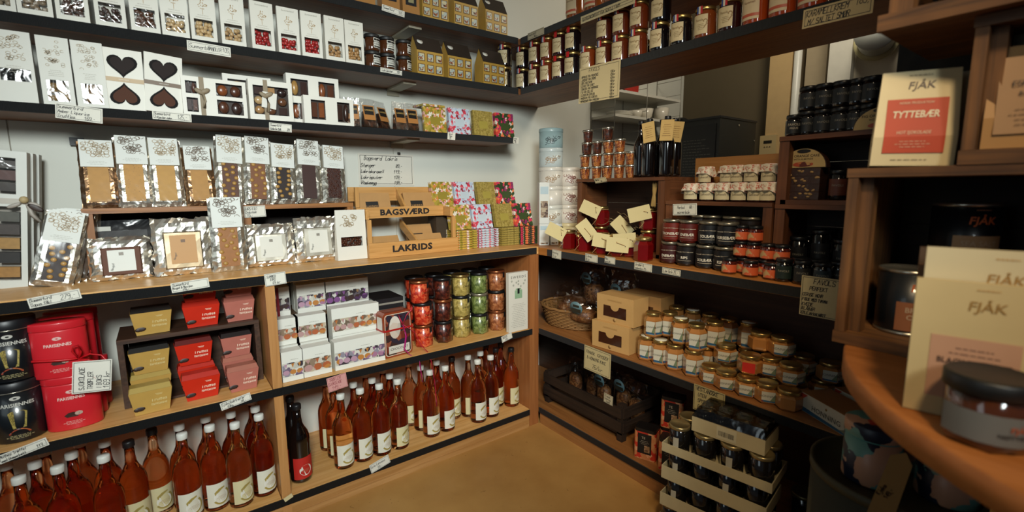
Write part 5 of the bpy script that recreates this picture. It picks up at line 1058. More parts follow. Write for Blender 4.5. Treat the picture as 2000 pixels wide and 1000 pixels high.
jelly('red jelly jar at the middle of the crate with twine tangle above', 1.66, (1.521+1.254)/2, ZS+.0145, FACE+.5, (.0, -.05, .1, .8, -.1))
t = thing('twine_tangle', 'tangle of raffia and straw behind the tilted cards in crate', 'raffia', (1.66, (1.521+1.254)/2, ZS+.107)); rnd = random.Random(4)
for i in range(14):
    a = rnd.uniform(0, 6.28); p = [(rnd.uniform(-.03, .03), rnd.uniform(-.09, .09), rnd.uniform(0.002, .05))]
    for k in range(5): a += rnd.uniform(-.9, .9); p.append((p[-1][0]+.012*math.cos(a), p[-1][1]+.024*math.sin(a), min(.07, max(.003, p[-1][2]+rnd.uniform(-.015, .018)))))
    obj('strand', MB().tube(p, .0012, 4), mat('#8a7450', .8), t)
t = thing('dried_husk', 'dried pale husk leaves standing up beside the crate post', 'dried leaf', (1.632, 1.213, ZS+.2))
for a in (-.12, .1, .25): obj('leaf', MB().ball((0, 0, .055), (.004, .008, .055), Matrix.Rotation(a, 4, 'X')), mat('#a8884e', .7), t)
t = thing('carton_tray', 'cardboard box end visible inside the crate behind jelly jars', 'carton', (1.72, (K1y0+K1y1)/2, ZS+.0145)); obj('carton', MB().box(-.02, .05, -.14, .14, 0, .1), mat('#2c1c12', .7), t)
# cloth-capped marmalade jars on the second crate
def cloth_jar(label, x, y, z, rot, big=1.0):
    t = jar('marmalade_jar', label, 'jar', (x, y, z), rot, .03*big, .062, mat('#3a170c', .12, coat=1), mat('#cfc4ac', .8), .006, 'cloth-capped marmalade jars', 'straight', .98, [dict(a=0, w=1.9, z0=.1, z1=.6, m=mat('#cdbf98', .6), texts=[('Løkesaft', .011, .6, mat('#5a4a38', .6, vary=0), 0)])])
    n = 40; v = [(0, 0, .067)]; R = .03*big
    for rr_, zz, wv in ((.6, .067, 0), (1.05, .064, 0), (1.1, .056, .03), (1.22, .047, .1), (1.32, .039, .18)):
        v += [(R*(rr_+wv*math.cos(2*PI*i/n*8))*math.cos(2*PI*i/n), R*(rr_+wv*math.cos(2*PI*i/n*8))*math.sin(2*PI*i/n), zz-(.014*max(0, math.cos(2*PI*i/n*2+.8)) if rr_ > 1.2 else 0)) for i in range(n)]
    f = [(0, 1+i, 1+(i+1) % n) for i in range(n)]
    for k in range(4): f += [(1+k*n+i, 1+(k+1)*n+i, 1+(k+1)*n+(i+1) % n, 1+k*n+(i+1) % n) for i in range(n)]
    obj('cloth_cap', memo(('cc', big), lambda: MB().add(v, f, True)), blotch(['#d2c8b2', '#d6ccb8', '#cfc4ae', '#c9b8a0', '#b5604a'], 160), t)
    obj('cord', memo(('cd', big), lambda: MB().lathe([(R*1.06, .0555), (R*1.1, .057), (R*1.06, .0585)], 20)), mat('#b5523c', .6), t)
zc2 = 1.149
for i, y in enumerate((1.045, 0.979, 0.919, 0.859, 0.8, 0.761)): cloth_jar('cloth-capped marmalade jar in the lower row, ' + ORD[i] + ' from the syrup bottles', 1.64, y, zc2, FACE+.2, 1.0)
t = box_thing('step_board', 'narrow wooden step raising the rear cloth-capped jars', 'step', (1.685, (K1y0+0.729)/2, zc2), .34, .09, .063, wood('#8a5a32', '#70451f', 0, .5, 7), FACE)
for i, y in enumerate((1.04, 0.951, 0.915, 0.86, 0.799)): cloth_jar('cloth-capped marmalade jar in the raised row, ' + ORD[i] + ' from the syrup bottles', 1.722, y, zc2+.064, FACE+.2, .96 if i != 2 else .9)
# black-lettered preserves
def preserve(label, x, y, z, col, txt, rot, flip=False, r=.036, h=.083):
    return jar('preserve_jar', label, 'jar', (x, y, z), rot, r, h, mat(col, .1, coat=1, vary=.1), mat('#8a8270', .3, metal=.8), .011, 'bilberry and currant preserves', 'straight', .97, [dict(n='printed_label', a=0, w=2.3, z0=.1, z1=.84, m=mat(col, .4), texts=[(txt, .0135, .36, mat('#d6cfbc', .5, vary=0), .02), ('VEL BEKOMME', .005, .7, mat('#a89a84', .5, vary=0), 0)], bands=[(mat('#b5aa94', .5, vary=0), .2, .8, .18, .2), (mat('#b5aa94', .5, vary=0), .12, .38, .68, .7), (mat('#b5aa94', .5, vary=0), .62, .88, .68, .7)])])
pw = [(1.829,1.275, '#3a1210', 'ENEBÆR', 'lower row'), (1.739,1.137, '#15100f', 'RIPS', 'lower row'), (1.738,1.043, '#101012', 'SOLBÆR', 'lower row'), (1.708,0.948, '#0f0f11', 'KIRSE-', 'lower row')]
pp = [list(c[:2]) for c in pw]
for i, c in enumerate(pw):
    x, y = pp[i]; x = 1.548; y = (1.068, 0.998, 0.919, 0.851)[i]
    preserve('dark preserve jar in the lower row reading ' + c[3], x, y, ZS, c[2], c[3], FACE+.35)
    preserve('preserve jar in upper row reading ' + ('TRONEBÆR', 'ENEBÆR', 'SOLBÆR', 'KIRSEBÆR')[i], x+.004, (y-.004), ZS+.0838, ('#6b1e10', '#55160e', '#101012', '#0f0f11')[i], ('TRONEBÆR', 'ENEBÆR', 'SOLBÆR', 'KIRSEBÆR')[i], FACE+.35)
    for k in range(2): preserve('preserve jar in the dim row behind, ' + ('lower', 'upper')[k] + ' tier, ' + ORD[i] + ' along', 1.66, y-.03 if i else y-.05, ZS+.0145+.0838*k, '#1c1412', 'SOLBÆR', FACE+.3)
OL = lambda: [dict(a=0, w=2.4, z0=.12, z1=.6, m=blotch(['#c2562e', '#c8603a', '#b89a6a', '#c2562e'], 55))]
om = [(0.809, 1.505, 0, 'first low'), (0.784, 1.55, 0, 'second low'), (0.738, 1.505, 0, 'third low'), (0.716, 1.55, 0, 'fourth low'), (0.674, 1.508, 0, 'fifth low'), (0.799, 1.555, 1, 'first middle'), (0.756, 1.555, 1, 'second middle'), (0.707, 1.55, 1, 'third middle'), (0.666, 1.55, 1, 'fourth middle'), (0.8, 1.56, 2, 'first top'), (0.756, 1.56, 2, 'second top')]
for y, x, k, s in om:
    jar('orange_label_jar', 'small jar with bright orange label, ' + s + ' one beside the preserves', 'jar', (x, y, ZS+.053*k), FACE+.4, .0235, .0525, mat('#4a160c', .1, coat=1), BK(), .01, 'orange-labelled jam jars', 'round', .93, OL())
for i, y in enumerate((0.8, 0.756, 0.714, 0.675)): jar('orange_label_jar', 'small jar with orange label hidden below the middle tier, ' + ORD[i], 'jar', (1.602 if i < 0 else 1.597, y-.002, ZS), FACE+.4, .0235, .0525, mat('#4a160c', .1, coat=1), BK(), .01, 'orange-labelled jam jars', 'round', .93, OL()) if i in () else None
DKL = lambda c: [dict(a=0, w=2.0, z0=.15, z1=.7, m=mat(c, .5), texts=[('FAVOLS', .009, .6, mat('#8a8474', .5, vary=0), 0)])]
for i in range(6):
    jar('black_jam_jar', 'near-black jam jar on the counter edge, ' + ORD[i] + ' after the orange labels', 'jar', (1.505+.05*(i % 2), 0.642-.026*i-.004, ZS), FACE+.4, .0245, .07, mat('#0c0b0c', .1, coat=1), BK(), .011, 'near-black jam jars', 'round', .94, DKL(('#16241f', '#1c2a30', '#1a1a18')[i % 3]))
for i in range(8):
    jar('black_jam_jar', 'tall black jar in lower end crate, ' + ORD[i % 4] + ' along, ' + ('front' if i < 4 else 'rear') + ' row', 'jar', (1.66+.07*(i//4), K4y1-.055-.062*(i % 4), ZS+.015), FACE+.35, .028, .135 if i % 2 else .11, mat('#0b0b0d', .1, coat=1), BK(), .013, 'tall black jars in end crate', 'straight', .96, DKL('#141416'))
# black jars on top of the upper end crate
zt3 = 1.3575
for i in range(5):
    for k in range(2):
        jar('black_jam_jar', 'black jar on the end crate roof, ' + ('lower' if k == 0 else 'upper') + ' tier, ' + ORD[i] + ' from the small one', 'jar', (1.66, (0.667, 0.624, 0.577, 0.539, 0.503)[i], zt3+.0755*k), FACE+.4, .029 if i != 3 else .024, .075, mat('#0c0c0e', .1, coat=1), mat('#0e0e10', .35), .013, 'black jars on the crate roof', 'round', .96, DKL('#12161a'))
jar('black_jam_jar', 'single small black jar with white lettering at the crate roof corner', 'jar', (1.635, 0.696, zt3), FACE+.45, .023, .066, mat('#0c0c0e', .12, coat=1), mat('#0e0e10', .35), .012, None, 'round', .94, [dict(a=0, w=2, z0=.12, z1=.68, m=mat('#101214', .5), texts=[('FAVOLS', .0105, .72, mat('#b5aa94', .5, vary=0), .01), ('FIGUE', .009, .42, mat('#b5aa94', .5, vary=0), .01)])])
# fig cakes
def fig_label(label, x, y, z, rot, R, group):
    t = thing('fig_cake_wheel', label, 'cake', (x, y, z), rot, group)
    P = [(R*math.cos(PI*i/20), R*.92*math.sin(PI*i/20)) for i in range(21)]
    obj('cake_half', MB().prism(P, -.03, 0, RX), mat('#3a2014', .5, vary=.4, scale=120), t)
    p = obj('printed_label', MB().prism([(x_*.96, z_*.96+.0015) for x_, z_ in P], .0, .0012, RX), mat('#b59a64', .55), t)
    obj('lettering', print_text('FIG ORANGE CAKE', R*.16, .012), mat('#2c1c12', .6, vary=0), p, (0, -.0018, R*.56)); obj('lettering', print_text('WITH ALMONDS', R*.11, .01), mat('#2c1c12', .6, vary=0), p, (0, -.0018, R*.41))
    obj('black_logo', MB().prism([(R*.3*math.cos(2*PI*i/16), R*.78+R*.09*math.sin(2*PI*i/16)) for i in range(16)], .0012, .002, RX), mat('#15100f', .5), p); obj('fruit_print', MB().prism([(R*.45*math.cos(2*PI*i/16), R*.17+R*.12*math.sin(2*PI*i/16)) for i in range(16)], .0012, .002, RX), blotch(['#b5683a', '#a8482c', '#5a2418', '#b58a54'], 60), p)
yb = (0.73+0.605)/2; wb = 0.73-0.605; zb0 = 1.1445+.0145
FG = lambda: mat('#3c2113', .5, vary=.5, scale=70)
for k in range(4):
    t = thing('fig_brick', 'brown fig and almond brick, ' + ('bottom', 'second', 'third', 'top')[k] + ' of four', 'cake', (1.625, yb, zb0+.0245*k), FACE, 'stack of fig bricks'); obj('brick', MB().box(-wb/2, wb/2, 0, .07, 0, .024), FG(), t); rnd = random.Random(k)
    b = MB()
    for i in range(9): b.ball((rnd.uniform(-.46, .46)*wb, -.0005, rnd.uniform(.004, .02)), (.006, .0022, .0035), Matrix.Rotation(rnd.uniform(-.7, .7), 4, 'Y'), 7, 5)
    obj('almonds', b, mat('#a8844e', .5, vary=.15), t, kind='stuff'); obj('cling_film', MB().box(-wb/2-.001, wb/2+.001, -.003, -.0027, .001, .023), film(gloss=.03, scale=40), t)
fig_label('half wheel of fig orange cake with printed label on the fig bricks', 1.63, yb-.01, zb0+.0985, FACE, .066, 'half wheels of fig cake'); fig_label('half wheel of fig cake among black jars, mostly hidden by the pouch', 1.63, 0.467, zt3, FACE, .066, 'half wheels of fig cake')
for i in range(4): jar('black_jam_jar', 'black jar inside the upper end crate, ' + ORD[i] + ' past the fig cakes', 'jar', (1.66+.06*(i % 2), yb-.1-.045*(i//2*1.3), zb0), FACE+.3, .026, .09, mat('#0c0b0c', .1, coat=1), BK(), .012, 'black jars beside fig cakes', 'straight', .96, DKL('#5a2c1c' if i == 0 else '#141416'))
# signs on the counter edge
card('price_sheet', 'cream handwritten list headed FAVOLS perfekt hanging below counter end', (1.4645, 0.514, 0.89), .112, .115, [('FAVOLS', .28, .18, .12, 4), ('PERFEKT', .2, .34, .09, 3.8), ('CERISE NOIR', .05, .5, .075, 3.6), ('FIGUE MED TIMIAN', .05, .62, .07, 3.3), ('KVEDE', .05, .75, .08, 3.8), ('BLÅBÆR', .05, .86, .08, 3.8), ('EPLE M/VALNØTT', .05, .97, .07, 3.4)], rot=FACE, paper='#b5a67c', cat='price sheet', pen=.0017, seed=51)
tg = [(1.621, 0.894, .062, .04, ['Honning', '75 kr'], 'under the honey jars'), (1.399, 0.902, .072, .032, ['Syltetøy', '85 kr'], 'under the red jellies'), (1.295, 0.905, .056, .028, ['Rips', 'gele 69,-'], 'beside the jelly tag'), (1.128, 0.899, .082, .03, ['Jordbær &', 'rabarbra 79,-'], 'under the last jelly jar'), (1.003, 0.897, .076, .022, ['Lise Gele 75,-'], 'under the ENEBÆR jars')]
for i, (y, z, w, h, ls, s) in enumerate(tg): card('price_tag', 'small white tag on the side counter edge ' + s, (1.4645, y, z), w, h, [(l, .06, (.46+.44*k) if len(ls) > 1 else .7, .3 if len(ls) > 1 else .45, 3) for k, l in enumerate(ls)], rot=FACE, roll=.03, paper='#cfc8b2', seed=60+i)
card('price_tag', 'white card reading herbal marmelade standing against the preserve jars', (1.535, 1.006, 1.12), .098, .042, [('Herbal', .2, .44, .26, 3), ('marmelade', .2, .86, .28, 3), ('68,-', .7, .42, .24, 2.8)], rot=FACE, roll=-.05, paper='#d2cfbf', seed=70)
card('price_tag', 'small white tag lying over the crate edge below nut jars', (1.592, 1.474, 1.234), .07, .024, [('Nøtter', .1, .5, .35, 3), ('95,-', .5, .9, .32, 3)], rot=FACE, tilt=.5, roll=-.1, paper='#cdbf98', seed=71)
# ------------------------------------------------------------------ low shelf of the side counter
ZS2 = ZL-.001
t = thing('wicker_basket', 'oval woven wicker basket full of wrapped cakes in the corner', 'basket', (1.66, 1.69, ZS2), .25); a_, b_ = .145, .18
wk = mat('#8a6234', .7, vary=.25, scale=120)
obj('base', MB().lathe([(.97, 0), (1, .004)], 28, sx=a_*.86, sy=b_*.86), wk, t)
for k in range(11):
    s_ = .86+.14*k/10; n = 56
    obj('woven_ring', MB().tube([((s_*a_+.0022*math.cos(i*PI+k*PI))*math.cos(2*PI*i/n), (s_*b_+.0022*math.cos(i*PI+k*PI))*math.sin(2*PI*i/n), .008+.0078*k) for i in range(n+1)], .0042, 5), wk, t)
obj('rim', MB().tube([(1.02*a_*math.cos(2*PI*i/40), 1.02*b_*math.sin(2*PI*i/40), .097+.0025*math.sin(i*2.4)) for i in range(41)], .0075, 6), wk, t)
for i in range(28):
    a = 2*PI*i/28; obj('stake', MB().tube([(.86*a_*math.cos(a), .86*b_*math.sin(a), .004), (1.0*a_*math.cos(a), 1.0*b_*math.sin(a), .09)], .0032, 5), wk, t)
def cake_pack(label, x, y, z, w, h, rot, tilt, roll, badge=True, tone='#6b4224', group='wrapped cakes in cellophane'):
    t = thing('wrapped_cake', label, 'cake', (x, y, z), (tilt, roll, rot), group)
    obj('cake', MB().lathe([(.7, 0), (.95, .15*h), (1, .5*h), (.92, .85*h), (.6, h)], 18, sx=w/2, sy=w*.36), blotch([tone, '#8a5c34', '#5a3418', '#7a4a28'], 40, .5, 'noise'), t)
    obj('cellophane', crinkle(w*1.25, h*1.9, w*.85, 9, 9, .006, int(abs(x*y)*1000) % 97, .35), film(gloss=.16, scale=22, bump=1), t, (0, 0, -.0))
    if badge:
        d = obj('round_badge', MB().lathe([(.033, 0), (.033, .0012)], 20, RX), mat('#5c7a80', .5, vary=.15), t, (0, -w*.46, h*1.35), (.15, 0, 0)); obj('badge_print', MB().box(-.024, .024, -.002, -.0012, -.022, -.004).box(-.016, .016, -.002, -.0012, .004, .016), mat('#2c2a20', .5), d)
    return t
cake_pack('cellophane-wrapped cake heaped at the rim of the basket', 1.6, 1.66, ZS2+.06, .15, .06, FACE, .1, 0, False); cake_pack('cellophane-wrapped cake leaning over the basket front with half badge', 1.585, 1.57, ZS2+.06, .14, .06, FACE+.3, .1, .1, True); cake_pack('cellophane-wrapped cake deep in the basket, rear one', 1.7, 1.74, ZS2+.06, .15, .07, FACE, 0, 0, False)
cake_pack('dark wrapped cake with blue badge standing behind the basket', 1.76, 1.66, ZS2+.1, .12, .1, FACE, 0, 0, True, '#1c120c'); cake_pack('dark wrapped cake with blue badge behind the cream boxes', 1.765, 1.47, ZS2+.002, .12, .15, FACE, 0, 0, True, '#1c120c')
cake_pack('dark wrapped cake without badge beside the back panel', 1.77, 1.33, ZS2+.002, .1, .12, FACE, 0, 0, False, '#150e0a')
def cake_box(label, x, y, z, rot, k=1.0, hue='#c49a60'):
    t = thing('cake_carton', label, 'carton', (x, y, z), rot, 'cream cake cartons with scalloped window'); w, d, h = .19*k, .105, .118
    obj('carton', memo(('cb', k), lambda: MB().hexa([(-w/2, .004, 0), (w/2, .004, 0), (w/2, d, 0), (-w/2, d, 0)], [(-w/2, 0, h), (w/2, 0, h), (w/2, d, h), (-w/2, d, h)])), mat(hue, .55, vary=.05), t)
    W_, H_ = w*.31, h*.2
    P = [(-W_, -H_), (W_, -H_), (W_, H_), (W_*.42, H_)]+[(W_*.36*math.cos(PI*i/10), H_*.9-H_*.75*math.sin(PI*i/10)) for i in range(11)]+[(-W_*.42, H_), (-W_, H_)]
    obj('window', memo(('cw', k), lambda: MB().prism(P, 0, .001, RX)), mat('#3a1c0e', .25, coat=.8, vary=.2), t, (0, .0022, h*.42))
    obj('lettering', print_text('HONNING KAKE', .0095), mat('#a8824c', .6, vary=0), t, (0, -.0006, h*.82), (-.03, 0, 0)); obj('seal_print', MB().lathe([(.008, 0), (.008, .0006)], 12, RX), mat('#a8844f', .6), t, (0, .003, h*.12))
bx, by = 1.487, (1.433+1.191)/2
by = 1.306
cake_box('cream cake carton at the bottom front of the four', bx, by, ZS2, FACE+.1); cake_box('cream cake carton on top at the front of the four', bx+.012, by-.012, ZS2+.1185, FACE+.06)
cake_box('cream cake carton at the bottom rear of the four', bx+.115, by-.05, ZS2, FACE+.1, 1.0, '#b88c54'); cake_box('cream cake carton on top at the rear, in shade', bx+.125, by-.06, ZS2+.1185, FACE+.08, 1.0, '#a87c48')  # rear cartons get a darker cream, their shade put into the hue
# honey jars
HON = lambda: mat('#a8703a', .15, coat=1, vary=.15)
def honey(label, x, y, z, rot, small=False, red=False, blank=False):
    r, h = (.035, .098) if not small else (.039, .063)
    L = [] if blank else [dict(a=a, w=1, z0=.12, z1=.66, m=mat('#c4c0ae' if not red else '#c02a20', .5), polys=[] if red else [(mat('#6b7a5c', .5, vary=0), [(.2, .1), (1, .1), (1, .85)]), (mat('#2c5a7a', .5, vary=0), [(-1, .02), (1, .02), (1, .14), (-1, .2)]), (mat('#b0302a', .5, vary=0), [(-1, .02), (-.6, .02), (-1, .22)])], texts=[] if red else [('HONNING', r*.27, .58, mat('#55524a', .5, vary=0), 0)]) for a in ((0, PI/3) if not red else (0,))]
    return jar('honey_jar', label, 'jar', (x, y, z), rot, r, h, HON(), GOLD(), .013, 'small wide honey jars' if small else 'tall honey jars', 'hex', .86, L, lidtop=mat('#c9c4b0', .5) if not small and not red and (int(y*1000) % 3 == 0) else None)
tall = [(1.532,1.149, 0, 'lower row, first by the cream boxes'), (1.535,1.082, 0, 'lower row, second'), (1.534,1.021, 0, 'lower row, third'), (1.542,0.945, 0, 'lower row, fourth and front-most')]
TX = [(1.525, 1.155), (1.53, 1.075), (1.525, .995), (1.53, .905)]
for i, (x, y) in enumerate(((1.541,1.156), (1.544,1.089), (1.545,1.026), (1.556,0.952)) if False else TX):
    pass
yy = [1.149, 1.083, 1.018, 0.94]
for i, y in enumerate(yy): honey('tall hexagonal honey jar in lower front row, ' + ORD[i] + ' from the cream cartons', 1.532, y, ZS2, FACE+.35)
for i, y in enumerate((yy[0]-.01, yy[1]-.01, yy[2]-.01, yy[3]-.005, yy[3]-.078)): honey('tall hexagonal honey jar in second row, lower tier, ' + ORD[i] + ' from cartons', 1.612, y-.0, ZS2, FACE+.35)
for i, (x, y) in enumerate(((1.545, 1.132), (1.6, 1.104-.01), (1.555, 1.014), (1.535, 0.934), (1.615, 0.91))): honey('tall hexagonal honey jar in raised tier, ' + ORD[i] + ' from the cream cartons', x, y, ZS2+.099, FACE+.35)
for i in range(5):
    honey('tall honey jar in the shaded rear row, raised tier, ' + ORD[i] + ' along', 1.7, 1.13-.076*i, ZS2+.099, FACE+.3); honey('tall honey jar in the shaded rear row, shelf level, ' + ORD[i] + ' along', 1.7, 1.13-.076*i, ZS2, FACE+.3)
sm = [(0.863, 1.525, 0), (0.804, 1.518, 0), (0.733, 1.525, 0), (0.671, 1.53, 0), (0.605, 1.53, 0)]
for i, (y, x, k) in enumerate(sm): honey('wide low honey jar in the front row, ' + ORD[i] + ' after the tall ones', x, y, ZS2, FACE+.35+.2*(i % 2), True, blank=(i == 4))
for i, (y, x) in enumerate(((0.861, 1.61), (0.748-.0, 1.612), (0.693, 1.612), (0.63, 1.612))): honey('wide low honey jar in second row, ' + ORD[i] + ' after the tall ones', x, y-.01, ZS2, FACE+.35, True)
for i, (y, x, rd) in enumerate(((0.857, 1.6, False), (0.75, 1.565, True), (0.699, 1.6, False), (0.627, 1.58, False))): honey('wide low honey jar in raised tier, ' + ('with a bright red label' if rd else ORD[i] + ' after the tall ones'), x, y-.002, ZS2+.064, FACE+.35, True, rd)
for i, (y, x) in enumerate(((0.753, 1.64), (0.683, 1.64))): honey('wide low honey jar on the third tier, ' + ORD[i] + ' along', x, y, ZS2+.128, FACE+.35, True, blank=(i == 0))
for i in range(4): honey('wide low honey jar in the darkest back row, ' + ORD[i] + ' along', 1.7+.02*(i % 2), .74-.083*i, ZS2, FACE+.3, True)
for i in range(3): honey('wide low honey jar on the darkest back row, upper tier, ' + ORD[i] + ' along', 1.7, .72-.083*i, ZS2+.064, FACE+.3, True)
def honey_box(label, x, y, z, rot):
    t = thing('honey_carton', label, 'carton', (x, y, z), rot, 'flat honey cartons'); w, d, h = .2, .1, .06
    obj('carton', MB().box(-w/2, w/2, 0, d, 0, h), mat('#9c6a3c', .55, vary=.06), t); p = obj('printed_face', MB().box(-w/2+.001, w/2-.001, -.001, 0, .001, h-.001), mat('#b8b4a2', .55), t)
    obj('lettering', print_text('HONNING', .022, .004), mat('#3a3832', .5, vary=0), p, (.0, -.0016, h*.42)); obj('drop_print', MB().lathe([(.004, 0), (.004, .0006)], 8, RX), mat('#8a6a3c', .5), p, (0, -.001, h*.75)); obj('blue_band_print', MB().add([(-w/2+.002, -.0016, .002), (w/2-.002, -.0016, .002), (w/2-.002, -.0016, .008), (-w/2+.002, -.0016, .016)], [(0, 1, 2, 3)]), mat('#22506b', .5), p); obj('red_pattern_print', MB().add([(-w/2+.002, -.0016, h-.003), (-w/2+.002, -.0016, h*.55), (-w/2+.03, -.0016, h-.003)], [(0, 1, 2)]), mat('#b5402c', .5), p); obj('green_print', MB().add([(w/2-.002, -.0018, .003), (w/2-.002, -.0018, h*.55), (w/2-.05, -.0018, .01)], [(0, 1, 2)]), mat('#6b705a', .5), p)
honey_box('brown HONNING carton lying at an angle on the shelf edge', 1.5, .49, ZS2, FACE-.5); honey_box('brown HONNING carton further back beside the wooden table', 1.612, .437, ZS2, FACE-.5)
card('price_card', 'cream card for honey cake at 76 kr hanging below the cream cartons', (1.4635, 1.354, 0.452), .155, .11, [('FRANSK  KRYDDER', .08, .3, .12, 4), ('& HONNING KAKE', .12, .52, .12, 3.8), ('76/kr', .32, .86, .17, 4)], rot=FACE, roll=.02, paper='#bfae80', cat='price card', pen=.0016, seed=81)
card('price_card', 'cream card headed VESTLANDSKE below the honey shelf, partly covered', (1.4635, 0.832, 0.463), .115, .095, [('VESTLANDSKE', .08, .2, .13, 3.6), ('UTEN', .15, .42, .13, 3.8), ('SPOR', .15, .64, .13, 3.8), ('GAVE', .15, .88, .13, 3.8)], rot=FACE, paper='#a89868', cat='price card', pen=.0018, seed=82)
# ------------------------------------------------------------------ bottom shelf of the side counter
ZS3 = ZB+.001
y0, y1 = 1.26, 1.778
t = thing('slatted_crate', 'dark stained slatted crate on feet holding wrapped cakes', 'crate', (1.53, (y0+y1)/2, ZS3)); W = (y1-y0)/2; KD = lambda ax: wood('#33241a', '#22170f', ax, .6, 8, 4)
for sx_ in (0, .26):
    for sy_ in (-1, 1): obj('corner_post', MB().box(sx_, sx_+.03, sy_*W-(.03 if sy_ > 0 else 0), sy_*W+(0 if sy_ > 0 else .03), 0, .17), KD(2), t)
    for k in range(2): obj('side_slat', MB().box(sx_-.009 if sx_ == 0 else sx_+.031, sx_-.0005 if sx_ == 0 else sx_+.04, -W, W, .045+.066*k, .092+.066*k), KD(1), t)
for sy_ in (-1, 1):
    for k in range(2): obj('end_slat', MB().box(.0, .29, sy_*(W+.0005) if sy_ > 0 else -W-.009, sy_*(W+.009) if sy_ > 0 else -W-.0005, .045+.066*k, .092+.066*k), KD(0), t)
obj('floor_board', MB().box(.0, .29, -W+.001, W-.001, .032, .04), KD(1), t)
for i in range(5): cake_pack('dark wrapped cake in the slatted crate, ' + ORD[i] + ' from the corner', 1.68+.03*(i % 2), y1-.075-.1*i, ZS3+.041, .082, .1, FACE, 0, 0, i in (2, 3), '#1c120c', 'dark cakes in the slatted crate')
card('price_tag', 'small white tag clipped to the slatted crate', (1.519, 1.334, 0.27), .052, .044, [('Fransk', .12, .34, .22, 3.4), ('honning', .12, .62, .22, 3.2), ('kake', .3, .9, .22, 3.4)], rot=FACE, roll=.05, paper='#b8ad90', seed=83)
def tea_box(label, x, y, z, rot):
    t = thing('tea_tin', label, 'tin', (x, y, z), rot, 'strawberry-printed tea tins'); w, d, h = .09, .065, .118
    obj('tin_body', memo(('tb1',), lambda: MB().prism([(x_, z_) for x_, z_ in [(px, py) for px, py in rr(w, d, .012)]], 0, h)), blotch(['#b8764a', '#c08458', '#b5301e', '#b8764a', '#c9906a', '#a82a1c'], 55), t)
    obj('lid', memo(('tb2',), lambda: MB().prism([(x_*.97, z_*.97+.001) for x_, z_ in rr(w, d, .012)], h, h+.014)), mat('#141110', .4), t)
    p = obj('black_label', memo(('tb3',), lambda: MB().box(-.028, .028, -.001, -.0002, .026, h-.006)), mat('#12100f', .5), t); obj('photo_print', memo(('tb4',), lambda: MB().box(.0, .022, -.0016, -.001, .034, .062)), blotch(['#8a6a4a', '#5a3a2c', '#b08a6a'], 90), p); obj('lettering', print_text('TE', .014), mat('#a89a84', .5, vary=0), p, (-.004, -.0016, .094)); obj('small_print', memo(('tb5',), lambda: scribble(.04, .02, 3, .25)), mat('#8a8070', .5, vary=0), p, (0, -.0016, .075))
tea_box('strawberry tea tin at the front beside the slatted crate', 1.5, 1.119, ZS3, FACE+.35); tea_box('strawberry tea tin at the front next to the jar trays', 1.505, 1.011-.006, ZS3, FACE+.35); tea_box('strawberry tea tin raised on another behind the front pair', 1.585, 1.056+.0, ZS3+.133, FACE+.35); tea_box('strawberry tea tin hidden under the raised one', 1.585, 1.056, ZS3, FACE+.35)
# trays of preserve jars stacked on the floor against the counter
def tray(label, x, y, z, rot, L, D, wall, n, m, r, h, lidm, film_=False, content='#171412'):
    t = thing('carton_tray', label, 'carton', (x, y, z), rot, 'cardboard trays of jars on the floor'); cm = mat('#b5a680', .65, vary=.08)
    obj('tray_floor', MB().box(-L/2, L/2, 0, D, 0, .003), cm, t)
    obj('front_wall', MB().box(-L/2, L/2, 0, .003, .003, wall), cm, t); obj('rear_wall', MB().box(-L/2, L/2, D-.003, D, .003, wall), cm, t)
    for s in (-1, 1): obj('end_wall', MB().box(s*L/2-(.003 if s > 0 else 0), s*L/2+(0 if s > 0 else .003), .0035, D-.0035, .003, wall), cm, t)
    if film_: 
        obj('barcode_label', MB().box(-.03, .03, -.0008, -.0001, wall*.12, wall*.9), mat('#bdb394', .6), t); b = MB(); rnd = random.Random(2)
        for i in range(16): b.box(-.024+.003*i, -.024+.003*i+rnd.choice((.0008, .0015)), -.0014, -.0008, wall*.3, wall*.62)
        obj('barcode_print', b, mat('#1c1a17', .6), t, kind='stuff')
    R = Matrix.Rotation(rot, 3, 'Z')
    for i in range(n):
        for k in range(m):
            p = R @ Vector((-L/2+L*(i+.5)/n, D*(k+.5)/m, 0))
            jar('preserve_jar', 'dark preserve jar in ' + label.split(',')[0].replace('cardboard ', '') + ', ' + ('front' if k == 0 else 'rear') + ' row, ' + ORD[i] + ' along', 'jar', (x+p.x, y+p.y, z+.0036), rot+.3*(i % 2), r, h, mat(content, .12, coat=1, vary=.3), lidm, .012, 'jars in the floor trays', 'straight', .98, [dict(a=.1, w=.5, z0=.2, z1=.62, m=mat('#a8a290', .6))] if not film_ and i % 2 == 0 and k == 0 else [])
    if film_: obj('shrink_wrap', MB().hexa([(-L/2-.001, -.001, wall), (L/2+.001, -.001, wall), (L/2+.001, D+.001, wall), (-L/2-.001, D+.001, wall)], [(-L/2+.01, .012, h+.008), (L/2-.01, .012, h+.008), (L/2-.01, D-.012, h+.008), (-L/2+.01, D-.012, h+.008)]), film(gloss=.1, scale=16, tint='#b5b0a4'), t)
    return t
TR = FACE+.17
LID = mat('#8a7c56', .35, metal=.8)
tray('lowest floor tray, cardboard with dark jars', 1.33, .755, .001, TR, .33, .16, .045, 4, 2, .0345, .103, LID)
tray('second floor tray, cardboard with dark jars', 1.335, .74, .106, TR, .33, .16, .045, 4, 2, .0345, .103, LID)
tray('third floor tray, cardboard with dark jars', 1.33, .735, .211, TR, .33, .16, .045, 4, 2, .0345, .103, LID)
tray('fourth floor tray, cardboard with gold-lidded jars', 1.32, .725, .316, TR, .34, .16, .03, 4, 2, .036, .093, mat('#a8966a', .3, metal=.8))
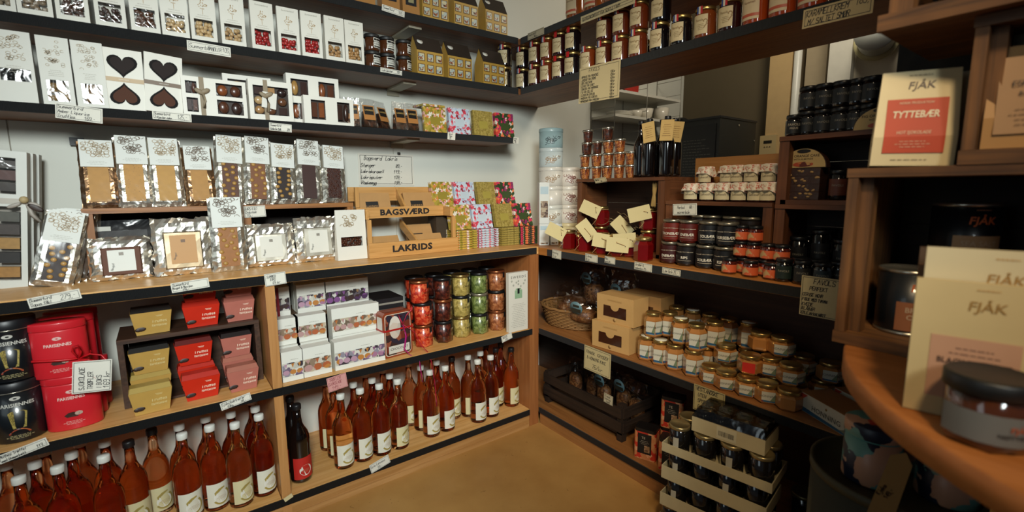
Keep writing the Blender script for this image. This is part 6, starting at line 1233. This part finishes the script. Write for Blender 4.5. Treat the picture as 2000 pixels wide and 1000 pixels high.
tray('top floor tray, shrink-wrapped with barcode label', 1.345, .7, .4135, TR-.02, .22, .135, .05, 4, 2, .0235, .068, mat('#2a2620', .4), True, '#2c2822')
tray('near low tray, open cardboard beside the round table', 1.23, .5, .001, TR, .165, .2, .1, 2, 2, .038, .08, mat('#26221c', .4), False, '#1a1714')
tray('near upper tray, shrink-wrapped beside the round table', 1.23, .5, .1025, TR, .165, .16, .1, 3, 2, .026, .1, mat('#26221c', .4), True, '#1a1714')
for i in range(3): jar('preserve_jar', 'dark gold-lidded jar on the bottom shelf behind the trays, ' + ORD[i] + ' along', 'jar', (1.54+.08*(i % 2), .66-.09*i, ZS3), FACE, .04, .11, mat('#100e0d', .12, coat=1), LID, .012, 'dark jars behind the trays', 'straight', .98)

# ------------------------------------------------------------------ jam jars on the shelf over the side counter
ZJ = 1.697
def jam(label, x, y, z, rot, col, red=False, r=.036, h=.103, cara=False, group='gold-lidded jam jars on the high shelf'):
    L = [dict(a=-.15, w=1.5, z0=.14, z1=.74, m=mat('#c9b890' if not cara else '#cdb893', .55), texts=[('Favols', r*.3, .72, mat('#7a5c34', .5, vary=0), 0)] if not cara else [('Karamell', r*.26, .7, mat('#7a4a2c', .5, vary=0), 0)], bands=[] if not cara else [(mat('#b5543a', .5, vary=0), 0, 1, .12, .24)])]
    t = jar('jam_jar', label, 'jar', (x, y, z), rot, r, h, mat(col, .1, coat=1, vary=.12), GOLD(), .012, group, 'round', .95, L)
    if not cara:
        R = r*1.012+.0014
        obj('swirl_print', memo(('jsw', round(r, 4)), lambda: wrapped(arc(r*.12, r*.2, -1.2, 3.4, r*.42, h*.52, 10).add([(r*.3, 0, h*.3), (r*.62, 0, h*.44), (r*.56, 0, h*.47), (r*.26, 0, h*.33)], [(0, 1, 2, 3)]), R)), mat('#8a6a34', .5, vary=0), t)
        obj('small_print', memo(('jsp', round(r, 4)), lambda: wrapped(scribble(r*.8, h*.2, 4, .2, 3), R)), mat('#8a7654', .5, vary=0), t, (-r*.0, 0, h*.36))
        s_ = ((('#2c4a8a', -.3, -.1), ('#cfc8b8', -.1, .1), ('#b0242a', .1, .3)) if not red else (('#b5181c', -.25, .25),))
        for c, a, b in s_:
            obj('seal_ribbon', memo(('jrb', round(r, 4), a, b), lambda: MB().patch(r*.972, a, b, h*.72, h+.0006, 3)), mat(c, .5, vary=0), t, (0, 0, 0), (0, 0, -.2))
    return t
cj = [(1.977, '#120a0c', 2, 0), (1.875, '#3a100c', 2, 0), (1.786, '#6b2c12', 2, 0), (1.699, '#2a0a0c', 2, 1), (1.614, '#120c10', 2, 1), (1.515, '#7a3414', 1, 0), (1.424, '#4a1a0e', 2, 0), (1.336, '#5c2410', 2, 0), (1.249, '#6b2c14', 2, 0), (1.15, '#0f0b0e', 2, 0), (1.059, '#140d0f', 1, 0), (0.966, '#7a3a18', 1, 0), (0.879, '#2c0f0c', 1, 0)]
nm = ['black', 'dark red', 'amber', 'deep red', 'blackcurrant', 'light amber', 'brown', 'copper', 'apricot', 'black cherry', 'ink black', 'orange marmalade', 'wine']
for i, (y, c, n, rd) in enumerate(cj):
    for k in range(n):
        jam(nm[i] + ' jam jar with ' + ('red seal' if rd else 'tricolour seal') + ', ' + ('single in its place' if n == 1 else ('lower', 'upper')[k] + ' of two') + ', ' + ORD[i] + ' from the corner', 1.548, y-.002*k, ZJ+.1035*k, FACE+.35-.02*i, c, rd)
jam('black jam jar deep in the shelf corner, lower of two', 1.45, 2.0, ZJ, -.9, '#120a0c'); jam('black jam jar deep in the shelf corner, upper of two', 1.45, 2.0, ZJ+.1035, -.9, '#120a0c')
for i, y in enumerate((0.799, 0.718, 0.636, 0.554)): jam('orange caramel cream jar, ' + ORD[i] + ' after the wine-coloured jam', 1.555, y, ZJ, FACE+.1, '#9c3c12', cara=True, r=.038, h=.12, group='caramel cream jars')
for i, y in enumerate((1.607, 1.495, 1.382)): jam('tall amber jar with fruit label on the upper shelf, ' + ORD[i] + ' along', 1.555, y, 1.9355, FACE+.25, '#8a4418', cara=True, r=.042, h=.13, group='tall jars on upper side shelf')
for i in range(6): jam('shaded jam jar in the rear row of the high shelf, ' + ORD[i] + ' along', 1.66, 1.46-.14*i, ZJ, FACE+.2, ('#2c100c', '#120c0e', '#4a1e10')[i % 3], group='rear row of jam jars')
card('price_sheet', 'large cream price list headed FAVOLS hanging from the jam shelf', (1.494, (1.514+1.293)/2, (1.705+1.555)/2), .225, .145, [('FAVOLS', .25, .16, .1, 4.2)]+[(l, .06, .3+.085*i, .06, 3.5) for i, l in enumerate(['ABRIKOS FRA PROVENCE', 'JORDBÆR FRA DROME', 'SØTE NEKTARIN', 'CERISE FRA CERET', 'TOMATER FRA MARMANDE', 'FIG FRA SOLLIES', 'CLEMENTIN KORSIKA', 'MANDARIN FRA KORSIKA', 'BRINGEBÆR FRA LIMOUSIN'])]+[('108 kr', .78, .3+.085*i, .06, 3) for i in range(9)], rot=FACE, roll=.03, paper='#c9b88c', cat='price sheet', pen=.0014, seed=91, slant=.1)
card('price_card', 'cream sign reading KARAMELLKREM with salted butter on the jam shelf edge', (1.495, 0.551, 1.662), .165, .05, [('KARAMELLKREM', .05, .45, .3, 3.4), ('M/ SALTET SMØR', .08, .86, .28, 3.2), ('185,-', .76, .4, .36, 2.8)], rot=FACE, roll=.02, paper='#b8a478', cat='price card', pen=.0016, seed=92)
card('price_card', 'long cream sign reading ferskenkonfekt on the upper side shelf edge', (1.495, 1.37, 1.9), .285, .03, [('FERSKENKONFEKT FRA GENTLE FARM', .03, .72, .42, 3.3)], rot=FACE, roll=0, paper='#c4b68e', cat='price card', pen=.0014, seed=93)
card('price_tag', 'small cream tag on the upper shelf edge near the corner', (1.4955, 1.812, 1.923), .12, .032, [('Favols confit', .06, .5, .3, 3), ('98 kr', .4, .9, .28, 3)], rot=FACE, paper='#b5ab90', seed=94)
# ------------------------------------------------------------------ staff side: wire shelf, crockery, black cabinet
WM = mat('#c9c6ba', .4); WR = mat('#8a877c', .4)
t = thing('wire_wall_shelf', 'white string shelf with wire ladders on the wall behind counter', 'shelf', (2.27, 1.99, 1.55))
for z in (.082, .228): obj('shelf_board', MB().box(0, .66, 0, .195, z, z+.016), WM, t)
for x in (-.006, .3, .662):
    b = MB().tube([(x, .0, 0), (x, .0, .42)], .0025, 6).tube([(x, .195, -.02), (x, .195, .42)], .0025, 6)
    for z in (.02, .14, .28, .38): b.tube([(x, 0, z), (x, .195, z)], .002, 5)
    obj('wire_ladder', b, WR, t)
for i, (x, r) in enumerate(((.33, .05), (.43, .052), (.6, .055))):
    o = thing('white_bowl', ('wide', 'middle', 'tall stacked')[i] + ' white bowl on the lower string shelf', 'bowl', (2.27+x-.04, 2.07, 1.55+.0985), 0, 'white crockery on the string shelf'); obj('bowl', MB().lathe([(r*.4, 0), (r*.45, .004), (r*.8, .02), (r, .05+.02*i), (r*.95, .05+.02*i), (r*.7, .02), (.001, .012)], 24), mat('#d6cfbf', .3, coat=.4), o); obj('foot_ring', MB().lathe([(r*.42, -.0005), (r*.44, .003)], 20), mat('#cfc8b8', .3), o)
for k in range(3):
    o = thing('white_plate', 'white plate at the left of bowls, ' + ('bottom', 'middle', 'top')[k] + ' of the pile', 'plate', (2.41, 2.08, 1.55+.0985+.008*k), 0, 'white crockery on the string shelf'); obj('plate', MB().lathe([(.04, 0), (.07, .004), (.085, .012), (.082, .013), (.05, .006), (.001, .005)], 24), mat('#cfcabc', .3, coat=.3), o)
o = thing('red_box', 'red and black folded bag on the upper string shelf', 'bag', (2.42, 2.06, 1.55+.245), .3); obj('bag', MB().hexa([(-.1, -.05, 0), (.12, -.05, 0), (.12, .06, 0), (-.1, .06, 0)], [(-.12, -.04, .045), (.16, -.04, .07), (.16, .05, .07), (-.12, .05, .045)]), mat('#a8261c', .5), o); obj('dark_flap', MB().hexa([(-.12, -.045, .046), (.16, -.045, .071), (.16, .052, .071), (-.12, .052, .046)], [(-.1, -.03, .1), (.1, -.03, .1), (.1, .04, .1), (-.1, .04, .1)]), mat('#1c1a1a', .5), o)
o = thing('round_black_tray', 'black round tray leaning at the end of string shelf', 'tray', (3.0, 2.05, 1.58), (0, PI/2+.05, 0)); obj('tray', MB().lathe([(.1, 0), (.105, .002), (.11, .014), (.105, .014), (.1, .004)], 30), mat('#141414', .4), o); obj('rim', MB().lathe([(.109, .012), (.113, .014), (.109, .016)], 30), mat('#1c1c1c', .4), o)
t = thing('wall_cable', 'thin dark cable looping along the white wall below string shelf', 'cable', (2.2, 2.185, 1.45)); obj('cable', MB().tube([(0, 0, 0), (.1, 0, .035), (.25, 0, .03), (.4, 0, .05), (.6, 0, .04)], .003, 5), mat('#5a564c', .5), t); obj('clip', MB().box(.22, .23, -.006, .002, .018, .034), mat('#35322c', .5), t)
oz, ox, oy = 1.592, 2.6, 1.502
t = thing('black_cabinet', 'black metal cabinet with louvred side and white-written door', 'cabinet', (ox, oy, 1.05)); oh_ = oz-1.05; ow, od = 3.013-2.6, .26
obj('body', MB().box(0, ow, 0, od, 0, oh_), mat('#1d1e1c', .45, vary=.1), t)
obj('top_plate', MB().box(-.004, ow+.004, -.004, od+.004, oh_, oh_+.012), mat('#17181a', .45), t)
d_ = obj('door', MB().box(-.006, -.0005, .02, od-.02, .02, oh_-.03), mat('#0d0d0e', .4), t); obj('door_text', scribble(.19, .24, 14, .2, 9, 'l'), mat('#55534c', .6, vary=0), d_, (-.0068, od/2, oh_*.58), (0, 0, FACE)); obj('door_icons', scribble(.18, .02, 1, .8, 4, 'l'), mat('#8a877c', .6, vary=0), d_, (-.0068, od/2, oh_*.26), (0, 0, FACE))
for k in range(3): obj('louvre', MB().box(ow*.5, ow*.75, -.006, -.0005, oh_*.55-.035*k, oh_*.55+.012-.035*k), mat('#0e0e0e', .5), t)
obj('screw', MB().lathe([(.006, 0), (.006, .004)], 10, RX), SILV(), t, (ow*.5, -.0005, oh_-.03)); obj('screw', MB().lathe([(.005, 0), (.005, .004)], 10, RX), SILV(), t, (ow*.96, -.0005, oh_*.8))
t = thing('work_cabinet', 'dark work bench carrying the black metal cabinet behind the counter', 'bench', (2.5, 1.2, 0)); obj('body', MB().box(0, .74, 0, .95, 0, 1.03), mat('#2c2722', .6), t); obj('top_plate', MB().box(-.01, .745, -.01, .95, 1.031, 1.049), mat('#3a342c', .5), t)
t = thing('wall_thermostat', 'small cream thermostat box on the far wall pilaster', 'thermostat', (3.1485, 1.479, 1.458), FACE); obj('housing', MB().box(-.05, .05, -.02, 0, -.065, .065), mat('#c0a878', .5), t); obj('display', MB().box(-.025, .025, -.022, -.02, .015, .032), mat('#2a2620', .4), t)
for k in range(3): obj('button', MB().box(-.022+.016*k, -.014+.016*k, -.022, -.02, -.01, -.004), mat('#6b5c42', .5), t)

# ------------------------------------------------------------------ round table with weathered crates, near the camera
TZ = .9
t = thing('round_table', 'round pale wooden display table carrying the weathered crates', 'table', (1.19, -.293, 0))
obj('table_top', MB().lathe([(.624, TZ-.04), (.631, TZ-.036), (.631, TZ-.004), (.627, TZ)], 96), wood('#b5703a', '#a3602a', 1, .45, 4), t)
for i in range(4):
    a = PI/4+i*PI/2; obj('leg', MB().box(-.025, .025, -.025, .025, 0, TZ-.0405), wood('#5a3a20', '#482d18', 2, .5, 6), t, (.46*math.cos(a), .46*math.sin(a), 0))
WT = lambda ax: wood('#80552c', '#4f331a', ax, .65, 7, 5)
CX = 1.03
def old_crate(label, x0, y0, y1, z0, z1, d, front=(), post=.03, th=.016):
    t = thing('weathered_crate', label, 'crate', (x0, (y0+y1)/2, z0)); W = (y1-y0)/2; h = z1-z0
    obj('top_board', MB().box(-.002, d, -W-.002, W+.002, h-th, h), WT(1), t); obj('bottom_board', MB().box(-.002, d, -W-.002, W+.002, 0, .022), WT(1), t)
    for s in (-1, 1):
        obj('corner_post', MB().box(0, .02, s*W-(.016 if s > 0 else 0), s*W+(0 if s > 0 else .016), .0225, h-th-.0005), WT(2), t); obj('side_board', MB().box(.021, d, s*W-(.012 if s > 0 else 0), s*W+(0 if s > 0 else .012), .0225, h-th-.0005), WT(2), t)
        obj('inner_post', MB().box(.021, .05, s*W-(.034 if s > 0 else -.0125), s*W+(-.0125 if s > 0 else .034), .0225, h-th-.0005), WT(2), t)
    for k in range(3): obj('back_slat', MB().box(d-.01, d, -W+.013, W-.013, .023+(h-.04)*k/3, .023+(h-.04)*(k+1)/3-.001), wood('#2c2014', '#1c140c', 1, .7, 7), t)  # darker wood than the frame, painting in the shade inside the crate
    return t
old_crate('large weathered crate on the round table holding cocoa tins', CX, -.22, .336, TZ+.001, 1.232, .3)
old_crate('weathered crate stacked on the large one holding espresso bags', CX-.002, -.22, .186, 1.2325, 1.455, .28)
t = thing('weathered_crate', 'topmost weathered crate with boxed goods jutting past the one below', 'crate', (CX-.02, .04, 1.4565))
obj('bottom_board', MB().box(.0, .3, -.26, .262, 0, .012), WT(1), t); obj('front_slat', MB().box(-.014, -.0005, -.27, .264, 0, .026), WT(1), t); obj('front_slat', MB().box(-.014, -.0005, -.27, .255, .16, .2), WT(1), t)
for y in (.222,): obj('corner_post', MB().box(.0005, .028, y, y+.032, .0125, .22), WT(2), t)
for k in range(2): obj('side_slat', MB().box(.029, .3, .244, .254, .02+.09*k, .09+.09*k), WT(0), t)
for k in range(2):
    o = box_thing('boxed_goods', ('pale blue-grey', 'cream')[k] + ' boxed product standing in the topmost crate', 'carton', (CX+.03, (.05, .195)[k], 1.47), (.26, .022)[k], .12, .15, mat(('#8f979c', '#b5a684')[k], .5), FACE, None); obj('seam', MB().box(-(.26, .022)[k]/2, (.26, .022)[k]/2, -.0008, 0, .05, .052), mat('#6b6e70', .5), o)
t = thing('dark_filler_board', 'tall black board added to darken the gap behind the weathered crates', 'board', (1.345, 0, TZ+.001)); obj('panel', MB().box(0, .012, -.4, .366, 0, .95), mat('#0e0d0b', .8), t)  # added black sheet standing in for the dark interior behind the pouch
for y in (-.3, .2): obj('batten', MB().box(.0125, .03, y, y+.04, 0, .9), mat('#15130f', .8), t)
# pouch TYTTEBÆR
def flat_pouch(name, label, x, y, z, rot, tilt, w, h, paper, group=None, roll=0):
    t = thing(name, label, 'pouch', (x, y, z), (-tilt, roll, rot), group)
    v = [(-w/2, -.012, 0), (w/2, -.012, 0), (w/2, .03, 0), (-w/2, .03, 0), (-w*.47, .002, h), (w*.47, .002, h), (w*.47, .008, h), (-w*.47, .008, h), (-w/2, -.016, h*.3), (w/2, -.016, h*.3), (w/2, .034, h*.3), (-w/2, .034, h*.3)]
    obj('paper_bag', MB().add(v, [(3, 2, 1, 0), (4, 5, 6, 7), (0, 1, 9, 8), (8, 9, 5, 4), (2, 3, 11, 10), (10, 11, 7, 6), (1, 2, 10, 9), (9, 10, 6, 5), (3, 0, 8, 11), (11, 8, 4, 7)]), mat(paper, .55, vary=.04), t)
    return t
w_, h_ = .112, .164
t = flat_pouch('drink_pouch', 'cream pouch with orange panel reading TYTTEBÆR on the large crate', CX+.028, .256, 1.2335, FACE+.35, .08, w_, h_, '#cbb98e', roll=.03)
sl = -math.atan((.018)/(h_*.7))
def onp(zf): return -.016+.018*(zf-.3)/.7-.0006
p = obj('orange_panel', MB().add([(-w_*.37, onp(.14)-.001 if False else -.0155, h_*.13), (w_*.36, -.0155, h_*.13), (w_*.36, -.0169, h_*.3), (-w_*.37, -.0169, h_*.3), (w_*.36, onp(.7)-.0006, h_*.7), (-w_*.37, onp(.7)-.0006, h_*.7)], [(0, 1, 2, 3), (3, 2, 4, 5)]), mat('#b03a10', .6, vary=.04), t)
for s, sz, zf, wt, c, wd in (('TYTTEBÆR', .017, .53, .02, '#d0c4a4', .062), ('HOT SJOKOLADE', .008, .34, .008, '#c9a888', .046), ('NORSK PRODUKTION', .006, .655, .005, '#c9a888', .046)): obj('lettering', print_text(s, sz, wt, .15, 1, None, wd), mat(c, .5, vary=0), p, (-.002, onp(zf)-.0016, h_*zf), (sl, 0, 0))
obj('small_print', scribble(.05, .014, 3, .2), mat('#c9a080', .5, vary=0), p, (-.002, -.0172, h_*.22))
obj('lettering', print_text('FJÅK', .018, .008, .15), mat('#3a2418', .5, vary=0), t, (.002, onp(.85)-.001, h_*.84), (sl, 0, 0)); obj('small_print', scribble(.045, .004, 1, .3), mat('#6b5a42', .5, vary=0), t, (0, onp(.95)-.001, h_*.95), (sl, 0, 0)); obj('small_print', scribble(.07, .004, 1, .25), mat('#6b5a42', .5, vary=0), t, (-.004, -.0142, h_*.06))
t = flat_pouch('drink_pouch', 'grey-backed pouch standing half hidden behind the TYTTEBÆR one', CX+.085, .213, 1.2335, FACE+.2, .05, .09, .16, '#8a8068')
for i, (y, s) in enumerate(((.12, 'ESPRESSO'), (.0, 'KAFFE'))):
    t = flat_pouch('coffee_pouch', ('tan coffee pouch reading ESPRESSO in the middle crate', 'tan coffee pouch outside the picture in the middle crate')[i], CX+.035, y, 1.2555, FACE+.2, .06, .1, .155, '#a87c46')
    obj('label_panel', MB().box(-.038, .038, -.0178, -.017, .02, .135), mat('#a07a52', .55), t, (0, 0, 0), (-.03, 0, 0)); obj('lettering', print_text(s, .011, .01), mat('#3a2a1c', .5, vary=0), t, (0, -.0182, .095), (-.03, 0, 0)); obj('lettering', print_text('BARISTA', .008, .01), mat('#3a2a1c', .5, vary=0), t, (0, -.0182, .08), (-.03, 0, 0)); obj('small_print', scribble(.05, .03, 4, .15), mat('#6b5236', .5, vary=0), t, (0, -.0186, .045), (-.03, 0, 0))
t = flat_pouch('coffee_pouch', 'grey coffee pouch marked with a large F behind the tan one', CX+.1, .11, 1.2555, FACE+.2, .04, .1, .185, '#857a62'); obj('lettering', print_text('FJÅK', .026, .01, .15), mat('#2a1e14', .5, vary=0), t, (.01, -.0075, .155), (-.1, 0, 0))
# cocoa tins
def cocoa_tin(label, x, y, z, rot, lab, txt):
    r, h = .05, .122; t = thing('cocoa_tin', label, 'tin', (x, y, z), rot, 'black cocoa tins')
    obj('tin_body', memo(('ct1',), lambda: MB().lathe([(r*.97, 0), (r, .002), (r, h-.006)], 32)), mat('#101418', .35, coat=.3), t); obj('metal_rim', memo(('ct2',), lambda: MB().lathe([(r, h-.006), (r*1.02, h-.005), (r*1.02, h), (r*.95, h), (r*.94, h-.004), (.001, h-.004)], 32)), SILV(), t); obj('base_rim', memo(('ct4',), lambda: MB().lathe([(r*1.015, .001), (r*1.02, .003), (r*1.015, .006)], 32)), SILV(), t)
    p = obj('colour_label', memo(('ct3',), lambda: MB().patch(r+.0006, -.75, .75, h*.08, h*.52, 12)), mat(lab, .5), t)
    for k, s in enumerate(txt): obj('lettering', print_text(s, .013, .012, 0, 1, r+.0012), mat('#b59a7c', .5, vary=0), p, (0, 0, h*(.4-.11*k)))
    obj('lettering', print_text('FJÅK', .019, .018, .12, 1, r+.0008), mat('#c0602c', .45, vary=0), t, (0, 0, h*.74)); obj('small_print', memo(('ct5',), lambda: wrapped(scribble(.03, .003, 1, .4), r+.0008)), mat('#a8744a', .5, vary=0), t, (0, 0, h*.9))
cocoa_tin('black cocoa tin reading brown cheese on the large crate floor', 1.135, .252, TZ+.0235, -.95, '#8a5432', ['BROWN', 'CHEESE'])
cocoa_tin('black cocoa tin with tan label on top of another in the large crate', 1.215, .2, TZ+.0235+.1225, -.95, '#a8845c', ['SEA SALT']); cocoa_tin('black cocoa tin underneath the tan-labelled one', 1.215, .2, TZ+.0235, -.95, '#8a5432', ['HASSELNØTT'])
cocoa_tin('black cocoa tin at the rear of the large crate, upper', 1.2, .06, TZ+.0235+.1225, -.95, '#6b4a34', ['MØRK']); cocoa_tin('black cocoa tin at the rear of the large crate, lower', 1.2, .06, TZ+.0235, -.95, '#6b4a34', ['MØRK'])
# big chocolate bars standing on the table
def big_bar(label, x, y, rot, tilt, w, h, d, paper, lab):
    t = thing('large_chocolate_bar', label, 'chocolate bar', (x, y, TZ+.0015), (-tilt, 0, rot), 'large cream-wrapped chocolate bars')
    obj('wrapper', MB().box(-w/2, w/2, 0, d, 0, h), mat(paper, .5, vary=.04), t)
    obj('lettering', print_text('FJÅK', .017, .012, .12), mat('#b58a4c', .35, metal=.5, vary=0), t, (.012, -.0008, h*.83)); obj('small_print', scribble(.03, .003, 1, .5), mat('#b58a4c', .5, vary=0), t, (.012, -.0008, h*.95))
    if lab:
        p = obj('colour_label', MB().box(-w*.32, w*.42, -.0008, -.0001, h*.14, h*.6), mat('#b88a6c', .5, vary=.05), t); obj('lettering', print_text('BLACKCURRANT', .0105, .014, 0, 1, None, .068), mat('#2a1c1c', .5, vary=0), p, (.006, -.0014, h*.42)); obj('lettering', print_text('CRUMBLE', .0105, .014, 0, 1, None, .042), mat('#2a1c1c', .5, vary=0), p, (.006, -.0014, h*.36)); obj('small_print', scribble(.05, .014, 2, .18), mat('#6b4a3c', .5, vary=0), p, (.006, -.0014, h*.5))
BA = FACE+.22
big_bar('cream chocolate bar labelled BLACKCURRANT CRUMBLE, front of the row', .8, .114, BA, .04, .112, .178, .014, '#bfa878', True); big_bar('cream chocolate bar rising behind the BLACKCURRANT one', .822, .104, BA, .04, .128, .218, .014, '#c4b590', False)
big_bar('brown-edged chocolate bar behind the cream ones, third in row', .845, .13, BA, .04, .1, .19, .014, '#7a5430', False); big_bar('dark-edged chocolate bar at the back of the row', .868, .138, BA, .04, .095, .212, .014, '#4a341e', False)
# near jars, softly out of focus
def spread(label, x, y, z, rot, r, h, tone):
    jar('spread_jar', label, 'jar', (x, y, z), rot, r, h, mat('#4a2410', .1, coat=1), mat('#121212', .45), .02, 'black-lidded spread jars', 'straight', 1.0, [dict(a=0, w=3.4, z0=.14, z1=.56, m=mat(tone, .6, vary=.1), texts=[('FJÅK', r*.22, .6, mat('#a8502c', .5, vary=0), .01), ('NØTTEKREM', r*.16, .35, mat('#2a2a2a', .5, vary=0), .01)])], neck=.9)
spread('black-lidded spread jar with grey label nearest the camera', 0.761,0.086, TZ+.001, -.75, .0425, .082, '#6b6a66'); spread('black-lidded spread jar at the picture edge, lower of two', .815, -.03, TZ+.001, -.75, .0425, .082, '#4a4a4c'); spread('black-lidded spread jar at the picture edge, stacked upper one', .815, -.03, TZ+.0835, -.75, .0425, .082, '#2c2c2e')
# under the table top
PAT = lambda: blotch(['#4a7a72', '#b59078', '#5c8a80', '#b5876a', '#a83420', '#b59078', '#141d30', '#5c8a80'], 24, .4, 'voronoi', .05)
def camo_tin(label, x, y, z, r, h):
    t = thing('patterned_tin', label, 'tin', (x, y, z), .4, 'patterned round tins'); obj('tin_body', MB().lathe([(r*.98, 0), (r, .003), (r, h*.78)], 36), PAT(), t); obj('lid', MB().lathe([(r*1.015, h*.78), (r*1.02, h*.785), (r*1.02, h*.985), (r*.97, h), (.001, h)], 36), PAT(), t); obj('lid_band', MB().lathe([(r*1.021, h*.77), (r*1.026, h*.78), (r*1.021, h*.79)], 36), mat('#4a8a84', .4), t)
HX, HY = 1.185,0.258
HR = math.hypot(1.061-HX, 0.33-HY)
t = thing('hat_box', 'big dark olive round drum under the table holding patterned tins', 'drum', (HX, HY, 0)); obj('drum_body', MB().lathe([(HR*.98, 0), (HR, .004), (HR, .585)], 48), mat('#2c2a1a', .7, vary=.1), t); obj('rim', MB().lathe([(HR, .585), (HR*1.02, .588), (HR*1.02, .605), (HR*.97, .605), (HR*.97, .59)], 48), mat('#3f3a24', .6, vary=.1), t)
camo_tin('camouflage-patterned round tin under the table edge, beside the paper tag', 1.15, .287, .592, .05, .125); camo_tin('camouflage-patterned round tin under the table edge, nearest the camera', 1.195, .174, .592, .05, .11); camo_tin('camouflage-patterned round tin deep under the table', 1.262, .278, .592, .05, .125)
t = thing('paper_tag', 'long tan paper tag with ink drawing hanging under the table', 'tag', (1.02,0.219, .68), (.1, .12, FACE+.5)); obj('paper', MB().add([(-.02, 0, -.09), (.02, 0, -.09), (.02, 0, .03), (.006, 0, .052), (-.014, 0, .04), (-.02, 0.0008, -.09), (.02, .0008, -.09), (.02, .0008, .03), (.006, .0008, .052), (-.014, .0008, .04)], [(0, 1, 2, 3, 4), (9, 8, 7, 6, 5)]), mat('#a8824c', .6), t); obj('handwriting', handwriting([('Kjeks', .1, .4, .2), ('149,-', .1, .75, .2)], .07, .036, .0016, 5), mat('#2a1a12', .6, vary=0), t, (0, -.0006, -.02), (0, -1.3, 0))
